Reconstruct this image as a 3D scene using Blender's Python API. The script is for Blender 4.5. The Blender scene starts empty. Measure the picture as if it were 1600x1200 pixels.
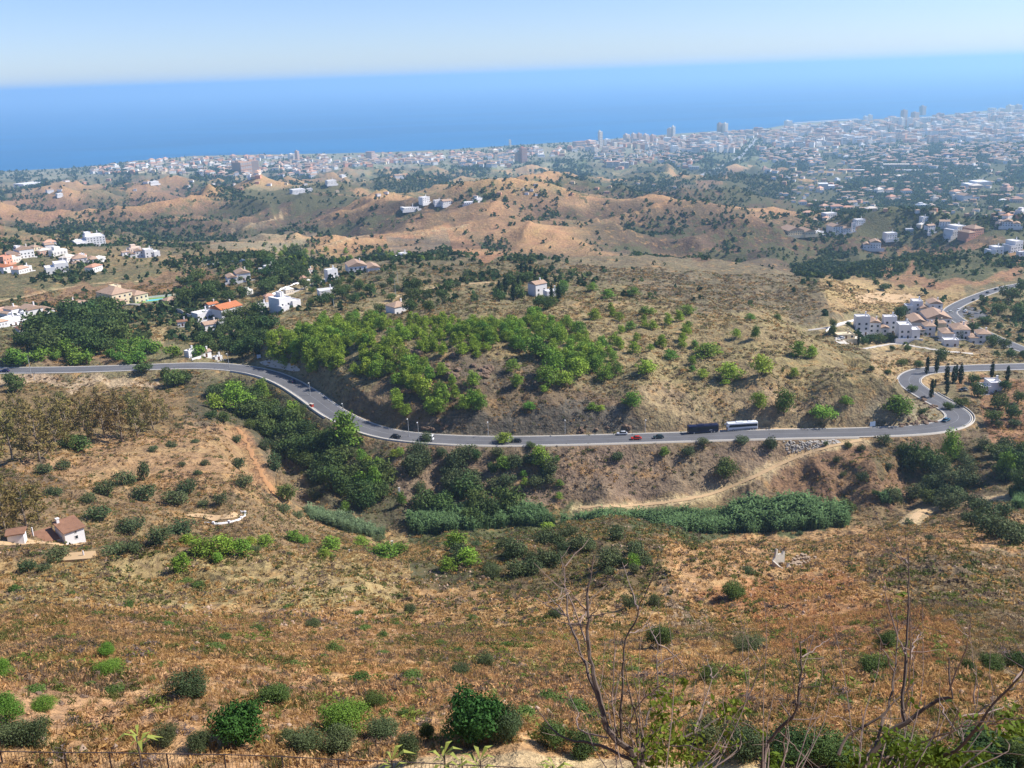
import bpy, bmesh, math, random
import numpy as np
from mathutils import Vector, Matrix
random.seed(7); rng = np.random.default_rng(7)
R_ = math.radians
scene = bpy.context.scene
col = scene.collection
# ------------------------------------------------------------------ helpers
def lin(c):
    c = np.asarray(c, float)/255.0
    return np.where(c <= 0.04045, c/12.92, ((c+0.055)/1.055)**2.4)
def tag(o, label=None, cat=None, group=None, kind=None):
    if label: o['label'] = label
    if cat: o['category'] = cat
    if group: o['group'] = group
    if kind: o['kind'] = kind
    return o
def empty(name, loc, rz=0, label=None, cat=None, group=None):
    o = bpy.data.objects.new(name, None); col.objects.link(o)
    o.location = loc; o.rotation_euler = (0, 0, rz); o.empty_display_size = .5
    return tag(o, label, cat, group)
def link(name, me, parent=None):
    o = bpy.data.objects.new(name, me); col.objects.link(o)
    if parent: o.parent = parent
    return o
def npmesh(name, V, F, mat=None, smooth=False, colors=None, mats=None, midx=None):
    """V (n,3) float, F (m,k) int array of equal sized faces"""
    V = np.ascontiguousarray(V, np.float32); F = np.ascontiguousarray(F, np.int32)
    me = bpy.data.meshes.new(name); m, k = F.shape
    me.vertices.add(len(V)); me.vertices.foreach_set('co', V.ravel())
    me.loops.add(m*k); me.loops.foreach_set('vertex_index', F.ravel())
    me.polygons.add(m); me.polygons.foreach_set('loop_start', np.arange(0, m*k, k, dtype=np.int32))
    if smooth: me.polygons.foreach_set('use_smooth', np.ones(m, bool))
    if mat: me.materials.append(mat)
    for x in (mats or []): me.materials.append(x)
    if midx is not None: me.polygons.foreach_set('material_index', np.asarray(midx, np.int32))
    me.update(calc_edges=True)
    if colors is not None:
        a = me.attributes.new('col', 'FLOAT_COLOR', 'POINT')
        c = np.ones((len(V), 4), np.float32); c[:, :3] = colors[:, :3]
        if colors.shape[1] > 3: c[:, 3] = colors[:, 3]
        a.data.foreach_set('color', c.ravel())
    return me
class MB:
    """collects boxes / bars / prisms and builds ONE mesh"""
    def __init__(s): s.v = []; s.f = []
    def add(s, vs, fs):
        b = len(s.v); s.v += [tuple(p) for p in vs]; s.f += [tuple(b+i for i in f) for f in fs]; return s
    def box(s, x0, x1, y0, y1, z0, z1, tf=None):
        vs = [(x, y, z) for z in (z0, z1) for x, y in ((x0, y0), (x1, y0), (x1, y1), (x0, y1))]
        if tf: vs = [tf(p) for p in vs]
        return s.add(vs, [(0, 3, 2, 1), (4, 5, 6, 7), (0, 1, 5, 4), (1, 2, 6, 5), (2, 3, 7, 6), (3, 0, 4, 7)])
    def poly_prism(s, pts, y0, y1):            # outline in xz, extruded along y
        n = len(pts); vs = [(x, y0, z) for x, z in pts]+[(x, y1, z) for x, z in pts]
        return s.add(vs, [tuple(range(n)), tuple(range(2*n-1, n-1, -1))]+[(i, i+n, (i+1) % n+n, (i+1) % n) for i in range(n)])
    def tube(s, pts, rads, n=6, cap=True):
        pts = [Vector(p) for p in pts]; b0 = len(s.v); prev = None
        for i, p in enumerate(pts):
            d = (pts[min(i+1, len(pts)-1)]-pts[max(i-1, 0)])
            if d.length < 1e-9: d = Vector((0, 0, 1))
            d.normalize()
            if prev is None:
                a = d.cross(Vector((0.13, 0.2, 1)) if abs(d.z) < .95 else Vector((1, 0.1, 0))).normalized()
            else:
                a = (prev-d*prev.dot(d)).normalized()
            prev = a; c = d.cross(a)
            for k in range(n):
                t = 2*math.pi*k/n
                s.v.append(tuple(p+(a*math.cos(t)+c*math.sin(t))*rads[i]))
        for i in range(len(pts)-1):
            for k in range(n):
                q = b0+i*n; s.f.append((q+k, q+(k+1) % n, q+n+(k+1) % n, q+n+k))
        if cap:
            s.f.append(tuple(b0+k for k in range(n))[::-1]); s.f.append(tuple(b0+(len(pts)-1)*n+k for k in range(n)))
        return s
    def mesh(s, name, mat, smooth=False):
        me = bpy.data.meshes.new(name); me.from_pydata(s.v, [], s.f)
        if mat: me.materials.append(mat)
        if smooth: me.polygons.foreach_set('use_smooth', [True]*len(me.polygons))
        me.update(); return me
    def build(s, name, mat, parent=None, smooth=False):
        return link(name, s.mesh(name, mat, smooth), parent)
# ------------------------------------------------------------------ value noise (numpy)
def _h(ix, iy, seed):
    n = (ix.astype(np.int64)*374761393+iy.astype(np.int64)*668265263+seed*982451653) & 0xffffffff
    n = ((n ^ (n >> 13))*1274126177) & 0xffffffff
    return ((n ^ (n >> 16)) & 0xffff)/65535.0
def vnoise(x, y, seed=0):
    ix = np.floor(x); iy = np.floor(y); fx = x-ix; fy = y-iy
    fx = fx*fx*fx*(fx*(fx*6-15)+10); fy = fy*fy*fy*(fy*(fy*6-15)+10)
    ix = ix.astype(np.int64); iy = iy.astype(np.int64)
    a = _h(ix, iy, seed); b = _h(ix+1, iy, seed); c = _h(ix, iy+1, seed); d = _h(ix+1, iy+1, seed)
    return (a*(1-fx)+b*fx)*(1-fy)+(c*(1-fx)+d*fx)*fy
def fbm(x, y, octv=4, seed=0, gain=.5):
    s = 0; a = 1; t = 0
    for o in range(octv):
        c, sn = math.cos(o*1.1), math.sin(o*1.1)
        s = s+a*vnoise((x*c-y*sn)*2**o+o*17.3, (x*sn+y*c)*2**o-o*9.1, seed+o); t += a; a *= gain
    return s/t
def ridged(x, y, octv=4, seed=0):
    s = 0; a = 1; t = 0
    for o in range(octv):
        c, sn = math.cos(o*.9), math.sin(o*.9)
        n = 1-np.abs(2*vnoise((x*c-y*sn)*2**o+o*7.7, (x*sn+y*c)*2**o, seed+o)-1)
        s = s+a*n*n; t += a; a *= .5
    return s/t
def sstep(a, b, x):
    t = np.clip((x-a)/(b-a), 0, 1); return t*t*(3-2*t)
# ------------------------------------------------------------------ camera
HC = 430.0; FP = 1540.0; PITCH = R_(17.4); ROLL = R_(2.0)
fw = np.array([0, math.cos(PITCH), -math.sin(PITCH)]); u0 = np.array([0, math.sin(PITCH), math.cos(PITCH)]); r0 = np.array([1., 0, 0])
cr = math.cos(ROLL)*r0-math.sin(ROLL)*u0; cu = math.cos(ROLL)*u0+math.sin(ROLL)*r0
def pdir(u, v):
    d = fw*FP+(u-800)*cr+(600-v)*cu; return d/np.linalg.norm(d)
def pt(u, v, s=None, z=None):
    d = pdir(u, v)
    if s is None: s = (z-HC)/d[2]
    return np.array([0, 0, HC])+d*s
def proj(x, y, z):
    z = z-HC
    w = x*fw[0]+y*fw[1]+z*fw[2]; w = np.where(np.abs(w) < 1e-6, 1e-6, w)
    a = x*cr[0]+y*cr[1]+z*cr[2]; b = x*cu[0]+y*cu[1]+z*cu[2]
    u = 800+FP*a/w; v = 600-FP*b/w
    return np.where(w > 0, u, -9e4), np.where(w > 0, v, 9e4)
cam = bpy.data.cameras.new('camera'); co = bpy.data.objects.new('camera', cam); col.objects.link(co)
cam.sensor_width = 36; cam.lens = 36*FP/1600; cam.clip_start = .1; cam.clip_end = 2e6
M = Matrix(((cr[0], cu[0], -fw[0], 0), (cr[1], cu[1], -fw[1], 0), (cr[2], cu[2], -fw[2], HC), (0, 0, 0, 1)))
co.matrix_world = M; scene.camera = co
# ------------------------------------------------------------------ materials
def newmat(name):
    m = bpy.data.materials.new(name); m.use_nodes = True; nt = m.node_tree
    return m, nt, nt.nodes['Principled BSDF']
def nd(nt, t, **kw):
    n = nt.nodes.new(t)
    for k, v in kw.items():
        if k.startswith('i_'): n.inputs[k[2:].replace('_', ' ')].default_value = v
        else: setattr(n, k, v)
    return n
def mixc(nt, fac, a, b, mode='MIX'):
    n = nt.nodes.new('ShaderNodeMix'); n.data_type = 'RGBA'; n.blend_type = mode
    for s, x in ((0, fac), (6, a), (7, b)):
        if isinstance(x, bpy.types.NodeSocket): nt.links.new(x, n.inputs[s])
        else: n.inputs[s].default_value = x if s == 0 else (*x, 1)
    return n.outputs[2]
def noise(nt, scale, detail=3, rough=.55, vec=None, dist=0):
    n = nd(nt, 'ShaderNodeTexNoise'); n.inputs['Scale'].default_value = scale; n.inputs['Detail'].default_value = detail
    n.inputs['Roughness'].default_value = rough; n.inputs['Distortion'].default_value = dist
    if vec: nt.links.new(vec, n.inputs['Vector'])
    return n.outputs['Fac']
def ramp(nt, x, a, b, lo=0, hi=1):
    n = nd(nt, 'ShaderNodeMapRange'); n.clamp = True
    nt.links.new(x, n.inputs[0]); n.inputs[1].default_value = a; n.inputs[2].default_value = b
    n.inputs[3].default_value = lo; n.inputs[4].default_value = hi
    return n.outputs[0]
def mth(nt, op, a, b=None):
    n = nd(nt, 'ShaderNodeMath', operation=op)
    for i, x in enumerate((a, b)):
        if x is None: continue
        if isinstance(x, bpy.types.NodeSocket): nt.links.new(x, n.inputs[i])
        else: n.inputs[i].default_value = x
    return n.outputs[0]
_mats = {}
def plain(name, rgb, rough=.8, metal=0, var=.12, scale=.6, rnd=0.0):
    """rgb: linear base; object-space noise variation"""
    if name in _mats: return _mats[name]
    m, nt, b = newmat(name)
    tc = nd(nt, 'ShaderNodeTexCoord')
    f = noise(nt, scale, 4, .6, tc.outputs['Object'])
    c = mixc(nt, f, tuple(max(0, x*(1-var)) for x in rgb), tuple(min(1, x*(1+var)) for x in rgb))
    if rnd:
        oi = nd(nt, 'ShaderNodeObjectInfo'); hsv = nd(nt, 'ShaderNodeHueSaturation')
        nt.links.new(ramp(nt, oi.outputs['Random'], 0, 1, 1-rnd, 1+rnd), hsv.inputs['Value']); nt.links.new(c, hsv.inputs['Color']); c = hsv.outputs[0]
    nt.links.new(c, b.inputs['Base Color']); b.inputs['Roughness'].default_value = rough; b.inputs['Metallic'].default_value = metal
    if metal == 0: b.inputs['Specular IOR Level'].default_value = .3
    _mats[name] = m; return m
SKY_DUST = .1; SKY_STR = .08; SUN_STR = 5.0; EXPO = 0.6; SKY_TINT = (.88, .98, 1.34, 1)
HAZE_COL = (.46, .75, 1.0, 1); HAZE_D = 8.4e-5
SEA_A = (.0015, .10, .25); SEA_B = (.003, .135, .32)
ALB_GAIN = .86; LEAF_GAIN = .78
# ------------------------------------------------------------------ light, sky, air
SUN_AZ = R_(84); SUN_EL = R_(46)
w = bpy.data.worlds.new('World'); scene.world = w; w.use_nodes = True; nt = w.node_tree
bg = nt.nodes['Background']
sky = nt.nodes.new('ShaderNodeTexSky'); sky.sky_type = 'NISHITA'; sky.sun_disc = False
sky.sun_elevation = SUN_EL; sky.sun_rotation = SUN_AZ; sky.altitude = 400; sky.air_density = 1.0; sky.dust_density = SKY_DUST; sky.ozone_density = 3.0
tn = nt.nodes.new('ShaderNodeMix'); tn.data_type = 'RGBA'; tn.blend_type = 'MULTIPLY'; tn.inputs[0].default_value = 1; tn.inputs[7].default_value = SKY_TINT
nt.links.new(sky.outputs[0], tn.inputs[6]); nt.links.new(tn.outputs[2], bg.inputs['Color']); bg.inputs['Strength'].default_value = SKY_STR
sl = bpy.data.lights.new('sun', 'SUN'); sl.energy = SUN_STR; sl.angle = R_(.53); sl.color = (1, .955, .89)
so = bpy.data.objects.new('sun', sl); col.objects.link(so)
sd = Vector((math.sin(SUN_AZ)*math.cos(SUN_EL), math.cos(SUN_AZ)*math.cos(SUN_EL), math.sin(SUN_EL)))
so.rotation_euler = sd.to_track_quat('Z', 'Y').to_euler(); so.location = (200, 0, 900)
scene.view_settings.view_transform = 'Standard'; scene.view_settings.look = 'None'; scene.view_settings.gamma = 1
scene.view_settings.exposure = EXPO
scene.cycles.use_denoising = True; scene.cycles.max_bounces = 5; scene.cycles.diffuse_bounces = 2; scene.cycles.volume_bounces = 1
scene.cycles.transparent_max_bounces = 8; scene.cycles.glossy_bounces = 2; scene.cycles.transmission_bounces = 2
# haze box
FAR = 160000.0
hb = MB().box(-FAR-50, FAR+50, -3000, FAR+50, -9, HC+90)
hm = bpy.data.materials.new('air_haze'); hm.use_nodes = True; nt = hm.node_tree; nt.nodes.clear()
out = nt.nodes.new('ShaderNodeOutputMaterial'); pv = nt.nodes.new('ShaderNodeVolumePrincipled')
pv.inputs['Color'].default_value = HAZE_COL; pv.inputs['Density'].default_value = HAZE_D; pv.inputs['Anisotropy'].default_value = .25
nt.links.new(pv.outputs[0], out.inputs['Volume'])
hz = hb.build('haze', hm); tag(hz, 'pale blue sea haze thickening toward the coast and horizon', 'haze', kind='stuff')
# sea
m, nt, b = newmat('sea_water')
tc = nd(nt, 'ShaderNodeTexCoord'); mp = nd(nt, 'ShaderNodeMapping'); nt.links.new(tc.outputs['Object'], mp.inputs[0]); mp.inputs['Scale'].default_value = (.5, 1.6, 1)
f = noise(nt, .0006, 5, .6, mp.outputs[0])
c = mixc(nt, ramp(nt, f, .43, .57), SEA_A, SEA_B)
nt.links.new(c, b.inputs['Base Color']); b.inputs['Roughness'].default_value = .45; b.inputs['IOR'].default_value = 1.33; b.inputs['Specular IOR Level'].default_value = .2
bp = nd(nt, 'ShaderNodeBump'); bp.inputs['Strength'].default_value = .6; bp.inputs['Distance'].default_value = 1.5
nt.links.new(noise(nt, .05, 4, .6, tc.outputs['Object']), bp.inputs['Height']); nt.links.new(bp.outputs[0], b.inputs['Normal'])
sea = MB().add([(-FAR, 2500, 0), (FAR, 2500, 0), (FAR, FAR, 0), (-FAR, FAR, 0)], [(0, 1, 2, 3)]).build('sea', m)
tag(sea, 'calm deep blue sea reaching the hazy horizon', 'sea', kind='structure')
# ------------------------------------------------------------------ terrain control points (bearing, distance, height)
CP = []
def S(*rows):
    for u, v, s in rows: CP.append(pt(u, v, s=s))
def Z(*rows):
    for u, v, z in rows: CP.append(pt(u, v, z=z))
def W(*rows):                      # bearing of pixel column u, ground range, height
    for u, r, z in rows:
        d = pdir(u, 600); h = math.hypot(d[0], d[1]); CP.append(np.array([d[0]/h*r, d[1]/h*r, z]))
US = (-700, 0, 400, 800, 1200, 1600, 2300)
for u in US: W((u, 1.0, 428.3), (u, 2.2, 428.2), (u, 4.5, 424.6), (u, 12, 417.5), (u, 22, 409), (u, 31, 402), (u, 34, 400), (u, 39.5, 399.4))
# near hillside
S((0, 1080, 60), (300, 1080, 60), (700, 1080, 64), (1200, 1100, 60), (1600, 1100, 60))
S((0, 1000, 92), (400, 1000, 96), (800, 1000, 104), (1200, 1000, 100), (1600, 1000, 98), (1600, 930, 140))
S((0, 930, 138), (300, 930, 146), (600, 930, 152), (900, 920, 158), (1200, 920, 160), (1500, 900, 165))
S((130, 882, 190), (300, 868, 200), (450, 866, 205), (560, 872, 205), (640, 905, 180), (760, 870, 205), (800, 840, 225), (950, 818, 238), (1010, 835, 236), (1080, 850, 235))
W((200, 222, 323), (450, 235, 315), (700, 270, 300), (950, 260, 306))
S((1200, 872, 212), (1330, 850, 240), (1500, 850, 240), (1600, 850, 235), (1200, 852, 282), (1420, 820, 285), (1560, 800, 300))
S((1200, 834, 352), (1060, 834, 340), (1300, 828, 352))
S((20, 850, 238), (105, 845, 248), (200, 835, 262), (330, 812, 283), (250, 860, 215))
S((610, 868, 275), (560, 850, 300))
Z((600, 838, 279), (480, 795, 280), (680, 822, 277), (780, 812, 275), (900, 812, 273.5), (1000, 800, 274), (1100, 790, 276), (1320, 790, 278))
# left slopes
S((0, 780, 285), (200, 770, 305), (380, 760, 315), (0, 700, 350), (200, 690, 365), (330, 672, 385), (380, 690, 380), (400, 770, 330))
Z((60, 640, 297), (160, 625, 298), (280, 620, 298), (430, 740, 283), (425, 690, 284), (400, 640, 291), (470, 720, 284), (340, 620, 296))
# roads (heights)
Z((0, 578, 302), (150, 577, 301.5), (300, 571, 300), (410, 582, 298), (490, 622, 296), (560, 665, 294), (700, 687, 292.5), (950, 686, 291.5), (1250, 677, 291), (1430, 671, 290.5), (1500, 655, 290), (1440, 612, 288.5))
Z((700, 750, 283), (850, 740, 283), (1000, 745, 282), (1150, 735, 283), (1250, 740, 283), (1400, 740, 283), (1500, 760, 284), (1600, 760, 290), (1450, 700, 286), (1560, 690, 289), (1600, 640, 288))
# pine hill behind the road
S((600, 602, 424), (560, 560, 452), (480, 540, 482), (430, 530, 505), (650, 545, 442), (720, 600, 413), (740, 545, 436), (800, 545, 440), (800, 600, 412), (860, 640, 398), (900, 590, 418), (1000, 600, 412))
S((1000, 540, 450), (1100, 580, 428), (1200, 600, 420), (1300, 615, 414), (1380, 640, 400), (1250, 528, 475), (1340, 575, 440), (1400, 605, 425), (700, 495, 500), (600, 505, 500), (900, 485, 520), (1000, 470, 560), (1100, 485, 530), (1180, 500, 510), (800, 490, 500))
W((620, 560, 300), (800, 570, 301), (1000, 640, 292), (1250, 560, 282), (1400, 500, 281))
S((845, 460, 640), (700, 440, 690), (620, 470, 620), (920, 440, 700), (1100, 440, 760), (1250, 470, 690), (1320, 492, 640), (1300, 440, 800), (900, 402, 920), (1000, 400, 960), (1100, 403, 980), (1200, 420, 900))
W((900, 1080, 222), (1100, 1150, 210), (1250, 1050, 215))
# left valley and villas
S((480, 480, 620), (430, 480, 640), (340, 495, 640), (280, 480, 680), (190, 462, 760), (60, 490, 700), (0, 490, 700), (150, 530, 590), (0, 540, 560), (300, 540, 570), (380, 540, 560), (250, 520, 600))
S((560, 418, 800), (500, 440, 740), (420, 400, 860), (640, 400, 900), (780, 400, 920), (300, 420, 920), (130, 430, 920), (0, 430, 950), (100, 400, 1060), (200, 385, 1200), (0, 385, 1250), (320, 385, 1150))
W((550, 1100, 230), (300, 1500, 215), (800, 1200, 215))
# right cluster
Z((1340, 520, 272), (1430, 530, 272), (1520, 540, 270), (1400, 480, 266), (1480, 488, 263), (1600, 445, 255), (1600, 550, 272), (1400, 565, 281), (1500, 575, 284), (1600, 575, 284), (1380, 455, 262), (1540, 610, 286))
Z((1200, 420, 225), (1400, 425, 238), (1550, 415, 238), (1200, 385, 215), (1400, 385, 205), (1560, 380, 215), (1300, 350, 165))
# middle distance
Z((0, 345, 175), (150, 345, 185), (300, 350, 195), (450, 360, 210), (620, 350, 205), (760, 345, 210), (900, 350, 200), (1050, 350, 195), (1200, 352, 170), (1500, 345, 150))
Z((0, 310, 110), (200, 310, 130), (400, 310, 140), (600, 308, 130), (800, 306, 150), (1000, 310, 120), (1100, 300, 90), (1300, 300, 75), (1500, 300, 75), (1600, 300, 80))
Z((0, 285, 45), (200, 278, 55), (400, 275, 55), (600, 275, 60), (800, 272, 40), (1000, 265, 35), (1200, 255, 25), (1400, 250, 28), (1600, 245, 30))
Z((100, 268, 22), (300, 255, 25), (500, 252, 22), (700, 245, 22), (900, 235, 14), (1100, 222, 8), (1300, 208, 7), (1500, 195, 8), (1600, 188, 9))
CP = np.array(CP)
def polar(x, y):
    return np.arctan2(x, y), np.log(np.hypot(x, y)+1e-6)
KA = 3.2
ca, cl = polar(CP[:, 0], CP[:, 1])
def rbfk(d): return d
def build_rbf():
    A = np.hypot((ca[:, None]-ca[None])*KA, cl[:, None]-cl[None])
    n = len(ca); K = np.zeros((n+3, n+3)); K[:n, :n] = np.sqrt(A*A+.0016)+np.eye(n)*-.004
    P = np.stack([np.ones(n), ca, cl], 1); K[:n, n:] = P; K[n:, :n] = P.T
    return np.linalg.solve(K, np.concatenate([CP[:, 2], np.zeros(3)]))
wts = build_rbf()
def base_h(a, l):
    out = np.zeros(a.shape); fa = a.ravel(); fl = l.ravel(); fo = out.ravel()
    for i in range(0, len(fa), 60000):
        sl_ = slice(i, i+60000)
        d = np.hypot((fa[sl_, None]-ca[None])*KA, fl[sl_, None]-cl[None]); d = np.sqrt(d*d+.0016)
        fo[sl_] = d@wts[:-3]+wts[-3]+wts[-2]*fa[sl_]+wts[-1]*fl[sl_]
    return fo.reshape(a.shape)
# coast line
COAST = [(-900, 300), (-300, 285), (0, 271), (60, 267), (150, 260), (200, 253), (300, 244), (400, 241), (500, 240), (600, 238), (700, 234), (800, 226), (900, 221), (960, 216), (1050, 209), (1200, 200), (1235, 193), (1350, 187), (1450, 182), (1600, 168), (1900, 142), (2200, 125)]
cpts = np.array([pt(u, v, z=0) for u, v in COAST]); c_az = np.arctan2(cpts[:, 0], cpts[:, 1]); c_r = np.hypot(cpts[:, 0], cpts[:, 1])
def coast_r(a, x=None, y=None): return np.interp(a, c_az, c_r)
# hand placed hills: column, row, z of the foot, height, half-length across, half-depth, turn
BUMPS = [(245, 300, 120, 26, 260, 150, .2), (80, 320, 140, 28, 300, 130, -.2), (800, 322, 165, 26, 170, 120, .5), (560, 318, 150, 34, 190, 70, .3), (380, 318, 150, 30, 160, 60, -.4), (930, 318, 150, 30, 160, 60, -.3), (1090, 305, 90, 42, 170, 150, -.3), (1000, 330, 150, 30, 200, 150, .3),
         (880, 340, 185, 32, 190, 110, .4), (480, 335, 170, 38, 200, 120, -.5), (620, 300, 120, 22, 220, 130, .2), (640, 352, 195, 22, 150, 60, .1), (1180, 330, 140, 35, 240, 120, .2), (1060, 355, 190, 24, 150, 70, -.2), (780, 365, 195, 25, 120, 60, 0.2),
         (330, 330, 165, 25, 220, 90, .3), (1250, 300, 80, 22, 220, 160, 0), (830, 240, 14, 45, 170, 120, 0), (1170, 375, 195, 26, 190, 60, 0), (1430, 362, 185, 22, 120, 70, 0), (150, 272, 40, 14, 300, 90, 0), (1600, 250, 30, 60, 300, 200, 0)]
def relief(x, y, a, r):
    z = np.zeros(x.shape)
    for u, v, zz, h, sx, sy, t in BUMPS:
        p = pt(u, v, z=zz); dx = x-p[0]; dy = y-p[1]; c, s = math.cos(t), math.sin(t)
        q = ((dx*c+dy*s)/sx)**2+((-dx*s+dy*c)/sy)**2
        z += h*np.exp(-q*.9)
    for u, v, s_, h, sx, sy, t in ((925, 844, 230, 3.2, 17, 12, .2), (760, 885, 190, 5, 20, 12, .3), (740, 868, 205, 3, 10, 8, 0), (1080, 905, 165, 4, 16, 12, .5), (1500, 900, 170, 4, 30, 16, .2), (300, 880, 190, 3.5, 40, 10, 0)):
        p = pt(u, v, s=s_); dx = x-p[0]; dy = y-p[1]; c, s = math.cos(t), math.sin(t); z += h*np.exp(-.9*(((dx*c+dy*s)/sx)**2+((-dx*s+dy*c)/sy)**2))
    uu = 800+FP*np.tan(a)                              # bearing as a column, roughly
    amp = sstep(950, 1500, r)*(1-sstep(4300, 5600, r)); amp = amp*(1-.75*sstep(1150, 1350, uu)*sstep(1500, 2400, r))
    wx = x+60*fbm(x/260, y/260, 2, 31); wy = y+60*fbm(x/260, y/260, 2, 37)
    z += amp*(78*(ridged(wx/430, wy/310, 3, 5)-.45)+17*(ridged(x/170+wy/900, y/170, 3, 9)-.45))
    amp2 = sstep(45, 160, r)*(1-sstep(900, 1300, r)*.6)
    z += amp2*(5.5*(fbm(x/42, y/42, 4, 13, .55)-.5)+3.5*(ridged(x/26+.3*fbm(x/9, y/9, 2, 3), y/34, 3, 21)-.45))
    z += sstep(40, 60, r)*.55*(fbm(x/3.1, y/3.1, 3, 25)-.5)
    return z
def height(x, y):
    a, l = polar(x, y); l = np.maximum(l, 0); r = np.exp(l)
    z = base_h(a, l)+relief(x, y, a, r)
    rc = coast_r(a)+60*(fbm(x/400, y/400, 3, 77)-.5)
    z = np.where(r > 3500, np.maximum(z, 5+4*fbm(x/300, y/300, 2, 4)), z)
    t = sstep(rc-160, rc+20, r)
    z = z*(1-t)+(-6)*t
    return z
# grid
def mk_az():
    inn = np.arange(-31.5, 31.5001, .078); o = np.concatenate([np.arange(31.9, 50, .6), np.arange(50, 121, 2.5)])
    return np.radians(np.concatenate([-o[::-1], inn, o]))
def mk_r():
    r = [.05]; H = lambda q: max(1.5, np.interp(q, [0, 40, 250, 400, 700, 1500, 3000, 5500], [2, 30, 105, 140, 150, 220, 330, 420]))
    while r[-1] < 9500:
        q = r[-1]
        st = 1.0 if q < 30 else max(.3, 1.5*q*q/(H(q)*FP)*(1+.15*(q > 900)+.9*(q > 2500)))
        r.append(q+min(st, 90))
    return np.array(r)
AZ = mk_az(); RR = mk_r()
GA, GR = np.meshgrid(AZ, RR)
GX = np.sin(GA)*GR; GY = np.cos(GA)*GR
GZ = height(GX, GY)
def hz_grid(x, y):
    a = np.arctan2(x, y); r = np.hypot(x, y)
    ia = np.clip(np.interp(a, AZ, np.arange(len(AZ))), 0, len(AZ)-1.001); ir = np.clip(np.interp(r, RR, np.arange(len(RR))), 0, len(RR)-1.001)
    i = ir.astype(int); j = ia.astype(int); fi = ir-i; fj = ia-j
    return (GZ[i, j]*(1-fj)+GZ[i, j+1]*fj)*(1-fi)+(GZ[i+1, j]*(1-fj)+GZ[i+1, j+1]*fj)*fi
# ------------------------------------------------------------------ roads and tracks carved into the ground
def spline(P, step):
    P = np.asarray(P, float); Q = np.vstack([2*P[0]-P[1], P, 2*P[-1]-P[-2]]); out = []
    for i in range(1, len(Q)-2):
        n = max(2, int(np.linalg.norm(Q[i+1]-Q[i])/step)); t = np.linspace(0, 1, n, endpoint=False)[:, None]
        a, b, c, d = Q[i-1], Q[i], Q[i+1], Q[i+2]
        out.append(.5*((2*b)+(-a+c)*t+(2*a-5*b+4*c-d)*t*t+(-a+3*b-3*c+d)*t**3))
    return np.vstack(out+[P[-1:]])
def smooth(P, n=6):
    P = P.copy()
    for _ in range(n): P[1:-1] = .25*P[:-2]+.5*P[1:-1]+.25*P[2:]
    return P
def carve(P, half, cut=1.3, fill=.75, reach=30, shoulder=1.2, near=None):
    global GZ
    x0, x1, y0, y1 = P[:, 0].min()-reach, P[:, 0].max()+reach, P[:, 1].min()-reach, P[:, 1].max()+reach
    I = np.nonzero((GX > x0) & (GX < x1) & (GY > y0) & (GY < y1)); X = GX[I]; Y = GY[I]; Zo = GZ[I]
    best = np.full(len(X), 1e9); bz = np.zeros(len(X))
    for k in range(0, len(X), 40000):
        s = slice(k, k+40000); d = (X[s, None]-P[None, :, 0])**2+(Y[s, None]-P[None, :, 1])**2
        j = d.argmin(1); best[s] = np.sqrt(d[np.arange(len(j)), j]); bz[s] = P[j, 2]
    e = np.maximum(best-half-shoulder, 0)
    cu_ = cut
    if near is not None:
        jr = np.zeros(len(X))
        for k in range(0, len(X), 40000):
            s = slice(k, k+40000); d = (X[s, None]-P[None, :, 0])**2+(Y[s, None]-P[None, :, 1])**2; j = d.argmin(1); jr[s] = np.hypot(P[j, 0], P[j, 1])
        cu_ = np.where(np.hypot(X, Y) < jr, near, cut)
    zn = np.clip(Zo, bz-.1-fill*e, bz-.1+cu_*e)
    t = sstep(reach*.6, reach, best)
    GZ[I] = zn*(1-t)+Zo*t
def strip(P, offs, dz=0):
    """offs: list of (lateral, up); returns V,F"""
    T = np.gradient(P[:, :2], axis=0); T /= np.linalg.norm(T, axis=1)[:, None]; N = np.stack([T[:, 1], -T[:, 0]], 1)
    rows = []
    for o, h in offs: rows.append(np.column_stack([P[:, 0]+N[:, 0]*o, P[:, 1]+N[:, 1]*o, P[:, 2]+h+dz]))
    V = np.concatenate(rows); n = len(P); F = []
    i = np.arange(n-1)
    for k in range(len(offs)-1): F.append(np.column_stack([k*n+i, (k+1)*n+i, (k+1)*n+i+1, k*n+i+1]))
    return V, np.concatenate(F)
MAIN_PX = [(-160, 580, 302.5), (-60, 579, 302.4), (0, 579, 302.3), (100, 578, 301.8), (200, 575, 301), (300, 571.5, 300), (360, 574, 299), (410, 582, 298), (450, 597, 297), (490, 622, 296), (520, 644, 295), (560, 664, 294), (610, 679, 293), (680, 686, 292.5), (760, 689, 292), (850, 688.5, 291.7), (950, 686, 291.5), (1050, 683, 291.3), (1150, 680, 291.2), (1250, 677.5, 291), (1350, 675.5, 290.8), (1430, 672, 290.5), (1475, 666, 290.2), (1500, 655, 290), (1490, 641, 289.5), (1462, 626, 289), (1437, 611, 288.5), (1420, 598, 288), (1424, 587, 287), (1448, 579, 286), (1500, 576, 285), (1560, 574, 284.5), (1640, 572, 284), (1760, 570, 283.5)]
UP_PX = [(1900, 400, 246), (1760, 420, 250), (1660, 434, 253), (1600, 444, 255), (1560, 452, 257), (1525, 464, 260), (1496, 477, 262.5), (1484, 488, 264.5), (1500, 502, 266.5), (1530, 517, 269), (1570, 535, 272), (1600, 547, 274), (1680, 575, 278), (1800, 600, 282)]
main = smooth(spline([pt(u, v, z=z) for u, v, z in MAIN_PX], 2.0), 10)
upper = smooth(spline([pt(u, v, z=z) for u, v, z in UP_PX], 2.0), 8)
carve(main, 5.0, cut=1.6, fill=.8, reach=34, shoulder=2.2, near=-.12)
carve(upper, 4.6, cut=1.0, fill=.7, reach=26, shoulder=2)
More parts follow.
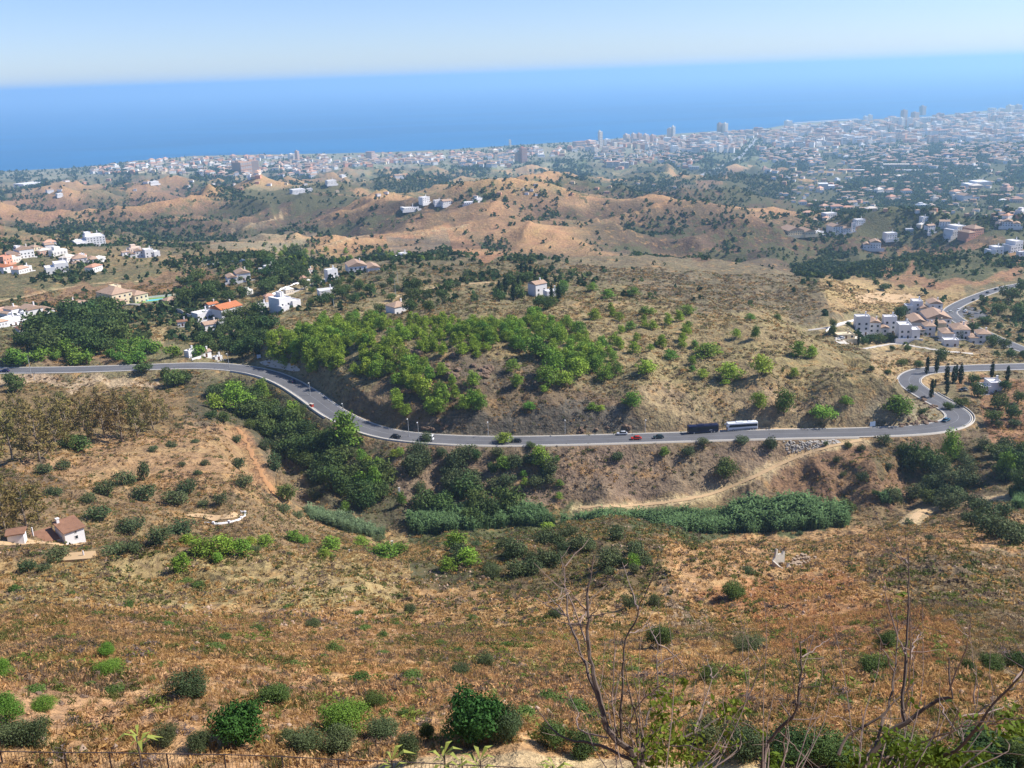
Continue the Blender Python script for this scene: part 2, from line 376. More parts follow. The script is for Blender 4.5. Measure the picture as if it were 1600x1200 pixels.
def cast(u, v, rmin=30.0):
    """first hit of the sight lines on the ground"""
    u = np.atleast_1d(np.asarray(u, float)); v = np.atleast_1d(np.asarray(v, float))
    D = fw[None]*FP+(u-800)[:, None]*cr[None]+(600-v)[:, None]*cu[None]
    h = np.hypot(D[:, 0], D[:, 1]); dx = D[:, 0]/h; dy = D[:, 1]/h; sl_ = D[:, 2]/h
    rs = RR[RR >= rmin]; res = np.zeros((len(u), 3))
    for i in range(len(u)):
        x = dx[i]*rs; y = dy[i]*rs; g = hz_grid(x, y); zr = HC+sl_[i]*rs
        k = np.nonzero(g >= zr)[0]
        if len(k) and k[0] == 0: r = rs[0]
        elif len(k) == 0: r = rs[-1]
        else:
            j = k[0]; e0 = zr[j-1]-g[j-1]; e1 = g[j]-zr[j]; r = rs[j-1]+(rs[j]-rs[j-1])*e0/(e0+e1+1e-9)
        res[i] = (dx[i]*r, dy[i]*r, HC+sl_[i]*r)
    return res
def gp(u, v):
    p = cast(u, v, 290.0 if (640 < u < 1340 and 760 < v < 827) else 30.0)[0]; return np.array([p[0], p[1], float(hz_grid(np.array([p[0]]), np.array([p[1]]))[0])])
def gz(x, y): return float(hz_grid(np.array([x]), np.array([y]))[0])
def track(pix, half, name, **kw):
    P = cast([p[0] for p in pix], [p[1] for p in pix]); P[:, 2] = hz_grid(P[:, 0], P[:, 1])
    st = 1.5 if np.hypot(*P[0, :2]) < 600 else 4.0
    P = smooth(spline(P, st), 12); carve(P, half, cut=1.0, fill=.8, reach=half*2+8, shoulder=.8)
    return P
TR = {}
TR['dirt_path'] = track([(905, 793), (950, 791), (1000, 789), (1060, 782), (1120, 769), (1180, 744), (1230, 720), (1290, 699), (1345, 688)], 1.7, 'dirt_path')
TR['farm_track'] = track([(1422, 818), (1440, 800), (1485, 787), (1525, 781), (1570, 776)], 2.0, 'farm_track')
TR['clay_track'] = track([(370, 668), (385, 690), (398, 720), (410, 745), (432, 775), (470, 797)], 2.6, 'clay_track')
TR['hill_track'] = track([(600, 472), (620, 463), (650, 455), (690, 448), (730, 443), (775, 441)], 2.0, 'hill_track')
TR['villa_road'] = track([(330, 508), (380, 490), (425, 470), (470, 452), (500, 438), (540, 428)], 2.3, 'villa_road')
TR['valley_track'] = track([(0, 470), (40, 464), (90, 452), (150, 443), (220, 440)], 2.4, 'valley_track')
TR['ridge_track'] = track([(505, 384), (545, 372), (580, 367), (630, 365), (680, 361), (735, 350)], 3.0, 'ridge_track')
TR['ridge_track_b'] = track([(365, 362), (395, 350), (430, 342), (470, 332)], 3.4, 'ridge_track')
MW = np.array([pt(u, v, z=z) for u, v, z in [(1060, 287, 34), (1090, 276, 33), (1130, 259, 28), (1158, 244, 22), (1172, 229, 16), (1180, 217, 11)]])
MW = smooth(spline(MW, 12.0), 10); carve(MW, 13, cut=.3, fill=.4, reach=90, shoulder=3); TR['motorway'] = MW
TR['estate_road'] = track([(1262, 516), (1300, 511), (1330, 502), (1345, 497)], 2.5, 'estate_road')
TR['estate_drive'] = track([(1350, 545), (1400, 537), (1440, 543), (1480, 549), (1520, 553)], 2.3, 'estate_drive')
TR['side_track'] = track([(1320, 663), (1350, 668), (1300, 664)], .6, 'x') if False else None
GX, GY = np.sin(GA)*GR, np.cos(GA)*GR
UU, VV = proj(GX, GY, GZ)
inview = (GR > 30)
# ------------------------------------------------------------------ what grows / lies where
def inpoly(u, v, poly):
    n = len(poly); c = np.zeros(u.shape, bool); j = n-1
    for i in range(n):
        xi, yi = poly[i]; xj, yj = poly[j]
        if yi != yj: c ^= ((yi > v) != (yj > v)) & (u < (xj-xi)*(v-yi)/(yj-yi)+xi)
        j = i
    return c
wsc = np.clip(GR/400, .15, 8)
n1 = fbm(GX/(9*wsc), GY/(14*wsc), 3, 51)-.5; n2 = fbm(GX/(9*wsc), GY/(14*wsc), 3, 57)-.5
n3 = fbm(GX/(2.2*wsc), GY/(3*wsc), 2, 61)-.5; n4 = fbm(GX/(2.2*wsc), GY/(3*wsc), 2, 67)-.5
WU = [UU+n1*110+n3*16*k for k in (1, -1.3, .45, -.6)]; WV = [VV+n2*46+n4*8*k for k in (1, -1.1, -.6, .5)]
COL = np.zeros(GX.shape+(3,)); VEG = np.zeros(GX.shape); ROK = np.zeros(GX.shape)
def base_rows():
    rows = [(0, (120, 125, 95)), (262, (120, 128, 92)), (290, (150, 128, 92)), (320, (142, 108, 80)), (365, (124, 96, 72)), (400, (122, 106, 78)), (480, (140, 122, 84)), (560, (140, 122, 86)), (690, (128, 104, 80)), (780, (132, 106, 78)), (850, (164, 130, 84)), (900, (184, 142, 90)), (1000, (196, 146, 92)), (1100, (202, 146, 94)), (1200, (196, 148, 98))]
    vs = [a for a, _ in rows]; cs = np.array([c for _, c in rows], float)
    for k in range(3): COL[..., k] = np.interp(VV+n1*40, vs, cs[:, k])
base_rows()
VEG[:] = np.interp(VV, [230, 290, 330, 400, 480, 700, 900, 1100], [.75, .5, .38, .42, .22, .3, .2, .15])
def zone(poly, c=None, veg=None, rock=None, k=1.0, hard=False):
    for q in range(4):
        m = inpoly(UU if hard else WU[q], VV if hard else WV[q], poly) & inview
        f = min(k*.3, .6) if not hard else (k if q == 0 else 0)
        if c is not None: COL[m] = COL[m]*(1-f)+np.array(c, float)*f
        if veg is not None: VEG[m] = VEG[m]*(1-f)+veg*f
        if rock is not None: ROK[m] = ROK[m]*(1-f)+rock*f
# far plain on the right, wooded
zone([(1180, 262), (1330, 235), (1600, 225), (1700, 225), (1700, 372), (1560, 375), (1400, 345), (1300, 352), (1240, 330), (1150, 300)], (112, 112, 82), .9, k=1.6)
zone([(760, 275), (1000, 280), (1090, 292), (1060, 300), (900, 298), (740, 300)], (112, 116, 84), .85, k=1.5)
zone([(560, 285), (640, 275), (690, 282), (700, 300), (590, 308)], (104, 114, 80), .9, k=1.5)
zone([(800, 270), (870, 268), (870, 282), (800, 282)], (214, 160, 110), .05, k=1.7)
zone([(600, 258), (640, 260), (650, 268), (600, 270)], (205, 128, 90), .05, k=1.8)
zone([(1110, 270), (1165, 268), (1160, 282), (1110, 280)], (205, 155, 110), .05, k=1.8)
zone([(1240, 222), (1480, 215), (1500, 232), (1260, 234)], (180, 150, 120), .3, k=1.4)
zone([(0, 240), (1600, 140), (1600, 222), (1180, 236), (700, 262), (420, 268), (0, 282)], (150, 142, 122), .22, k=1.2)
# golden hills
zone([(0, 305), (110, 300), (130, 325), (60, 345), (0, 360)], (172, 124, 90), .15, k=1.4)
zone([(190, 285), (260, 280), (330, 305), (260, 330), (180, 320)], (160, 118, 86), .2, k=1.2)
zone([(440, 310), (540, 308), (620, 325), (700, 320), (820, 298), (960, 305), (1060, 300), (1130, 330), (1200, 345), (1110, 350), (960, 345), (880, 400), (800, 385), (760, 350), (600, 340), (520, 350), (430, 370), (380, 350)], (150, 112, 80), .25, k=.9)
zone([(520, 352), (600, 336), (690, 335), (720, 350), (640, 366), (540, 374)], (118, 94, 72), .3, k=1.7)
zone([(560, 368), (700, 358), (770, 385), (820, 392), (760, 400), (640, 392)], (176, 120, 86), .1, k=1.4)
zone([(600, 372), (680, 368), (700, 395), (620, 395)], (142, 122, 102), .1, .7, k=1.5)
zone([(900, 345), (1020, 350), (1000, 392), (900, 392), (860, 370)], (128, 104, 74), .35, k=1.6)
zone([(1040, 365), (1240, 362), (1420, 385), (1420, 440), (1250, 432), (1120, 410), (1030, 395)], (116, 88, 70), .35, k=1.7)
zone([(1180, 395), (1420, 405), (1430, 440), (1260, 445), (1170, 420)], (108, 92, 70), .8, k=1.4)
zone([(1380, 385), (1600, 380), (1600, 430), (1480, 450), (1410, 440)], (166, 118, 84), .35, k=1.5)
zone([(1420, 395), (1540, 390), (1590, 410), (1500, 440), (1430, 425)], (112, 112, 76), .85, k=1.4)
zone([(340, 350), (460, 338), (500, 370), (430, 395), (330, 390)], (150, 132, 104), .15, .3, k=1.5)
zone([(0, 350), (260, 350), (330, 400), (180, 395), (0, 400)], (128, 116, 84), .45, k=1.3)
# grey-brown dome
zone([(880, 400), (1000, 396), (1120, 400), (1240, 425), (1340, 480), (1330, 505), (1180, 500), (1020, 470), (940, 440), (860, 425)], (126, 108, 82), .04, k=1.8)
# pale lot
zone([(1310, 447), (1420, 455), (1450, 470), (1400, 482), (1340, 470)], (222, 186, 140), 0, k=1.8)
zone([(1285, 440), (1480, 445), (1500, 470), (1400, 500), (1310, 490)], (188, 148, 96), .1, k=1.1)
zone([(1370, 540), (1500, 545), (1560, 570), (1480, 600), (1380, 590)], (186, 150, 106), .1, k=1.5)
zone([(1480, 590), (1600, 590), (1600, 700), (1540, 690), (1500, 640)], (160, 112, 78), .3, k=1.4)
# valley left
zone([(0, 395), (250, 400), (360, 440), (400, 540), (250, 560), (0, 565)], (124, 112, 76), .5, k=1.5)
zone([(60, 455), (180, 436), (330, 425), (350, 450), (200, 470), (60, 478)], (150, 112, 80), .15, k=1.6)
zone([(230, 505), (290, 505), (290, 535), (225, 535)], (176, 146, 100), .1, k=1.7)
zone([(70, 555), (130, 543), (180, 545), (200, 565), (80, 572)], (140, 108, 78), .1, .4, k=1.8)
zone([(0, 590), (110, 588), (250, 590), (250, 605), (0, 602)], (198, 162, 128), .05, k=1.7)
zone([(0, 605), (330, 600), (310, 680), (240, 690), (0, 720)], (146, 116, 74), .3, k=1.4)
zone([(310, 600), (420, 600), (520, 660), (600, 700), (620, 760), (640, 830), (500, 790), (430, 700), (350, 660)], (92, 84, 60), .5, .2, k=1.5)
zone([(70, 700), (250, 670), (370, 668), (390, 740), (420, 790), (300, 760), (160, 760), (60, 740)], (180, 136, 92), .12, k=1.6)
zone([(0, 760), (200, 760), (460, 800), (600, 860), (300, 855), (0, 880)], (150, 118, 82), .35, k=1.4)
# pine hill: khaki top, dark shale road cut
zone([(760, 480), (1000, 470), (1240, 500), (1400, 600), (1400, 640), (1240, 630), (1000, 600), (860, 560), (760, 545)], (150, 126, 86), .15, k=1.7)
zone([(560, 600), (700, 560), (860, 600), (1000, 640), (1010, 672), (700, 680), (620, 672), (540, 640)], (124, 98, 72), .25, .5, k=1.7)
zone([(1000, 600), (1330, 628), (1400, 655), (1330, 672), (1020, 672)], (162, 132, 96), .05, .3, k=1.7)
zone([(780, 640), (900, 632), (990, 645), (1025, 672), (880, 684), (640, 682), (640, 660)], (92, 84, 74), .02, 1.0, k=1.8)
zone([(1350, 655), (1400, 625), (1445, 610), (1465, 640), (1440, 662)], (170, 148, 112), .05, .8, k=1.8)
zone([(680, 560), (760, 548), (860, 570), (890, 600), (760, 600)], (116, 96, 72), .15, .9, k=1.5)
# bank under the road
zone([(620, 692), (800, 700), (960, 700), (1100, 700), (1340, 690), (1300, 720), (1180, 760), (1000, 785), (860, 790), (760, 800), (640, 800), (600, 740)], (140, 112, 90), .15, .35, k=1.7)
zone([(1230, 705), (1400, 690), (1420, 760), (1380, 800), (1320, 790), (1180, 770)], (142, 104, 76), .15, k=1.7)
zone([(1380, 690), (1600, 690), (1600, 790), (1500, 760), (1420, 770)], (120, 100, 70), .5, k=1.6)
zone([(640, 800), (1340, 790), (1330, 840), (640, 850)], (92, 98, 62), .6, k=1.5)
# near slopes
zone([(60, 900), (200, 860), (420, 856), (600, 880), (640, 930), (540, 950), (200, 940), (0, 960)], (172, 142, 92), .12, k=1.6)
zone([(640, 880), (760, 860), (950, 812), (1060, 850), (1020, 930), (800, 925), (640, 915)], (118, 96, 60), .6, .3, k=1.9)
zone([(1040, 850), (1330, 830), (1600, 810), (1600, 1000), (1300, 960), (1080, 930)], (194, 144, 92), .08, .1, k=1.4)
zone([(1380, 870), (1600, 850), (1600, 1060), (1480, 1010), (1400, 940)], (142, 118, 88), .15, .3, k=1.3)
zone([(1100, 920), (1320, 900), (1500, 1000), (1440, 1040), (1180, 1010)], (186, 126, 78), .05, k=1.4)
zone([(0, 1050), (420, 1040), (600, 1100), (450, 1140), (0, 1130)], (196, 146, 102), .1, k=1.3)
zone([(0, 960), (500, 950), (700, 960), (760, 1030), (400, 1030), (0, 1030)], (186, 138, 92), .15, k=1.0)
zone([(1030, 905), (1060, 900), (1110, 960), (1150, 1010), (1130, 1015), (1060, 950)], (178, 146, 118), 0, .9, k=1.3)
# scrub darkens and trees gather in the hollows of the middle hills
rl = fbm(GX/230, GY/200, 4, 301); rl2 = fbm(GX/70, GY/60, 3, 311)
far_ = sstep(850, 1300, GR)*(1-sstep(4600, 6000, GR)); hol = sstep(.5, .66, rl*.65+rl2*.35)*far_
COL = COL*(1-hol[..., None]*.62)+np.array((92, 76, 60))*hol[..., None]*.62
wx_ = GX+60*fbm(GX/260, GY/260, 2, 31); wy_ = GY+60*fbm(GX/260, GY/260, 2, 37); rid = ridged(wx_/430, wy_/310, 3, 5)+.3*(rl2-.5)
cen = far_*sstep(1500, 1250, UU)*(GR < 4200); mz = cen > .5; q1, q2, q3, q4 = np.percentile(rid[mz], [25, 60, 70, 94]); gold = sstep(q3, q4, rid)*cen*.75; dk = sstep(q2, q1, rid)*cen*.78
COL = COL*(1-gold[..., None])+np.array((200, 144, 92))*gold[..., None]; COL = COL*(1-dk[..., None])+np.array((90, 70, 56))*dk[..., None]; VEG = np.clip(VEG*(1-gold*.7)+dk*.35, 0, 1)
ora = sstep(.57, .7, fbm(GX/120, GY/90, 4, 321))*far_*.4*(1-hol); COL = COL*(1-ora[..., None])+np.array((216, 160, 108))*ora[..., None]
gul = sstep(.60, .72, ridged(GX/420+.5*rl, GY/360, 2, 331))*far_; VEG = np.clip(VEG+gul*.5, 0, 1)
for k_, P_t in TR.items():
    if k_ in ('motorway', 'x') or P_t is None: continue
    tx0, tx1, ty0, ty1 = P_t[:, 0].min()-8, P_t[:, 0].max()+8, P_t[:, 1].min()-8, P_t[:, 1].max()+8
    I = np.nonzero((GX > tx0) & (GX < tx1) & (GY > ty0) & (GY < ty1)); d_ = np.full(len(I[0]), 1e9)
    for q in range(0, len(P_t), 2): d_ = np.minimum(d_, (GX[I]-P_t[q, 0])**2+(GY[I]-P_t[q, 1])**2)
    f_ = sstep(4.6, 2.0, np.sqrt(d_)+3.2*(fbm(GX[I]/2.2, GY[I]/2.2, 3, 44)-.5))[:, None]*.85
    COL[I] = COL[I]*(1-f_)+np.array((186, 134, 88) if k_ == 'clay_track' else (204, 170, 124))*f_; VEG[I] = VEG[I]*(1-f_[:, 0])
# the sandy path by the fence
mm = (GR > 30) & (GR < 39.6+1.2*(fbm(GX/4, GY/4, 2, 90)-.5)*2)
COL[mm] = (214, 176, 128); VEG[mm] = 0
COL[..., 1] *= 1.045
COL *= (1+.16*(fbm(GX/(30*wsc), GY/(30*wsc), 3, 71)-.5))[..., None]
COL = np.clip(COL, 0, 255)
ALB = lin(COL)*ALB_GAIN
g = (ALB*np.array([.3, .5, .2])).sum(-1, keepdims=True); ALB = g+(ALB-g)*.86
cdata = np.concatenate([np.clip(ALB, 0, 1), VEG[..., None]], -1)
# material
def ground_mat():
    m, nt, b = newmat('dry_hillside_ground'); L = nt.links
    at = nd(nt, 'ShaderNodeAttribute', attribute_name='col'); rk = nd(nt, 'ShaderNodeAttribute', attribute_name='rock')
    tc = nd(nt, 'ShaderNodeTexCoord'); geo = nd(nt, 'ShaderNodeNewGeometry'); P = geo.outputs['Position']
    cd = nd(nt, 'ShaderNodeVectorMath', operation='LENGTH')
    c = at.outputs['Color']; veg = at.outputs['Alpha']
    # tufts, three sizes
    f1 = noise(nt, 1.6, 5, .7, P); f2 = noise(nt, .28, 5, .72, P); f3 = noise(nt, .035, 5, .7, P); f4 = noise(nt, .006, 4, .65, P)
    hsv = nd(nt, 'ShaderNodeHueSaturation')
    s = mth(nt, 'ADD', mth(nt, 'MULTIPLY', ramp(nt, f1, .3, .7), .55), mth(nt, 'MULTIPLY', ramp(nt, f2, .32, .68), .75))
    L.new(ramp(nt, s, .1, 1.2, .48, 1.5), hsv.inputs['Value']); L.new(c, hsv.inputs['Color'])
    L.new(ramp(nt, f3, .3, .7, .485, .512), hsv.inputs['Hue'])
    c = hsv.outputs[0]
    c = mixc(nt, ramp(nt, noise(nt, .55, 4, .7, P), .52, .62, 0, .5), c, tuple(lin((112, 92, 78))*.75))      # grey dead scrub
    c = mixc(nt, ramp(nt, noise(nt, .11, 5, .75, P), .55, .66, 0, .55), c, tuple(lin((206, 160, 104))*.8))   # straw patches
    # darker shrubs seen from far: threshold from the veg value
    t = mth(nt, 'MULTIPLY', mth(nt, 'ADD', mth(nt, 'MULTIPLY', noise(nt, .12, 6, .8, P), 1.0), mth(nt, 'MULTIPLY', f3, .7)), 1.0)
    th = ramp(nt, veg, 0, 1, 1.17, .66)
    gmask = ramp(nt, mth(nt, 'SUBTRACT', t, th), -.02, .05)
    green = mixc(nt, noise(nt, .3, 3, .6, P), tuple(lin((92, 92, 64))*.7), tuple(lin((112, 112, 78))*.7))
    c = mixc(nt, mth(nt, 'MULTIPLY', gmask, .85), c, green)
    # rock: layered
    mp = nd(nt, 'ShaderNodeMapping'); L.new(P, mp.inputs[0]); mp.inputs['Scale'].default_value = (.25, .25, 2.2); mp.inputs['Rotation'].default_value = (.2, .25, 0)
    fr = noise(nt, .9, 6, .75, mp.outputs[0])
    rockc = mixc(nt, ramp(nt, fr, .35, .65), tuple(lin((66, 62, 58))*.75), tuple(lin((176, 160, 138))*.7))
    rm = mth(nt, 'MULTIPLY', rk.outputs['Fac'], ramp(nt, noise(nt, .35, 5, .75, P), .38, .55, .15, 1))
    c = mixc(nt, rm, c, mixc(nt, .5, c, rockc))
    L.new(c, b.inputs['Base Color']); b.inputs['Roughness'].default_value = .95; b.inputs['Specular IOR Level'].default_value = .08
    bp = nd(nt, 'ShaderNodeBump'); bp.inputs['Strength'].default_value = .9; bp.inputs['Distance'].default_value = .55
    L.new(mth(nt, 'ADD', f1, mth(nt, 'MULTIPLY', f2, 2.2)), bp.inputs['Height'])
    bp2 = nd(nt, 'ShaderNodeBump'); bp2.inputs['Strength'].default_value = .7; bp2.inputs['Distance'].default_value = 5
    L.new(f3, bp2.inputs['Height']); L.new(bp.outputs[0], bp2.inputs['Normal']); L.new(bp2.outputs[0], b.inputs['Normal'])
    return m
nr, na = GX.shape
idx = np.arange(nr*na).reshape(nr, na)
F = np.stack([idx[:-1, :-1], idx[:-1, 1:], idx[1:, 1:], idx[1:, :-1]], -1).reshape(-1, 4)[:, ::-1]
Vg = np.stack([GX, GY, GZ], -1).reshape(-1, 3)
gmat = ground_mat()
me = npmesh('hillside_ground', Vg, F, gmat, smooth=True, colors=cdata.reshape(-1, 4))
ra = me.attributes.new('rock', 'FLOAT', 'POINT'); ra.data.foreach_set('value', ROK.reshape(-1).astype(np.float32))
ground = link('ground', me); tag(ground, 'dry brown hills and coastal plain', 'ground', kind='structure')
bk = MB().add([(-3000, -3000, -8), (3000, -3000, -8), (9000, 2600, -8), (-9000, 2600, -8)], [(0, 1, 2, 3)])
print('ground grid', GX.shape)
# road surfaces
asph = plain('asphalt', tuple(lin((116, 115, 117))*.64), .9, var=.34, scale=.13)
conc = plain('pale_concrete', tuple(lin((205, 196, 182))*.8), .85, var=.12, scale=.8)
white = plain('road_paint', (.7, .7, .68), .7, var=.05)
dirt = plain('pale_dirt', tuple(lin((200, 168, 126))*.8), .95, var=.14, scale=.5)
clay = plain('orange_clay', tuple(lin((190, 142, 96))*.8), .95, var=.14, scale=.5)
def road(P, half, name, label, mat=asph, up=.06, tagit=True):
    V, F = strip(P, [(-half, up), (-half*.5, up+.03), (0, up+.06), (half*.5, up+.03), (half, up)])
    o = link(name, npmesh(name, V, F, mat, smooth=True)); tag(o, label, 'road', kind='structure'); return o
def ribbon(P, o0, o1, h0, h1, name, mat, label, thick=True):
    if thick: offs = [(o0, 0.0), (o0, h0), (o1, h1), (o1, 0.0)]
    else: offs = [(o0, h0), (o1, h1)]
    V, F = strip(P, offs); return tag(link(name, npmesh(name, V, F, mat)), label, 'road', kind='structure')
road(main, 4.9, 'main_road', 'grey asphalt road curving round the hill')
road(upper, 4.3, 'upper_road', 'grey asphalt road climbing at right')
for P, nm in ((main, 'main'), (upper, 'upper')):
    hw = 4.9 if nm == 'main' else 4.3
    for s_ in (-1, 1):
        ribbon(P, s_*(hw-.42), s_*(hw-.3), .115, .115, 'edge_line', white, 'white painted edge line', False)
        ribbon(P, s_*(hw-.001), s_*(hw+.55), .16, .16, 'verge', conc, 'pale concrete verge beside the asphalt', True)
    k0 = 0
    ribbon(P, -.05, .05, .135, .135, 'centre_line', plain('worn_paint', (.3, .3, .3), .8), 'worn centre line', False)
road(TR['motorway'], 11, 'motorway', 'pale motorway crossing the coastal plain', plain('worn_asphalt', tuple(lin((165, 165, 165))*.8)), .3)
for k, mt, hw, nm in (('dirt_path', dirt, 1.6, 'dirt_path'), ('farm_track', dirt, 1.9, 'dirt_path'), ('clay_track', clay, 1.9, 'clay_track'), ('hill_track', dirt, 1.5, 'dirt_path'), ('villa_road', conc, 2.0, 'villa_road'),
                      ('valley_track', dirt, 1.6, 'dirt_path'), ('ridge_track', dirt, 2.0, 'dirt_path'), ('ridge_track_b', dirt, 2.2, 'dirt_path'), ('estate_road', conc, 2.4, 'estate_road'), ('estate_drive', conc, 2.2, 'estate_road')):
    hw *= (.66 if k != 'clay_track' else .4); P = TR[k]; V, F = strip(P, [(-hw, .05), (-hw*.4, .12), (hw*.4, .12), (hw, .05)])
    wob = (fbm(V[:, 0]/3, V[:, 1]/3, 2, 5)-.5)
    wob2 = fbm(V[:, 0]*1.3, V[:, 1]*1.3, 2, 8)-.5; V[:, 0] += wob*1.6+wob2*.9; V[:, 1] += wob*1.4+wob2*1.1
    tag(link(nm, npmesh(nm, V, F, mt, smooth=True)), kind='structure')
# ------------------------------------------------------------------ foliage templates
def leafcloud(n, size, lobes, seed, shell=.35, aspect=1.6, up=.3, drop=0.0):
    """n leaf-sized quads spread over/inside lobes [(cx,cy,cz,rx,ry,rz)]"""
    g = np.random.default_rng(seed); L = np.array(lobes, float)
    wgt = L[:, 3]*L[:, 4]*L[:, 5]; wgt = wgt**.67; wgt /= wgt.sum()
    k = g.choice(len(L), n, p=wgt)
    d = g.normal(size=(n, 3)); d /= np.linalg.norm(d, axis=1)[:, None]
    rad = 1-shell*g.random(n)**1.5+g.normal(size=n)*.1
    lump = .86+.28*np.abs(np.sin(d[:, 0]*5+k*1.7)*np.cos(d[:, 1]*4+k)+np.sin(d[:, 2]*6))
    P = L[k, :3]+d*L[k, 3:]*(rad*lump)[:, None]
    nrm = d+g.normal(size=(n, 3))*.75+np.array([0, 0, up]); nrm /= np.linalg.norm(nrm, axis=1)[:, None]
    t = np.cross(nrm, g.normal(size=(n, 3))); t /= np.linalg.norm(t, axis=1)[:, None]; b = np.cross(nrm, t)
    s = size*(.6+.8*g.random(n))[:, None]
    V = np.stack([P-t*s*aspect, P-b*s*.75-nrm*s*.2, P+t*s*aspect, P+b*s*.75+nrm*s*.25], 1)
    F = np.arange(4*n).reshape(n, 4)
    c = .72+.56*g.random(n)
    V[..., 2] = np.maximum(V[..., 2], .005)
    return V.reshape(-1, 3), F, np.repeat(c, 4)
def leafmat(name, rgb, rgb2, rnd=.22, hue=.018, trans=.18):
    m, nt, b = newmat(name); L = nt.links
    at = nd(nt, 'ShaderNodeAttribute', attribute_name='col'); oi = nd(nt, 'ShaderNodeObjectInfo')
    c = mixc(nt, oi.outputs['Random'], tuple(rgb), tuple(rgb2)); c = mixc(nt, 1.0, c, at.outputs['Color'], 'MULTIPLY')
    hsv = nd(nt, 'ShaderNodeHueSaturation'); L.new(c, hsv.inputs['Color'])
    r2 = mth(nt, 'FRACT', mth(nt, 'MULTIPLY', oi.outputs['Random'], 7.31)); L.new(ramp(nt, r2, 0, 1, 1-rnd, 1+rnd), hsv.inputs['Value']); L.new(ramp(nt, mth(nt, 'FRACT', mth(nt, 'MULTIPLY', oi.outputs['Random'], 13.7)), 0, 1, .5-hue, .5+hue), hsv.inputs['Hue'])
    L.new(hsv.outputs[0], b.inputs['Base Color']); b.inputs['Roughness'].default_value = .75; b.inputs['Specular IOR Level'].default_value = .12
    tr = nd(nt, 'ShaderNodeBsdfTranslucent'); L.new(hsv.outputs[0], tr.inputs['Color']); mx = nd(nt, 'ShaderNodeMixShader'); mx.inputs[0].default_value = trans
    L.new(b.outputs[0], mx.inputs[1]); L.new(tr.outputs[0], mx.inputs[2]); L.new(mx.outputs[0], nt.nodes['Material Output'].inputs['Surface'])
    return m
G_ = LEAF_GAIN
LM = dict(palmetto=leafmat('palmetto_leaves', lin((104, 126, 62))*G_, lin((88, 112, 54))*G_, .2), pine=leafmat('pine_needles', lin((158, 182, 66))*G_, lin((106, 142, 56))*G_), olive=leafmat('grey_green_leaves', lin((104, 114, 74))*G_, lin((84, 100, 64))*G_),
          dark=leafmat('dark_green_leaves', lin((100, 116, 58))*G_, lin((78, 102, 56))*G_), cypress=leafmat('cypress_leaves', lin((50, 70, 44))*G_, lin((40, 60, 42))*G_, .12),
          euca=leafmat('eucalyptus_leaves', lin((124, 122, 68))*G_, lin((136, 116, 68))*G_), bright=leafmat('bright_green_leaves', lin((124, 156, 60))*G_, lin((104, 136, 54))*G_, .12),
          dead=leafmat('dry_grey_twigs', lin((138, 120, 108))*G_, lin((120, 104, 96))*G_), reed=leafmat('reed_leaves', lin((120, 140, 108))*G_, lin((98, 122, 90))*G_, .1),
          carob=leafmat('glossy_dark_leaves', lin((66, 108, 46))*G_, lin((56, 94, 42))*G_, .1))
bark = plain('tree_bark', tuple(lin((112, 92, 76))*.7), .95, var=.3, scale=6)
palebark = plain('pale_smooth_bark', tuple(lin((168, 150, 130))*.7), .9, var=.2, scale=3)
def cloudmesh(name, mat, V, F, C, tint=None):
    cc = np.repeat(C[:, None], 3, 1)
    if tint is not None: cc = cc*tint
    return npmesh(name, V, F, mat, colors=np.clip(cc, 0, 1.6))
def tmpl_pine(seed, n, size, round_=False):
    g = random.Random(seed); lobes = []
    if round_:
        for i in range(16):
            a = g.random()*6.28; q = g.random(); r = .3*math.sqrt(q); lobes.append((math.cos(a)*r*1.35, math.sin(a)*r*1.35, .42+.3*(1-q)+g.uniform(-.12, .1), .24, .24, .17))
        lobes.append((0, 0, .45, .42, .42, .32))
    else:
        lean = (g.uniform(-.05, .05), g.uniform(-.05, .05)); nl = 9+g.randrange(5); wd = g.uniform(.32, .42)
        for i in range(nl):
            t = (i+.5)/nl; z = .2+.72*t; rr = wd*(1-.5*t**2.0)*g.uniform(.7, 1.1); a = i*2.4+g.random()
            lobes.append((lean[0]*z+math.cos(a)*rr*.75, lean[1]*z+math.sin(a)*rr*.75, z+g.uniform(-.04, .04), rr*.75, rr*.75, .12+.05*g.random()))
        lobes.append((0, 0, .5, wd*.55, wd*.55, .33))
    V, F, C = leafcloud(n, size, lobes, seed, .45, 1.5)
    mb = MB(); mb.tube([(0, 0, -.06), (.01, 0, .2), (0, .01, .5), (0, 0, .8)], [.035, .028, .018, .006], 6)
    for i in range(6):
        a = i*2.1+seed; z = .25+.08*i; mb.tube([(0, 0, z), (math.cos(a)*.12, math.sin(a)*.12, z+.06), (math.cos(a)*.22, math.sin(a)*.22, z+.09)], [.012, .008, .003], 4)
    return V, F, C, mb
def tmpl_dome(seed, n, size, nl=9, flat=.42, trunk=True, base=.3, spread=.42):
    g = random.Random(seed); lobes = [(0, 0, base+.12, spread*.85, spread*.85, flat*.8)]
    for i in range(nl):
        a = i*2.4+g.random(); r = spread*g.uniform(.35, .8); lobes.append((math.cos(a)*r, math.sin(a)*r, base+g.uniform(0, .32), g.uniform(.16, .3)*spread/.42, g.uniform(.16, .3)*spread/.42, g.uniform(.14, .26)))
    V, F, C = leafcloud(n, size, lobes, seed, .4, 1.5)
    mb = MB(); mb.tube([(0, 0, -.06), (.01, .01, .18), (.03, 0, .4)], [.045, .035, .02], 7)
    for i in range(6):
        a = i*1.05+seed; mb.tube([(0, 0, .14+.03*i), (math.cos(a)*.14, math.sin(a)*.14, .32), (math.cos(a)*.27, math.sin(a)*.27, .5)], [.022, .014, .004], 4)
    return V, F, C, mb
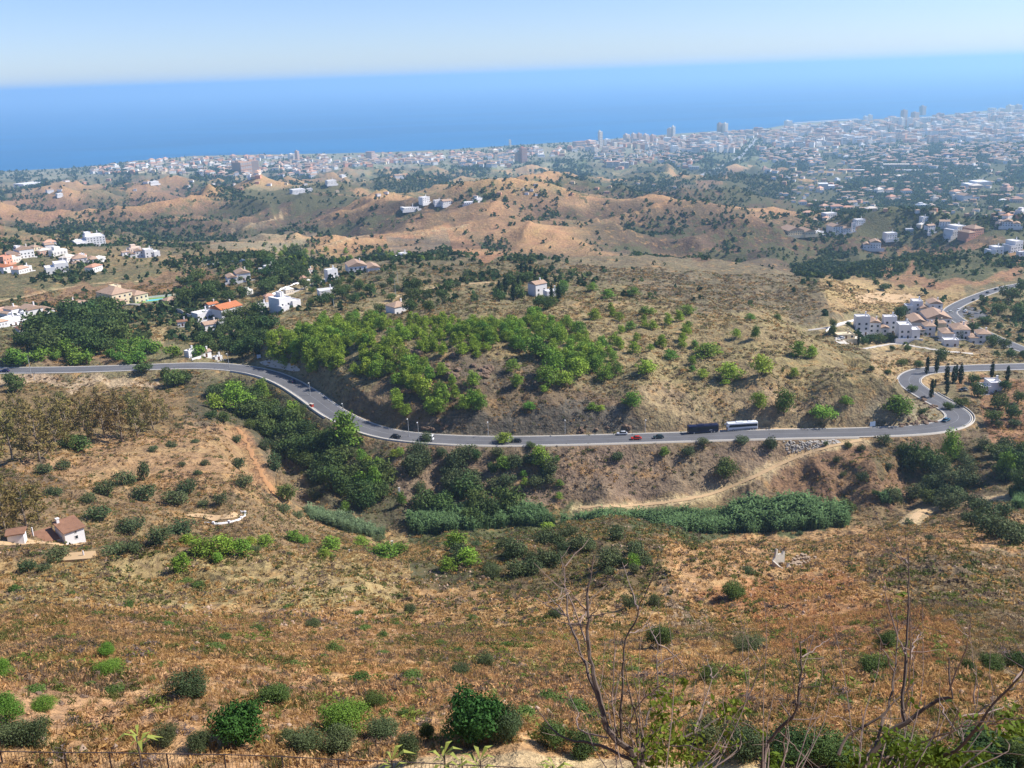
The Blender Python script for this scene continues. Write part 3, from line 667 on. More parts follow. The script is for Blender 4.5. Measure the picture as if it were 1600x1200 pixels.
def tmpl_cypress(seed, n, size):
    g = random.Random(seed); lobes = []
    for i in range(12):
        t = i/11; r = .105*math.sin(math.pi*(.12+.86*t))**.7*g.uniform(.85, 1.1); lobes.append((g.uniform(-.015, .015), g.uniform(-.015, .015), .07+.88*t, r, r, .09))
    V, F, C = leafcloud(n, size, lobes, seed, .35, 1.7)
    mb = MB(); mb.tube([(0, 0, -.04), (0, 0, .6)], [.022, .01], 6); return V, F, C, mb
def tmpl_euca(seed, n, size):
    g = random.Random(seed); lobes = []; mb = MB(); tr = [(0, 0, -.05), (.01, .02, .25), (.0, .03, .55), (.02, .02, .85)]; mb.tube(tr, [.022, .018, .012, .005], 7)
    for i in range(12):
        a = i*2.4+g.random(); z = .14+.07*i; r = g.uniform(.1, .26)*(1.15-.5*i/12); x, y = math.cos(a)*r, math.sin(a)*r
        lobes.append((x, y, z+.06, g.uniform(.08, .13), g.uniform(.08, .13), g.uniform(.08, .15))); mb.tube([(0, .02, z-.08), (x*.5, y*.5, z-.02), (x, y, z+.06)], [.01, .006, .003], 4)
    V, F, C = leafcloud(n, size, lobes, seed, .8, 1.9, 0); return V, F, C, mb
def tm(fn, key, k, **kw):
    out = []
    for i in range(k):
        V, F, C, mb = fn(seed=100*k+i*7+len(key), **kw)
        tm_mat = LM[key]; out.append((cloudmesh(key+'_crown', tm_mat, V, F, C), mb.mesh(key+'_trunk', palebark if key == 'euca' else bark, True)))
    return out
TP = dict(pine=tm(tmpl_pine, 'pine', 7, n=1300, size=.028), dark=tm(tmpl_dome, 'dark', 6, n=1100, size=.032), olive=tm(tmpl_dome, 'olive', 6, n=1000, size=.03, base=.22),
          bright=tm(tmpl_dome, 'bright', 4, n=560, size=.045, base=.24), cypress=tm(tmpl_cypress, 'cypress', 3, n=420, size=.028), euca=tm(tmpl_euca, 'euca', 5, n=1000, size=.0165),
          carob=tm(tmpl_dome, 'carob', 2, n=700, size=.045))
TN = dict(pine=tm(tmpl_pine, 'bright', 3, n=9000, size=.0135, round_=True), dark=tm(tmpl_dome, 'dark', 3, n=6500, size=.0155), olive=tm(tmpl_dome, 'olive', 3, n=6000, size=.015, base=.22),
          bright=tm(tmpl_dome, 'palmetto', 3, n=1500, size=.03, base=.2), carob=tm(tmpl_dome, 'carob', 2, n=7500, size=.021, nl=14, base=.36))
# ------------------------------------------------------------------ labels
LMK = [('the navy coach', 1098, 662), ('the white coach', 1159, 658), ('the hairpin bend', 1500, 655), ('the rocky crag', 745, 595), ('the white tiled cottage', 105, 828), ('the ruined white walls', 1240, 875), ('the right end of the reed bed', 1290, 800),
       ('the lay-by sign', 1363, 665), ('the white hilltop house with cypresses', 845, 450), ('the turquoise pool', 245, 465), ('the orange-roofed villa', 350, 487), ('the white apartment village', 1430, 500), ('the orange clay track', 405, 735),
       ('the round stone terrace', 340, 808), ('the white gateposts', 610, 858), ('the knoll crest', 950, 822), ('the left end of the main road', 10, 580), ('the lamp post on the road bend', 537, 640), ('the big carob by the fence', 745, 1115),
       ('the shale road cutting', 850, 660), ('the red car', 995, 683), ('the white flatbed truck', 665, 685), ('the lone pine above the road', 540, 670), ('the dirt path under the road', 1100, 775), ('the foot of the farm track', 1430, 810), ('the tiled house above the pine thicket', 620, 482),
       ('the white flat-roofed villa', 440, 472), ('the grey dome-shaped hill', 1080, 430), ('the pale dirt lot', 1380, 465), ('the road junction', 1500, 490), ('the round bright pine by the fence', 540, 1110), ('the sandy path', 900, 1180), ('the white bungalow right of the bend', 1550, 600),
       ('the big bare shrub', 980, 1100), ('the leafless bush at right', 1400, 1130), ('the left bank of stones', 340, 1075), ('the roadside pull-in', 420, 568), ('the long white villa on the ridge', 565, 412)]
PENDING = []
ORD = ['nearest', 'second nearest', 'third nearest', 'fourth nearest', 'fifth nearest', 'sixth nearest', 'seventh nearest', 'eighth nearest', 'ninth nearest', 'tenth nearest']
def rel(u, v):
    best = min(LMK, key=lambda q: math.hypot((q[1]-u)*1.0, (q[2]-v)*1.3)); dx = u-best[1]; dy = (v-best[2])*1.3
    r = ('right of' if dx > 0 else 'left of') if abs(dx) > abs(dy) else ('downhill of' if dy > 0 else 'uphill of')
    return r, best[0], math.hypot(dx, dy)
def autolabel(o, adj, u, v): PENDING.append((o, adj, u, v))
def flush_labels():
    from collections import defaultdict
    D = defaultdict(list)
    for o, adj, u, v in PENDING:
        r, nm, d = rel(u, v); D[(adj, r, nm)].append((d, o))
    for (adj, r, nm), L in D.items():
        L.sort(key=lambda t: t[0])
        for i, (d, o) in enumerate(L):
            if len(L) == 1: o['label'] = f'{adj} {r} {nm}'
            elif i < 10: o['label'] = f'{adj} {r} {nm}, {ORD[i]}'
            else: o['label'] = f'{adj} {r} {nm}, farther off'
# ------------------------------------------------------------------ planting
NAMES = dict(pine=('pine_tree', 'pine tree', 'green pine tree', 'pines on the hillsides'), dark=('evergreen_tree', 'tree', 'dark green evergreen tree', 'dark evergreens on the slopes'),
             olive=('olive_bush', 'bush', 'grey-green round bush', 'grey-green bushes on the slopes'), bright=('leafy_bush', 'bush', 'bright green leafy bush', 'bright green bushes'), cypress=('cypress_tree', 'cypress', 'slim dark cypress', 'cypresses near the houses'),
             euca=('eucalyptus_tree', 'eucalyptus', 'olive-brown pale-trunked eucalyptus', 'eucalyptus belt below the left road'), carob=('carob_tree', 'carob tree', 'dense glossy carob tree', 'carob trees by the fence'))
COUNT = {}; OCC = []
def plant(kind, u, v, hpx, wpx=None, near=False, name=None, adj=None, p=None, rot=None):
    """base at pixel-sighted ground point; size from how big it looks at that distance"""
    if p is None:
        p = gp(u, v)
    d = math.sqrt(p[0]**2+p[1]**2+(p[2]-HC)**2); H = hpx*d/FP
    T = (TN if near else TP)[kind]; k = random.randrange(len(T)); crown, trunk = T[k]
    nm, cat, ad, grp = NAMES[kind]
    asp = {'pine': .72, 'dark': 1.15, 'olive': 1.1, 'bright': 1.1, 'cypress': .21, 'euca': .52, 'carob': 1.15}[kind]
    if near and kind == 'pine': asp = 1.15
    H = H*1.02; W_ = (wpx*d/FP) if wpx else H*asp
    size = 'tall' if hpx > 30 else ('small' if hpx < 14 else 'mid-sized')
    if cat in ('bush',): size = 'large' if hpx > 30 else ('tiny' if hpx < 12 else 'small')
    e = empty(nm, (p[0], p[1], p[2]-.05), rot if rot is not None else random.random()*6.28, None, cat, grp)
    sx = W_/asp; e.scale = (sx, sx, H)
    c = link('crown', crown, e); t = link('trunk', trunk, e)
    COUNT[kind] = COUNT.get(kind, 0)+1
    autolabel(e, adj or f'{size} {ad}', u, v)
    return e
def P_(kind, rows, near=False):
    for r in rows:
        plant(kind, r[0], r[1], r[2], r[3] if len(r) > 3 else None, near)
# foreground strip
P_('carob', [(742, 1160, 92, 98), (376, 1162, 78, 82)], True)
P_('pine', [(540, 1142, 50, 80), (168, 1026, 24, 25), (172, 1054, 24, 44), (4, 1062, 36, 32), (12, 1132, 52, 48), (70, 1108, 20, 38)], True)
P_('dark', [(668, 1157, 40, 30), (430, 1102, 44, 60), (585, 1104, 32, 40), (866, 1170, 62, 56), (912, 1182, 50, 60), (1235, 1190, 70, 90), (1300, 1195, 60, 90), (1540, 1188, 50, 110), (1590, 1192, 50, 60), (1385, 1014, 34, 36), (1364, 1052, 34, 54), (1512, 1052, 26, 26), (1548, 1046, 28, 40), (1590, 1048, 34, 44), (1030, 1012, 48, 52), (1145, 934, 32, 44), (1110, 1064, 26, 42), (1420, 1192, 50, 80)], True)
P_('olive', [(790, 1158, 72, 58), (478, 1174, 52, 58), (530, 1174, 56, 62), (600, 1150, 38, 58), (640, 1192, 74, 38), (300, 1084, 50, 60), (262, 1160, 40, 40), (312, 1172, 42, 42), (55, 1164, 54, 46), (20, 1160, 40, 46), (760, 1042, 32, 32), (718, 1054, 20, 38), (1170, 1016, 24, 54), (1182, 1010, 18, 40), (985, 950, 28, 30), (1022, 948, 28, 22), (866, 966, 22, 30), (770, 904, 30, 34), (640, 958, 20, 22), (490, 980, 20, 26), (800, 1140, 40, 44), (450, 1160, 30, 30), (1100, 1165, 60, 60), (1160, 1182, 70, 76)], True)
P_('bright', [(562, 1065, 17, 44), (522, 1018, 16, 34), (645, 1060, 16, 40), (715, 1020, 12, 22), (635, 1118, 16, 30), (598, 994, 12, 20), (350, 1000, 12, 30), (335, 1015, 12, 40), (110, 930, 10, 20), (235, 1065, 12, 22), (180, 1082, 16, 34), (55, 1080, 14, 34), (570, 985, 12, 22), (310, 917, 12, 26), (290, 910, 9, 24), (25, 925, 16, 22), (990, 1050, 12, 26), (860, 1095, 18, 50), (900, 1110, 18, 44), (930, 1130, 16, 40), (820, 1120, 20, 40), (1370, 1064, 12, 22), (1275, 1075, 12, 24), (1210, 1072, 10, 16), (1400, 1180, 22, 50), (505, 1030, 12, 20), (450, 950, 9, 20), (620, 980, 9, 22), (560, 960, 9, 20), (680, 1070, 12, 26), (595, 1025, 9, 30), (460, 1045, 14, 40), (400, 985, 10, 26), (140, 1075, 12, 26), (245, 1045, 11, 30), (200, 948, 10, 26), (150, 962, 9, 22), (260, 978, 9, 24), (90, 1000, 10, 24), (740, 968, 9, 20), (790, 1010, 9, 24), (690, 1008, 9, 24), (840, 1052, 10, 24), (950, 1075, 10, 22), (1060, 1100, 12, 26), (1150, 1100, 12, 24), (1240, 1040, 10, 20), (1320, 1100, 12, 26), (1480, 1100, 12, 28), (1560, 1120, 14, 30), (1470, 1040, 10, 20)], True)
# middle slopes
P_('pine', [(712, 860, 32, 33), (730, 884, 30, 33), (700, 890, 22, 22), (352, 866, 32, 32), (377, 866, 26, 28), (391, 852, 15, 17), (293, 852, 18, 20), (319, 868, 29, 31), (341, 880, 18, 15), (282, 892, 27, 24), (518, 860, 24, 26), (508, 870, 14, 18), (415, 855, 20, 24), (458, 846, 18, 24), (475, 850, 14, 16), (990, 886, 22, 18), (856, 828, 12, 20), (600, 870, 22, 40), (625, 864, 18, 22), (565, 852, 14, 20),
            (540, 697, 56, 46), (460, 652, 26, 22), (410, 622, 30, 22), (371, 642, 46, 36), (336, 640, 26, 22), (587, 772, 48, 20), (568, 766, 32, 30), (592, 742, 30, 18), (565, 722, 24, 14), (576, 735, 26, 14), (616, 714, 14, 12), (626, 712, 14, 10), (845, 730, 36, 24), (786, 736, 28, 20), (788, 692, 18, 24), (856, 745, 20, 12), (1038, 712, 15, 14), (627, 790, 24, 14), (540, 800, 18, 12), (538, 775, 22, 12), (870, 720, 10, 8), (820, 760, 16, 10), (875, 760, 12, 10), (874, 780, 12, 10), (1483, 722, 50, 24), (1571, 750, 46, 22), (818, 745, 12, 10),
            (1225, 648, 42, 25), (1186, 638, 27, 22), (989, 634, 23, 26), (1287, 652, 18, 32), (1404, 648, 30, 36), (1322, 633, 14, 15), (945, 595, 26, 20), (1248, 557, 24, 22), (1268, 560, 20, 18), (1240, 590, 16, 14), (1190, 585, 32, 28), (1107, 557, 22, 36), (1140, 592, 26, 32), (1010, 585, 24, 30), (1048, 562, 16, 18), (1098, 590, 14, 16), (1082, 568, 12, 12), (1082, 580, 10, 10), (1150, 528, 16, 12), (1085, 543, 12, 12), (1075, 515, 15, 12), (1134, 600, 8, 12), (1020, 515, 15, 14), (1016, 548, 12, 10), (985, 515, 14, 16), (1007, 492, 14, 18), (930, 500, 18, 18), (968, 502, 16, 12), (950, 465, 14, 20), (990, 462, 14, 18), (1074, 490, 14, 24), (1172, 500, 10, 12), (1215, 500, 10, 10), (1180, 530, 22, 12), (925, 455, 14, 14), (855, 600, 30, 30), (882, 602, 24, 26), (905, 590, 36, 26), (865, 585, 44, 28), (838, 560, 40, 34), (800, 580, 20, 18), (808, 606, 24, 18), (827, 640, 14, 18), (850, 612, 12, 12), (925, 640, 12, 14), (938, 642, 10, 12), (880, 455, 18, 14)])
P_('olive', [(205, 834, 34, 46), (250, 848, 32, 44), (284, 836, 34, 44), (155, 812, 32, 42), (276, 788, 32, 42), (226, 782, 32, 42), (195, 758, 32, 38), (165, 772, 30, 36), (293, 770, 30, 36), (381, 760, 24, 34), (373, 732, 24, 26), (225, 750, 40, 22), (70, 740, 22, 28), (100, 735, 22, 26), (240, 705, 12, 18), (268, 698, 12, 24), (320, 727, 13, 15), (285, 729, 11, 14), (345, 787, 22, 26), (318, 790, 13, 20), (370, 692, 19, 19), (305, 692, 8, 16), (90, 877, 27, 42), (45, 892, 26, 30), (70, 892, 16, 24), (180, 866, 20, 44), (210, 860, 20, 34), (85, 775, 20, 30), (140, 785, 22, 28), (35, 780, 20, 26), (310, 742, 12, 16), (665, 722, 30, 24), (668, 690, 22, 20), (1160, 692, 15, 26), (1205, 700, 24, 26), (1100, 694, 14, 22), (965, 718, 17, 24), (1075, 712, 22, 28), (1395, 785, 34, 28), (1530, 802, 34, 38), (1565, 806, 30, 32), (1460, 764, 30, 40), (1347, 752, 20, 22), (1307, 722, 14, 14), (1317, 745, 12, 12), (1388, 734, 16, 18), (1168, 894, 13, 26), (1250, 835, 8, 12), (1452, 845, 12, 18), (1420, 818, 10, 18), (745, 855, 14, 20), (440, 800, 20, 34), (465, 810, 16, 24), (430, 735, 40, 30), (415, 704, 28, 24), (430, 705, 20, 20), (500, 752, 40, 44), (490, 780, 26, 24), (545, 830, 14, 30), (590, 845, 14, 30), (710, 770, 50, 44), (725, 760, 44, 34), (1585, 665, 14, 20), (1560, 668, 14, 16), (1345, 705, 14, 16), (450, 868, 9, 14), (400, 862, 12, 20), (500, 862, 9, 14)])
P_('dark', [(450, 782, 32, 38), (120, 704, 28, 50), (105, 700, 22, 30), (1133, 746, 38, 40), (1320, 804, 28, 36), (1450, 787, 26, 34), (1452, 762, 20, 24), (1491, 780, 22, 34), (1570, 834, 20, 26), (1592, 838, 26, 30), (1425, 728, 44, 34), (1440, 738, 46, 40), (1458, 742, 40, 34), (1410, 715, 30, 26), (1475, 735, 30, 24), (1556, 712, 24, 36), (1590, 745, 50, 40), (1600, 770, 50, 40), (1598, 720, 36, 30), (745, 806, 30, 34), (730, 800, 24, 30), (800, 808, 36, 40), (275, 604, 34, 46), (290, 600, 28, 30), (258, 592, 22, 20), (225, 582, 20, 34), (25, 612, 30, 34), (15, 600, 20, 20), (470, 650, 22, 20), (430, 640, 22, 20), (450, 680, 30, 26), (480, 690, 30, 26), (420, 660, 22, 22), (400, 640, 18, 20), (500, 700, 30, 24), (470, 720, 28, 26), (520, 730, 26, 24), (440, 660, 22, 22), (350, 660, 22, 22), (330, 655, 18, 20), (390, 670, 18, 22), (770, 740, 24, 20), (830, 700, 12, 20), (745, 720, 26, 20), (1325, 700, 12, 16), (1290, 697, 10, 10), (520, 560, 16, 20), (1368, 775, 12, 14)])
# eucalyptus belt
for (u, v, h) in [(20, 720, 70), (62, 722, 76), (45, 700, 60), (88, 705, 66), (110, 690, 62), (140, 688, 60), (165, 684, 62), (190, 690, 66), (215, 684, 60), (205, 670, 50), (240, 672, 46), (8, 690, 56), (130, 668, 50), (75, 680, 56), (155, 664, 48), (42, 828, 66), (62, 815, 56), (10, 838, 60), (25, 818, 60), (2, 800, 54), (30, 670, 50), (100, 662, 46), (180, 662, 44), (230, 655, 40), (255, 660, 36)]:
    plant('euca', u, v, h)
# scattered pine thickets on the hill and beyond the road
PSTUFF = []
def scatter(kind, poly, n, h0, h1, mind=5, rockless=True):
    xs = [p[0] for p in poly]; ys = [p[1] for p in poly]; pts = []; t = 0
    while len(pts) < n and t < n*60:
        t += 1; u = random.uniform(min(xs), max(xs)); v = random.uniform(min(ys), max(ys))
        if not inpoly(np.array([u]), np.array([v]), poly)[0]: continue
        if any(abs(u-a) < mind and abs(v-b) < mind*.6 for a, b in pts): continue
        pts.append((u, v))
    pts.sort(key=lambda q: q[1])
    for u, v in pts:
        h_ = random.uniform(h0, h1)*(1+.0025*(v-500))
        if kind == 'pine' and COUNT.get('pine', 0) >= 298: p_ = gp(u, v); PSTUFF.append((p_[0], p_[1], h_*math.sqrt(p_[0]**2+p_[1]**2+(p_[2]-HC)**2)/FP))
        else: plant(kind, u, v, h_)
scatter('pine', [(560, 585), (640, 560), (740, 600), (760, 640), (680, 655), (620, 650), (560, 610)], 34, 15, 26, 8)
scatter('pine', [(700, 525), (780, 500), (850, 492), (920, 520), (960, 560), (975, 590), (900, 580), (830, 560), (790, 545)], 100, 13, 24, 5)
scatter('dark', [(330, 620), (400, 615), (470, 660), (560, 720), (620, 780), (560, 800), (470, 740), (400, 670)], 46, 16, 30, 8)
scatter('olive', [(330, 620), (400, 615), (470, 660), (560, 720), (620, 780), (560, 800), (470, 740), (400, 670)], 30, 12, 24, 8)
scatter('olive', [(640, 700), (760, 705), (860, 720), (860, 770), (740, 790), (640, 770)], 26, 12, 24, 10)
scatter('dark', [(640, 800), (700, 770), (800, 790), (860, 800), (700, 830)], 8, 16, 30, 9)
scatter('olive', [(660, 880), (760, 860), (900, 830), (1040, 850), (1000, 900), (800, 910)], 30, 9, 20, 9)
scatter('olive', [(1360, 690), (1600, 690), (1600, 860), (1450, 800), (1380, 760)], 30, 12, 24, 12)
scatter('pine', [(440, 555), (470, 520), (530, 490), (600, 495), (640, 530), (600, 570), (560, 590), (520, 580), (460, 562)], 86, 12, 23, 5)
scatter('pine', [(400, 560), (440, 520), (520, 495), (560, 520), (520, 575), (450, 566)], 30, 15, 24, 6)
scatter('pine', [(880, 490), (960, 480), (1100, 500), (1060, 560), (980, 560)], 18, 12, 20, 9)
scatter('pine', [(600, 500), (700, 500), (800, 520), (760, 550), (650, 550)], 22, 12, 20, 8)
scatter('dark', [(30, 545), (90, 500), (180, 490), (200, 530), (160, 560), (60, 555)], 26, 24, 44, 10)
scatter('dark', [(300, 560), (350, 510), (400, 490), (430, 520), (410, 560)], 24, 18, 32, 8)
scatter('bright', [(0, 570), (60, 545), (200, 540), (330, 560), (180, 572)], 30, 14, 24, 9)
scatter('dark', [(250, 480), (300, 440), (360, 430), (420, 400), (470, 400), (480, 440), (420, 460), (340, 480)], 40, 16, 34, 7)
scatter('pine', [(400, 400), (470, 385), (600, 395), (680, 408), (560, 408), (480, 420)], 36, 9, 15, 6)
scatter('pine', [(640, 505), (760, 500), (800, 530), (780, 560), (640, 560)], 34, 12, 20, 6)
scatter('pine', [(420, 565), (460, 520), (560, 495), (640, 520), (620, 580), (520, 590)], 40, 12, 20, 5)
scatter('dark', [(590, 490), (640, 440), (720, 455), (680, 500)], 12, 16, 28, 9)
scatter('dark', [(770, 470), (790, 440), (830, 440), (900, 470), (840, 490)], 14, 16, 28, 7)
scatter('olive', [(560, 440), (640, 420), (800, 430), (760, 470), (620, 480)], 22, 9, 16, 9)
scatter('dark', [(560, 480), (480, 480), (470, 450), (540, 440), (620, 440)], 18, 14, 26, 8)
for u, v, h in [(815, 432, 24), (822, 434, 22), (829, 437, 24), (836, 440, 22), (853, 452, 30), (862, 470, 28), (873, 472, 30), (802, 470, 30), (810, 455, 26), (790, 460, 30), (780, 462, 26), (1448, 585, 28), (1463, 583, 26), (1478, 600, 32), (1455, 622, 30), (1461, 606, 14), (1489, 600, 28), (1493, 596, 26), (1500, 600, 32), (1549, 591, 26), (1573, 600, 28), (1341, 540, 18), (1461, 520, 24), (190, 545, 16), (520, 478, 14), (405, 560, 26), (401, 556, 22), (1479, 616, 24)]:
    plant('cypress', u, v, h)
P_('dark', [(1302, 512, 18, 12), (1301, 524, 20, 12), (1325, 510, 10, 10), (1394, 548, 10, 12), (1418, 548, 10, 14), (1408, 572, 14, 18), (1436, 575, 14, 18), (1388, 585, 10, 12), (1362, 578, 8, 12), (1470, 565, 26, 24), (1520, 520, 20, 22), (1500, 530, 20, 16), (1528, 620, 26, 30), (1560, 640, 30, 34), (1580, 655, 28, 26), (1520, 600, 18, 22), (1590, 630, 22, 20), (1550, 660, 22, 30), (1500, 635, 16, 24), (1360, 535, 16, 24), (1375, 535, 16, 26), (1390, 532, 14, 20), (1350, 537, 12, 16), (1405, 500, 24, 20), (1412, 492, 18, 16), (1467, 480, 18, 14), (1550, 540, 20, 24), (1568, 545, 18, 24), (1580, 558, 12, 20), (1600, 560, 14, 18), (1380, 453, 12, 20), (1408, 452, 10, 12), (1482, 640, 14, 20), (1580, 470, 26, 34), (1595, 455, 20, 20), (1560, 490, 20, 30), (1590, 495, 22, 30), (1540, 505, 12, 24), (1440, 648, 12, 16), (1425, 612, 12, 20), (1570, 610, 18, 22)])
print('planted', COUNT)
# ------------------------------------------------------------------ uncountable growth: merged tufts, reeds, far woods
UI = (UU > -60) & (UU < 1660)
def samp(arr, x, y):
    a = np.arctan2(x, y); r = np.hypot(x, y)
    j = np.clip(np.rint(np.interp(a, AZ, np.arange(len(AZ)))), 0, len(AZ)-1).astype(int); i = np.clip(np.rint(np.interp(r, RR, np.arange(len(RR)))), 0, len(RR)-1).astype(int)
    return arr[i, j]
roadpts = np.vstack([main, upper]+[P for k, P in TR.items() if P is not None])
def offroad(x, y, m=6.0):
    ok = np.ones(len(x), bool)
    for k in range(0, len(x), 20000):
        s = slice(k, k+20000); d = (x[s, None]-roadpts[None, ::3, 0])**2+(y[s, None]-roadpts[None, ::3, 1])**2; ok[s] = d.min(1) > m*m
    return ok
def polarpts(n, r0, r1, a=None):
    a = (42 if r1 < 900 else 33) if a is None else a; n = int(n*(1.33 if a > 40 else 1.05))
    r = np.sqrt(rng.uniform(r0*r0, r1*r1, n)); t = np.radians(rng.uniform(-a, a, n)); x = np.sin(t)*r; y = np.cos(t)*r
    return x, y, r
def stuffmesh(name, x, y, scale, colr, tmpls, mat, sink=.05, zs=None, label=None):
    z = hz_grid(x, y); T = rng.integers(0, len(tmpls), len(x)); rot = rng.uniform(0, 6.283, len(x)); Vs = []; Fs = []; Cs = []; off = 0
    zs = np.ones(len(x)) if zs is None else zs
    for k, (V, F, C) in enumerate(tmpls):
        I = np.nonzero(T == k)[0]
        if len(I) == 0: continue
        c = np.cos(rot[I])[:, None]; s = np.sin(rot[I])[:, None]; sc = scale[I][:, None]
        X = (V[None, :, 0]*c-V[None, :, 1]*s)*sc+x[I][:, None]; Y = (V[None, :, 0]*s+V[None, :, 1]*c)*sc+y[I][:, None]; Z = V[None, :, 2]*sc*zs[I][:, None]+(z[I]-sink*scale[I])[:, None]
        Vs.append(np.stack([X, Y, Z], -1).reshape(-1, 3)); Fs.append((F[None]+(off+np.arange(len(I))*len(V))[:, None, None]).reshape(-1, F.shape[1])); off += len(I)*len(V)
        Cs.append((colr[I][:, None, :]*C[None, :, None]).reshape(-1, 3))
    o = link(name, npmesh(name, np.concatenate(Vs), np.concatenate(Fs), mat, colors=np.clip(np.concatenate(Cs), 0, 1))); return tag(o, label, None, None, 'stuff')
sm, snt, sb = newmat('scrub_leaves'); sa = nd(snt, 'ShaderNodeAttribute', attribute_name='col'); snt.links.new(sa.outputs['Color'], sb.inputs['Base Color']); sb.inputs['Roughness'].default_value = .9; sb.inputs['Specular IOR Level'].default_value = .04
st_ = nd(snt, 'ShaderNodeBsdfTranslucent'); snt.links.new(sa.outputs['Color'], st_.inputs['Color']); sx_ = nd(snt, 'ShaderNodeMixShader'); sx_.inputs[0].default_value = .35; snt.links.new(sb.outputs[0], sx_.inputs[1]); snt.links.new(st_.outputs[0], sx_.inputs[2]); snt.links.new(sx_.outputs[0], snt.nodes['Material Output'].inputs['Surface'])
def blades(seed, n, h, w, sp):
    g = np.random.default_rng(seed); a = g.uniform(0, 6.28, n); r = g.uniform(0, .28, n); b = a+g.normal(0, .7, n); l = g.uniform(.05, sp, n); hh = h*g.uniform(.5, 1.1, n)
    x, y = np.cos(a)*r, np.sin(a)*r; dx, dy = np.cos(b), np.sin(b); z0 = np.zeros(n)
    V = np.stack([np.stack([x-dy*w, y+dx*w, z0], 1), np.stack([x+dy*w, y-dx*w, z0], 1), np.stack([x+dx*l+dy*w*.4, y+dy*l-dx*w*.4, hh], 1), np.stack([x+dx*l-dy*w*.4, y+dy*l+dx*w*.4, hh*.97], 1)], 1)
    return V.reshape(-1, 3), np.arange(4*n).reshape(n, 4), np.repeat(g.uniform(.8, 1.15, n), 4)
tuftG = [blades(500+i, 22, .5, .022, .3) for i in range(4)]
tuftL = [leafcloud(34, .062, [(0, 0, .22, .42, .42, .3)], 300+i, .6, 2.6, .1) for i in range(5)]
tuftM = [leafcloud(15, .14, [(0, 0, .22, .42, .42, .32)], 320+i, .5, 1.6, .1) for i in range(5)]
tuftF = [leafcloud(8, .27, [(0, 0, .36, .36, .36, .38)], 340+i, .5, 1.2) for i in range(6)]
A_ = lambda c: lin(np.array(c, float))*ALB_GAIN
def scrubcols(x, y, n):
    g = samp(ALB, x, y)*rng.uniform(1.0, 1.35, (n, 1)); q = rng.random(n)[:, None]
    v = samp(VEG, x, y)[:, None]; cl = fbm(x/7, y/7, 2, 201)[:, None]
    q = q*.7+cl*.6-.15
    c = np.where(q < .28, A_((130, 110, 92))*rng.uniform(.7, 1.05, (n, 1)), g)                  # grey dead
    c = np.where((q > .62), A_((190, 150, 94))*rng.uniform(.8, 1.05, (n, 1)), c)               # straw
    gp_ = sstep(.5, .68, fbm(x/6, y/5, 3, 205))[:, None]; gr = rng.random(n)[:, None] < v*.45+.04+.4*gp_
    c = np.where(gr, A_((112, 114, 62))*rng.uniform(.6, 1.15, (n, 1)), c)
    return c
def keep(x, y, dens): return rng.random(len(x)) < dens
def clumps(n, r0, r1, s0, s1, cols, name, label, seed, tm_):
    x, y, r = polarpts(n, r0, r1); q = fbm(x/9, y/8, 3, seed); m = (rng.random(len(x)) < sstep(.5, .7, q)*.9+.03) & offroad(x, y, 5); x, y = x[m], y[m]; k = len(x); c = np.array([A_(c_) for c_ in cols])[rng.integers(0, len(cols), k)]
    stuffmesh(name, x, y, rng.uniform(s0, s1, k), c*rng.uniform(.7, 1.15, (k, 1)), tm_, sm, zs=rng.uniform(.55, 1, k), label=label); print(name, k)
cl_ = [leafcloud(90, .05, [(0, 0, .25, .45, .45, .32), (.3, .1, .2, .25, .3, .22), (-.2, -.25, .18, .28, .2, .2)], 360+i, .6, 2.0, .1) for i in range(6)]
clumps(2600, 41, 130, .5, 1.5, [(130, 142, 66), (112, 130, 60), (150, 148, 84)], 'low_green_scrub', 'low green clumps among the dry grass of the near slope', 371, cl_)
clumps(1500, 41, 140, .5, 1.4, [(132, 116, 108), (120, 106, 96)], 'grey_dead_scrub', 'grey leafless cushions among the dry grass', 391, cl_)
clumps(9000, 130, 420, .8, 2.2, [(108, 114, 66), (92, 102, 60), (128, 112, 92)], 'low_green_scrub', 'low olive clumps on the middle slopes', 401, [leafcloud(30, .1, [(0, 0, .25, .45, .45, .32)], 380+i, .5, 1.6, .1) for i in range(5)])
# near slope
x, y, r = polarpts(66000, 40.5, 105); pt_ = fbm(x/5, y/5, 3, 211); m = (rng.random(len(x)) < sstep(.3, .55, pt_)*.75+.3) & offroad(x, y, 4); x, y, r = x[m], y[m], r[m]
stuffmesh('dry_scrub', x, y, rng.uniform(.25, .95, len(x))*(.6+.9*fbm(x/5, y/5, 2, 5)), scrubcols(x, y, len(x)), tuftL+tuftG+tuftG, sm, zs=rng.uniform(.6, 1.0, len(x)), label='low dry grass and scrub on the nearest slope')
x, y, r = polarpts(110000, 105, 300); m = (rng.random(len(x)) < sstep(.3, .55, fbm(x/9, y/9, 3, 213))*.7+.25) & offroad(x, y, 3.5); x, y, r = x[m], y[m], r[m]
stuffmesh('dry_scrub', x, y, rng.uniform(.5, 1.4, len(x)), scrubcols(x, y, len(x)), tuftM+[blades(600+i, 10, .5, .05, .3) for i in range(6)], sm, zs=rng.uniform(.5, .9, len(x)), label='low dry scrub on the middle slopes')
x, y, r = polarpts(120000, 300, 800); m = (rng.random(len(x)) < (sstep(.35, .6, fbm(x/14, y/14, 3, 217))*.8+.08)*np.clip(520/r, .3, 1)) & offroad(x, y, 8); x, y, r = x[m], y[m], r[m]
stuffmesh('dry_scrub', x, y, rng.uniform(.8, 2.2, len(x))*(r/420)**.5, scrubcols(x, y, len(x))*.92, tuftM, sm, zs=rng.uniform(.5, .85, len(x)), label='low scrub on the road banks and pine hill')
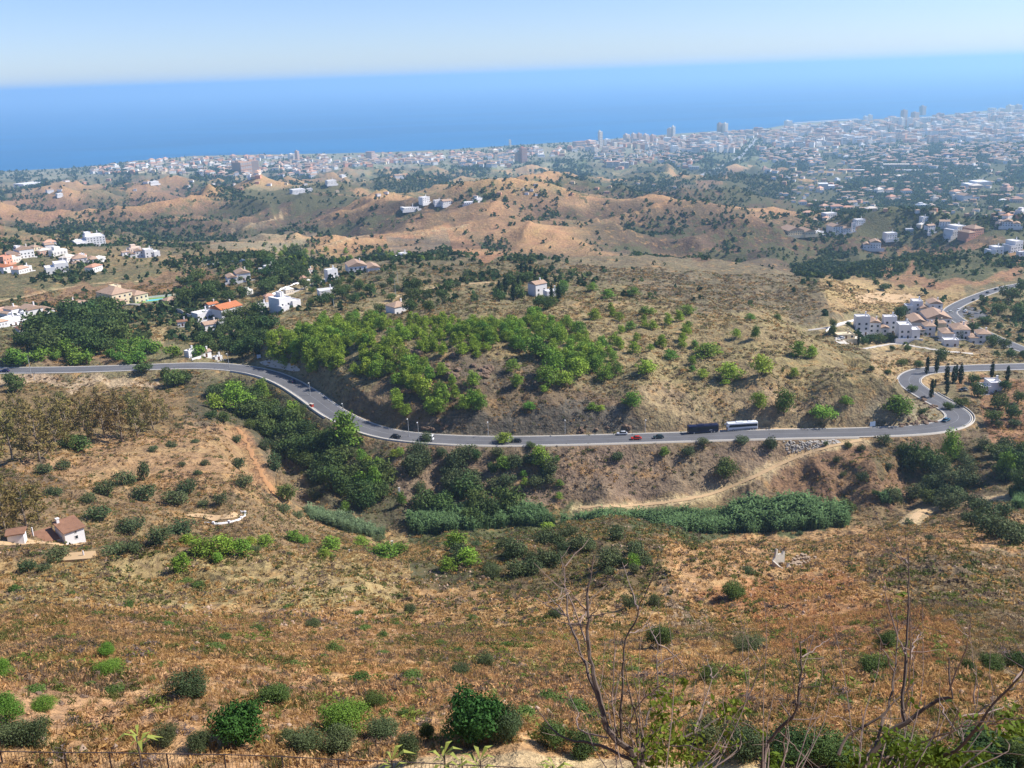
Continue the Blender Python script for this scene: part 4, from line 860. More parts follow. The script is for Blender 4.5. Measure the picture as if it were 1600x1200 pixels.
# far woods and bushes by vegetation value
def woods(n, r0, r1, s0, s1, name, label, add=.011, cap=1.0):
    x, y, r = polarpts(n, r0, r1); v = samp(VEG, x, y); q = fbm(x/(.03*r+20), y/(.03*r+20), 4, 231)
    p = np.clip((v-.18)*1.15, 0, 1)*sstep(.36+.16*(1-v), .62, q)*1.5+v*.06+add
    rc = coast_r(np.arctan2(x, y)); m = (rng.random(len(x)) < p*cap) & (r < rc-260) & offroad(x, y, 14 if r1 > 2500 else 8); x, y, r = x[m], y[m], r[m]; n = len(x)
    base = np.where(rng.random(n)[:, None] < .35, A_((98, 110, 66)), A_((64, 84, 52)))*rng.uniform(.6, 1.25, (n, 1))
    print(name, n)
    stuffmesh(name, x, y, rng.uniform(s0, s1, n), base, tuftF, sm, label=label)
woods(60000, 560, 1300, 2.6, 6.5, 'hillside_trees', 'dark bushes and trees dotted over the near valleys', add=.003)
woods(90000, 1300, 3000, 4, 9, 'hillside_trees', 'dark trees dotted over the middle hills', cap=.8)
woods(150000, 3000, 7400, 8, 17, 'plain_trees', 'dark green woods spread over the coastal plain', cap=.75)
if PSTUFF:
    A3 = np.array(PSTUFF); tp_ = [tmpl_pine(40+i, 620, .042)[:3] for i in range(4)]; k = len(A3)
    stuffmesh('young_pine_thicket', A3[:, 0], A3[:, 1], A3[:, 2], A_((150, 172, 66))*rng.uniform(.75, 1.05, (k, 1)), tp_, sm, label='small young pines between the larger ones on the hill and ridge'); print('pine stuff', k)
# stones
sg = [(np.array([(-.5, -.4, 0), (.45, -.45, 0), (.5, .4, 0), (-.4, .5, 0), (-.35, -.3, .5), (.3, -.35, .62), (.35, .25, .45), (-.3, .35, .55)])*(1, 1, .8)+rs*.12, np.array([(0, 1, 5, 4), (1, 2, 6, 5), (2, 3, 7, 6), (3, 0, 4, 7), (4, 5, 6, 7)]), np.ones(8)) for rs in [rng.normal(size=(8, 3)) for _ in range(6)]]
x, y, r = polarpts(16000, 40, 200); m = (rng.random(len(x)) < sstep(.55, .68, fbm(x/11, y/5, 3, 241))*.8); x, y, r = x[m], y[m], r[m]
stuffmesh('loose_stones', x, y, rng.uniform(.12, .5, len(x))**1.2, A_((214, 184, 158))*rng.uniform(.7, 1.1, (len(x), 1)), sg, sm, label='pale loose stones strewn over the near slope')
def onpix(px, jit, n):
    a = np.array(px, float); k = rng.integers(0, len(a)-1, n); t = rng.random(n)[:, None]; q = a[k]*(1-t)+a[k+1]*t+rng.normal(size=(n, 2))*jit
    return cast(q[:, 0], q[:, 1])
# reeds: upright blades in fans
def reedtmpl(seed):
    g = np.random.default_rng(seed); V = []; F = []; C = []
    for i in range(11):
        a = g.uniform(0, 6.28); rr = g.uniform(0, .3); bx, by = math.cos(a)*rr, math.sin(a)*rr; h = g.uniform(.6, 1.0); b = g.uniform(0, 6.28); l = g.uniform(.08, .26); w_ = .045
        dx, dy = math.cos(b), math.sin(b); k = len(V)
        V += [(bx-dy*w_, by+dx*w_, 0), (bx+dy*w_, by-dx*w_, 0), (bx+dx*l*.4+dy*w_, by+dy*l*.4-dx*w_, h*.7), (bx+dx*l*.4-dy*w_, by+dy*l*.4+dx*w_, h*.7)]; F.append((k, k+1, k+2, k+3))
        for s in range(3):
            z0 = h*(.35+.22*s); aa = g.uniform(0, 6.28); ex, ey = math.cos(aa), math.sin(aa); k = len(V); cx, cy = bx+dx*l*.4*z0, by+dy*l*.4*z0
            V += [(cx, cy, z0), (cx+ex*.1-ey*.035, cy+ey*.1+ex*.035, z0+.13), (cx+ex*.26, cy+ey*.26, z0+.1), (cx+ex*.1+ey*.035, cy+ey*.1-ex*.035, z0+.12)]; F.append((k, k+1, k+2, k+3))
        C += [g.uniform(.7, 1.3)]*16
    return np.array(V), np.array(F), np.array(C)
rt = [reedtmpl(400+i) for i in range(5)]
def fillpoly(poly, n):
    xs = [p[0] for p in poly]; ys = [p[1] for p in poly]; u = rng.uniform(min(xs), max(xs), n*3); v = rng.uniform(min(ys), max(ys), n*3); m = inpoly(u, v, poly); u, v = u[m][:n], v[m][:n]
    return cast(u, v, 280.0)
def reeds(poly, n, h, label, tint=(104, 130, 84)):
    P = fillpoly(poly, n); k = len(P); stuffmesh('reed_bed', P[:, 0], P[:, 1], rng.uniform(.65, 1.15, k)*h*(.6+.75*fbm(P[:, 0]/6, P[:, 1]/6, 2, 71)), A_(tint)*rng.uniform(.7, 1.5, (k, 1)), rt, sm, zs=np.full(k, 1.0), label=label)
reeds([(830, 822), (960, 815), (1060, 808), (1140, 805), (1240, 800), (1310, 806), (1320, 822), (1260, 828), (1140, 834), (1060, 832), (1000, 830), (850, 818)], 1500, 5.2, 'tall grey-green reeds filling the gully floor at right')
reeds([(1140, 800), (1250, 792), (1310, 806), (1320, 822), (1240, 828), (1150, 830)], 700, 6.5, 'taller reed clump at the right end of the gully')
reeds([(640, 815), (700, 800), (770, 796), (840, 800), (860, 822), (780, 822), (700, 832), (650, 834)], 800, 5.4, 'reeds in the middle of the gully')
reeds([(475, 800), (520, 806), (560, 822), (600, 835), (596, 842), (540, 830), (485, 812)], 420, 3.8, 'narrow reed strip beside the clay track', (118, 136, 98))
reeds([(1375, 775), (1405, 770), (1405, 785), (1380, 788)], 60, 3.2, 'small reed clump below the hairpin bend')
reeds([(1580, 770), (1600, 765), (1600, 795), (1585, 795)], 60, 3.6, 'reeds at the right edge beside the dark trees')
# ------------------------------------------------------------------ buildings
WALLC = plain('whitewash', tuple(lin((238, 234, 230))*.86), .85, var=.05, scale=.5)
CREAM = plain('cream_render', tuple(lin((232, 214, 178))*.85), .85, var=.06, scale=.5)
PINKW = plain('pink_render', tuple(lin((222, 160, 130))*.85), .85, var=.06, scale=.5)
def tilemat(name, a, b):
    m, nt, bs = newmat(name); tc = nd(nt, 'ShaderNodeTexCoord'); wv = nd(nt, 'ShaderNodeTexWave'); wv.inputs['Scale'].default_value = 4.5; wv.inputs['Distortion'].default_value = .4
    nt.links.new(tc.outputs['Object'], wv.inputs['Vector']); f = noise(nt, .9, 4, .7, tc.outputs['Object'])
    c = mixc(nt, ramp(nt, f, .3, .7), tuple(lin(a)*.8), tuple(lin(b)*.8)); c = mixc(nt, mth(nt, 'MULTIPLY', wv.outputs['Fac'], .35), c, tuple(lin(a)*.45))
    nt.links.new(c, bs.inputs['Base Color']); bs.inputs['Roughness'].default_value = .9; bs.inputs['Specular IOR Level'].default_value = .1; return m
TILE = tilemat('terracotta_tiles', (180, 148, 124), (208, 178, 152)); OTILE = tilemat('orange_tiles', (200, 122, 84), (216, 142, 98)); BTILE = tilemat('brown_tiles', (140, 104, 84), (168, 126, 100))
GLASS = plain('dark_window', tuple(lin((60, 66, 76))*.6), .25, var=.2, scale=1); DOORM = plain('brown_door', tuple(lin((110, 70, 48))*.7), .6)
FRAME = plain('window_frame', (.62, .6, .56), .6, var=.05)
_wm = {}
def winmesh(w, h):
    k = (w, h)
    if k not in _wm: _wm[k] = (MB().box(-w/2, w/2, -.03, .02, 0, h).mesh('pane', GLASS), MB().box(-w/2-.1, w/2+.1, -.06, .02, -.12, -.01).box(-w/2-.1, w/2+.1, -.06, .02, h+.01, h+.1).box(-w/2-.1, -w/2-.005, -.055, .02, -.01, h+.01).box(w/2+.005, w/2+.1, -.055, .02, -.01, h+.01).mesh('frame', FRAME))
    return _wm[k]
def addwin(root, x, y, z, ang, w=1.1, h=1.2):
    pane, fr = _w = winmesh(w, h); o = link('window', pane, root); o.location = (x, y, z); o.rotation_euler = (0, 0, ang); f = link('frame', fr, o); return o
def gable(mb, x0, x1, y0, y1, z, rise, ov=.35, along='x', th=.22):
    x0 -= ov; x1 += ov; y0 -= ov; y1 += ov
    if along == 'x':
        ym = (y0+y1)/2; mb.add([(x0, y0, z), (x1, y0, z), (x1, ym, z+rise), (x0, ym, z+rise), (x1, y1, z), (x0, y1, z)]+[(x0, y0, z-th), (x1, y0, z-th), (x1, y1, z-th), (x0, y1, z-th)], [(0, 1, 2, 3), (3, 2, 4, 5), (0, 6, 7, 1), (1, 7, 8, 4, 2), (4, 8, 9, 5), (5, 9, 6, 0, 3), (6, 9, 8, 7)])
    else:
        xm = (x0+x1)/2; mb.add([(x0, y0, z), (x0, y1, z), (xm, y1, z+rise), (xm, y0, z+rise), (x1, y1, z), (x1, y0, z)]+[(x0, y0, z-th), (x0, y1, z-th), (x1, y1, z-th), (x1, y0, z-th)], [(3, 2, 1, 0), (5, 4, 2, 3), (0, 1, 7, 6), (1, 2, 4, 8, 7), (4, 5, 9, 8), (5, 3, 0, 6, 9), (6, 7, 8, 9)])
def hip(mb, x0, x1, y0, y1, z, rise, ov=.4, th=.22):
    x0 -= ov; x1 += ov; y0 -= ov; y1 += ov; i = min(x1-x0, y1-y0)*.48
    if x1-x0 > y1-y0: r0_, r1_ = (x0+i, (y0+y1)/2), (x1-i, (y0+y1)/2)
    else: r0_, r1_ = ((x0+x1)/2, y0+i), ((x0+x1)/2, y1-i)
    V = [(x0, y0, z), (x1, y0, z), (x1, y1, z), (x0, y1, z), (*r0_, z+rise), (*r1_, z+rise), (x0, y0, z-th), (x1, y0, z-th), (x1, y1, z-th), (x0, y1, z-th)]
    if x1-x0 > y1-y0: F = [(0, 1, 5, 4), (1, 2, 5), (2, 3, 4, 5), (3, 0, 4)]
    else: F = [(0, 1, 4), (1, 2, 5, 4), (2, 3, 5), (3, 0, 4, 5)]
    mb.add(V, F+[(0, 6, 7, 1), (1, 7, 8, 2), (2, 8, 9, 3), (3, 9, 6, 0), (6, 9, 8, 7)])
def villa(u, v, wpx, hpx, label, roof='gable', wall=None, tile=None, rot=None, nwing=1, seed=0, cat='house', name='villa', p=None, st=None, deep=.75, group='villas in the valleys'):
    g = random.Random(seed*31+int(u)*7+int(v)); p = gp(u, v) if p is None else p; d = math.sqrt(p[0]**2+p[1]**2+(p[2]-HC)**2)
    W_ = wpx*d/FP; H = hpx*d/FP*.98; D = W_*deep; st = st or max(1, round(H*.75/3)); wh = min(H*.8, st*3.1) if roof != 'flat' else H*.92
    wall = wall or WALLC; tile = tile or TILE; az = math.atan2(p[0], p[1]); rot = -az+(g.uniform(0, .8) if rot is None else rot)
    root = empty(name, (p[0], p[1], p[2]-.3), rot, label, cat, group)
    wb, rb = MB(), MB(); hw = W_*(.5 if nwing == 0 else .32); vols = [(-hw+(0 if nwing == 0 else -W_*.1), hw-(0 if nwing == 0 else W_*.1)+(0), -D/2, D/2, wh)]
    if nwing >= 1: s = g.choice((-1, 1)); vols[0] = (-W_*.28-s*W_*.16, W_*.28-s*W_*.16, -D/2, D/2, wh); vols.append(tuple(sorted((s*W_*.12, s*W_*.5)))+(-D*.62, D*.3, wh*.68))
    if nwing >= 2: vols.append((-W_*.5, -W_*.5+W_*.34, -D*.8, -D*.2, wh*.5)); vols.append((-W_*.08, W_*.1, D*.1, D*.5, wh*1.28))
    for i, (a, b, c, e, h) in enumerate(vols):
        e2 = .003*i; wb.box(a+e2, b-e2, c+e2, e-e2, -3.5, h)
        if roof == 'flat' or (i == 3):
            for q in ((a, b, c-.001, c+.25), (a, b, e-.25, e+.001), (a, a+.25, c+.26, e-.26), (b-.25, b, c+.26, e-.26)): wb.box(*q, h+.002, h+.55)
        elif roof == 'hip': hip(rb, a, b, c, e, h+.2, min(b-a, e-c)*.24)
        else:
            al = 'x' if b-a > e-c else 'y'; ri = min(b-a, e-c)*.2; gable(rb, a, b, c, e, h+.2, ri, along=al)
    wb.box(-W_*.62, W_*.62, -D*.5-2.6, -D*.5-2.35, -4, .9)     # terrace wall
    wb.box(-W_*.62, W_*.62, -D*.5-2.34, -D*.5+.1, -4, .12)
    wo = wb.build('wall', wall, root)
    if rb.v: ro = rb.build('roof', tile, root)
    else: ro = wo
    a, b, c, e, h = vols[0]; ch = MB().box(a+(b-a)*.7, a+(b-a)*.7+.7, -.35, .35, h, h+min(b-a, e-c)*.2+1.4).box(a+(b-a)*.7-.1, a+(b-a)*.7+.8, -.45, .45, h+min(b-a, e-c)*.2+1.402, h+min(b-a, e-c)*.2+1.6).build('chimney', wall, ro)
    for (a, b, c, e, h) in vols[:2]:
        n = max(1, int((b-a)/3.2)); fl = max(1, int(h/2.9))
        for f in range(fl):
            for i in range(n):
                x_ = a+(b-a)*(i+.5)/n
                if f == 0 and i == n//2 and (a, b) == vols[0][:2]:
                    dr = MB().box(-.5, .5, -.05, .02, 0, 2.1).build('door', DOORM, root); dr.location = (x_, c-.02, .12); continue
                addwin(root, x_, c, .9+f*2.9, 0, 1.2, 1.25)
        for f in range(fl):
            for i in range(max(1, int((e-c)/4))): addwin(root, b, c+(e-c)*(i+.5)/max(1, int((e-c)/4)), .9+f*2.9, math.pi/2, 1.1, 1.2)
    return root
V_ = villa
V_(140, 383, 44, 15, 'big white villa with a square tower above the left village', 'flat', nwing=2)
V_(78, 390, 12, 10, 'small white house among trees left of the towered villa', 'gable', nwing=0)
V_(32, 402, 34, 15, 'large white stepped villa near the left edge', 'gable', nwing=2)
V_(8, 412, 16, 12, 'pink house at the left edge of the upper village', 'flat', PINKW, nwing=0)
V_(12, 425, 26, 12, 'white house with bright orange roof at the left edge', 'gable', tile=OTILE)
V_(90, 424, 32, 14, 'white twin-block house below the tiled villas', 'flat', nwing=1)
V_(40, 424, 14, 8, 'tiny white house between the orange roof and the twin-block house', 'flat', nwing=0)
V_(131, 411, 34, 15, 'white villa with pinkish roof and terrace wall', 'hip', nwing=2)
V_(214, 401, 20, 14, 'left half of the white semi-detached pair on the ridge', 'gable', nwing=1)
V_(236, 401, 22, 13, 'right half of the white semi-detached pair on the ridge', 'flat', nwing=1)
V_(196, 398, 10, 8, 'little pale house left of the semi-detached pair', 'gable', nwing=0)
V_(57, 394, 18, 11, 'cream house with terracotta roof behind the stepped villa', 'hip', CREAM, nwing=1)
V_(373, 437, 36, 15, 'white villa with terracotta roof among the dark pines', 'gable', nwing=1)
V_(190, 474, 56, 26, 'big cream villa with many tiled roofs beside the pool', 'hip', CREAM, nwing=2)
V_(268, 474, 22, 10, 'cream pool house with tiled roof', 'hip', CREAM, nwing=0)
V_(57, 494, 38, 18, 'white tile-roofed house left of the dark tree clump', 'gable', nwing=1)
V_(16, 494, 24, 14, 'white house at the left edge above the flat-roofed one', 'gable', nwing=1)
V_(17, 508, 26, 12, 'pale flat-roofed house at the left edge', 'flat', nwing=0)
V_(43, 518, 28, 16, 'white house with brown roof below the flat-roofed one', 'hip', tile=BTILE, nwing=1)
V_(116, 478, 32, 12, 'low house with pinkish tiled roof behind the dark trees', 'hip', nwing=1)
V_(354, 492, 38, 17, 'white villa with bright orange tiled roof', 'gable', tile=OTILE, nwing=0)
V_(331, 480, 16, 8, 'small outbuilding with red-orange roof', 'gable', tile=OTILE, nwing=0)
V_(317, 498, 26, 12, 'white low house left of the orange-roofed villa', 'flat', nwing=0)
V_(330, 512, 24, 10, 'white house with tiled roof below the orange-roofed villa', 'gable', nwing=0)
V_(352, 512, 22, 12, 'white flat house in the middle of the lower white group', 'flat', nwing=1)
V_(362, 526, 18, 13, 'lowest white house of the group below the orange roof', 'gable', nwing=1)
V_(396, 498, 20, 10, 'white house peeking out right of the orange-roofed villa', 'flat', nwing=0)
V_(285, 509, 14, 10, 'small white shed on the slope below the pool wall', 'gable', tile=BTILE, nwing=0)
V_(298, 558, 14, 12, 'small white ruin by the road left of the gabled house', 'flat', nwing=0)
V_(320, 557, 16, 11, 'small white gabled house just above the road', 'gable', nwing=0)
V_(340, 562, 12, 6, 'low white wall-house beside the small gabled one', 'flat', nwing=0)
V_(203, 558, 20, 13, 'grey stone hut with sagging roof above the road', 'gable', plain('grey_stone', tuple(lin((150, 138, 124))*.7), .95, var=.25, scale=2), BTILE, nwing=0, name='stone_hut', cat='hut')
V_(565, 424, 50, 20, 'long white villa with terracotta roof on the pine ridge', 'gable', nwing=1, rot=.15)
V_(518, 436, 17, 17, 'tall white house at the left end of the ridge villa', 'flat', nwing=0)
V_(511, 461, 26, 10, 'white modern house with dark window strip', 'flat', nwing=0)
V_(444, 483, 38, 22, 'white flat-roofed villa stepping down behind a bare tree', 'flat', nwing=2)
V_(410, 486, 18, 12, 'white low annexe left of the stepped villa', 'flat', nwing=0)
V_(622, 489, 28, 17, 'white tiled house above the pine thicket', 'hip', nwing=0, deep=.9)
V_(418, 424, 24, 9, 'white low villa behind the round dark pine', 'flat', nwing=1)
V_(628, 404, 20, 9, 'small white twin houses beyond the ridge', 'flat', nwing=1)
V_(484, 426, 8, 7, 'tiny white hut on the pine ridge', 'gable', nwing=0)
V_(840, 461, 22, 25, 'white hilltop house with a tall tiled gable beside cypresses', 'gable', nwing=0, deep=.9)
V_(862, 464, 22, 12, 'low white wing right of the hilltop house', 'flat', nwing=0)
V_(1545, 612, 30, 18, 'white bungalow with flat pale roof right of the bend', 'flat', nwing=1)
# white apartment village
for u, v, w, h, rf, wl, lb in [(1345, 522, 20, 31, 'flat', WALLC, 'leftmost tall white block of the apartment village'), (1368, 524, 30, 33, 'gable', WALLC, 'white block with tiled roof second from the left in the apartment village'), (1388, 520, 18, 28, 'flat', WALLC, 'narrow white block beside the dark trees in the apartment village'),
    (1426, 490, 24, 22, 'flat', WALLC, 'rear shaded white block of the apartment village'), (1452, 492, 32, 26, 'gable', WALLC, 'rearmost white block with many chimneys'), (1450, 506, 58, 18, 'gable', WALLC, 'long tiled row across the middle of the apartment village'), (1416, 526, 30, 22, 'flat', WALLC, 'front white block left of centre with balconies'),
    (1445, 522, 26, 20, 'hip', WALLC, 'front white block with arched windows in the village centre'), (1464, 516, 20, 16, 'hip', CREAM, 'cream tiled block beside the cypress'), (1490, 526, 40, 20, 'hip', WALLC, 'white tiled block right of the village cypress'), (1512, 518, 18, 16, 'gable', PINKW, 'pinkish block at the right of the village'),
    (1528, 534, 30, 22, 'hip', WALLC, 'rightmost tiled block of the apartment village'), (1484, 540, 20, 11, 'flat', WALLC, 'low white garage row in front of the village')]:
    V_(u, v, w, h, lb, rf, wl, nwing=1 if w > 20 else 0, name='apartment_block', cat='apartment block', group='blocks of the white apartment village', rot=.25)
V_(1318, 527, 26, 7, 'low flat parking shelter left of the apartment village', 'flat', CREAM, nwing=0, name='parking_shelter', cat='shelter', group='blocks of the white apartment village')
# middle-distance right
for u, v, w, h, rf, wl, lb in [(1243, 364, 44, 9, 'gable', CREAM, 'long cream farmhouse on the orange ridge'), (1276, 366, 16, 5, 'flat', WALLC, 'low white shed right of the cream farmhouse'), (1308, 362, 28, 12, 'gable', WALLC, 'white villa right of the cream farmhouse'), (1333, 361, 5, 13, 'flat', WALLC, 'slim white tower beside the white villa'), (1362, 386, 26, 11, 'gable', WALLC, 'white villa on the wooded slope'),
    (1390, 372, 16, 9, 'flat', WALLC, 'white house above the wooded-slope villa'), (1420, 365, 10, 8, 'flat', WALLC, 'small white house among dark trees'), (1452, 362, 12, 12, 'gable', WALLC, 'white house with tall gable on the brown ridge'), (1490, 366, 26, 14, 'flat', WALLC, 'left part of the white hotel on the brown hill'), (1515, 370, 30, 18, 'hip', PINKW, 'right part of the hotel on the brown hill'),
    (1484, 374, 12, 5, 'flat', WALLC, 'low white annexe below the hotel'), (1578, 352, 24, 8, 'gable', WALLC, 'white farmhouse with tower at the right'), (1552, 397, 22, 12, 'flat', WALLC, 'shaded bluish block left of its twin at the right edge'), (1580, 392, 24, 16, 'flat', WALLC, 'larger shaded bluish block at the right edge'), (1596, 403, 12, 10, 'flat', WALLC, 'block cut by the right edge'),
    (1295, 340, 18, 8, 'flat', WALLC, 'white low house above the cypress grove'), (1270, 348, 10, 6, 'gable', WALLC, 'tiny tiled house in the trees'), (1342, 350, 14, 8, 'flat', WALLC, 'white house in front of the cypress grove'), (1443, 346, 10, 8, 'flat', WALLC, 'small white cubic house'), (1475, 352, 14, 8, 'gable', WALLC, 'white house at the wood edge'),
    (1290, 295, 24, 9, 'flat', WALLC, 'white stepped villas in the wooded plain'), (1330, 320, 14, 6, 'gable', WALLC, 'white villa in the middle of the wooded plain'), (1524, 292, 34, 9, 'flat', WALLC, 'long white terrace of houses at right'), (1510, 312, 24, 9, 'gable', WALLC, 'white villas by the dark tree line')]:
    V_(u, v, w, h, lb, rf, wl, nwing=1 if w > 20 else 0, group='villas beyond the apartment village')
for u, v, w, h, rf, lb in [(663, 316, 14, 9, 'flat', 'white house left of the ravine road'), (684, 318, 12, 6, 'flat', 'low white shed between two houses in the ravine'), (697, 319, 16, 7, 'gable', 'white farmhouse at the right of the ravine group'), (622, 277, 12, 5, 'gable', 'white farm on the dark green terraces'), (640, 326, 24, 3, 'flat', 'long low pale wall below the ravine group'), (735, 318, 20, 3, 'flat', 'long low white building by the ravine road'),
    (517, 287, 14, 6, 'flat', 'white shed cluster in the valley'), (465, 301, 20, 6, 'flat', 'pale house with round trees on the golden hill'), (484, 299, 8, 5, 'flat', 'tiny white hut beside the pale house'), (490, 276, 12, 4, 'gable', 'white roofs by the green valley'), (535, 276, 8, 3, 'flat', 'tiny white shed at the hill foot'), (78, 301, 9, 6, 'gable', 'white farmhouse on the far left hill'), (93, 306, 8, 4, 'flat', 'little white block right of the far left farmhouse'), (240, 287, 12, 4, 'flat', 'white roofs at the foot of the coastal town'), (748, 314, 10, 5, 'flat', 'small white house on the golden crest'), (45, 291, 30, 5, 'flat', 'row of white houses in the far left trees')]:
    V_(u, v, w, h, lb, rf, nwing=0, group='farmhouses in the middle hills')
# ---------------------------------------------------------------- coast: shared block meshes
def rndmat(name, cols, rough=.85):
    m, nt, b = newmat(name); oi = nd(nt, 'ShaderNodeObjectInfo'); cr_ = nd(nt, 'ShaderNodeValToRGB'); e = cr_.color_ramp; e.interpolation = 'CONSTANT'
    for i, c in enumerate(cols):
        el = e.elements[i] if i < 2 else e.elements.new(i/len(cols)); el.position = i/len(cols); el.color = (*(lin(c)*.93), 1)
    nt.links.new(oi.outputs['Random'], cr_.inputs[0]); tc = nd(nt, 'ShaderNodeTexCoord'); c = mixc(nt, ramp(nt, noise(nt, .35, 3, .6, tc.outputs['Object']), .3, .7, 0, .25), cr_.outputs[0], (.35, .3, .26))
    nt.links.new(c, b.inputs['Base Color']); b.inputs['Roughness'].default_value = rough; return m
FW = rndmat('town_render', [(240, 236, 228), (236, 222, 204), (244, 242, 240), (226, 190, 164), (238, 232, 224), (216, 172, 146), (242, 236, 226), (230, 214, 190), (246, 244, 240), (232, 206, 184)])
FR = rndmat('town_roofs', [(196, 152, 124), (208, 160, 130), (190, 142, 116), (218, 204, 186), (202, 146, 112), (226, 220, 210), (190, 136, 106)])
SH = plain('shaded_balcony', tuple(lin((176, 170, 168))*.7), .8)  # balcony shade painted as flat grey; also colours the small house windows
def block_mesh(k, tower=False):
    """unit footprint, unit height; walls, flat panels coloured grey as balcony shade, roof hut"""
    g = random.Random(900+k); mb = MB(); mi = []
    def bx(a, m): mb.box(*a); mi.extend([m]*6)
    vols = [(-.5, .5, -.38, .38, 1.0)]
    if not tower and g.random() < .6: vols = [(-.5, .08, -.38, .38, 1.0), (.09, .5, -.3, .3, g.uniform(.6, .85))]
    nf = 9 if tower else g.choice((3, 4, 5))
    for (a, b, c, d, h) in vols:
        bx((a, b, c+.03, d-.03, -.25, h), 0)
        for f in range(nf):
            z0 = (f+.28)/nf*h; z1 = (f+.78)/nf*h
            n = max(2, int((b-a)*5))
            for i in range(n):
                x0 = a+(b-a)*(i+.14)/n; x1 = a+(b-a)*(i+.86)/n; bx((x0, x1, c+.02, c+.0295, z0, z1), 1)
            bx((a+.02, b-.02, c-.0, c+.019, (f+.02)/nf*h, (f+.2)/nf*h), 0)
        if g.random() < .5 and not tower: bx((a-.02, b+.02, c, d, h+.001, h+.05), 2)
        else: bx((a+.1, a+.1+(b-a)*.4, -.12, .14, h+.001, h+.1), 0)
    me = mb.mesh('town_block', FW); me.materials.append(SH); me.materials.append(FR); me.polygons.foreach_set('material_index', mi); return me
def house_mesh(k):
    g = random.Random(700+k); mb = MB(); mb.box(-.5, .5, -.35, .35, -.3, .62); n0 = len(mb.f)
    for i in range(4): mb.box(-.4+.22*i, -.3+.22*i, -.352, -.345, .2, .42)
    n1 = len(mb.f)
    if k % 3 < 2: hip(mb, -.5, .5, -.35, .35, .66, .3, .04, .03)
    else: mb.box(-.3, .1, -.2, .2, .621, .98)
    me = mb.mesh('house', FW); me.materials.append(SH); me.materials.append(FR)
    me.polygons.foreach_set('material_index', [0]*n0+[1]*(n1-n0)+[2 if k % 3 < 2 else 0]*(len(mb.f)-n1)); return me
BM = [block_mesh(i) for i in range(8)]; TMs = [block_mesh(20+i, True) for i in range(3)]; HM = [house_mesh(i) for i in range(6)]
def far(u, v, wpx, hpx, mesh, name, cat, group, label=None, adj=None, rot=None, dp=1.0, p=None):
    p = gp(u, v) if p is None else p; d = math.sqrt(p[0]**2+p[1]**2+(p[2]-HC)**2); W_ = wpx*d/FP; H = hpx*d/FP
    o = link(name, mesh); o.location = (p[0], p[1], p[2]); o.scale = (W_, W_*dp, H); o.rotation_euler = (0, 0, -math.atan2(p[0], p[1])+(random.uniform(.1, 1.2) if rot is None else rot)); tag(o, label, cat, group)
    if adj: autolabel2(o, adj, u, v)
    return o
FARL = [('the dark brown slab on the coast', 392, 262), ('the two-part white tower at left', 462, 245), ('the white tower above the orange hill', 581, 245), ('the reddish tower by the wood', 815, 245), ('the slim white tower', 938, 222), ('the row of pale slabs', 1005, 222), ('the stepped tower', 1049, 212), ('the brown twin tower', 1128, 205),
        ('the tower at the root of the breakwater', 1231, 198), ('the glass-green block at the harbour', 1356, 190), ('the dark high-rises', 1425, 182), ('the rightmost towers', 1575, 178), ('the white pair on the flat', 1560, 205), ('the left end of the coastal town', 150, 262), ('the motorway', 1120, 262), ('the white estate by the motorway', 960, 258), ('the red-roofed estate', 270, 258), ('the bare orange hill', 620, 264),
        ('the pier', 1290, 190), ('the blue-roofed store', 1482, 243), ('the curving white warehouse', 1400, 270), ('the hotel on the brown hill', 1505, 360), ('the cream farmhouse', 1243, 360), ('the white stepped villas', 1290, 292), ('the long white terrace', 1524, 290), ('the left golden hill', 240, 300)]
def autolabel2(o, adj, u, v): PEND2.append((o, adj, u, v))
PEND2 = []
def flush2():
    D = {}
    for o, adj, u, v in PEND2:
        b = min(FARL, key=lambda q: math.hypot(q[1]-u, (q[2]-v)*1.8)); dx = u-b[1]; dy = (v-b[2])*1.8
        r = ('right of' if dx > 0 else 'left of') if abs(dx) > abs(dy) else ('in front of' if dy > 0 else 'behind'); D.setdefault((adj, r, b[0]), []).append((math.hypot(dx, dy), o))
    for (adj, r, nm), L in D.items():
        L.sort(key=lambda t: t[0])
        for i, (d, o) in enumerate(L): o['label'] = f'{adj} {r} {nm}' if len(L) == 1 else (f'{adj} {r} {nm}, {ORD[i]}' if i < 10 else f'{adj} {r} {nm}, farther off')
GT = 'towers along the coast'
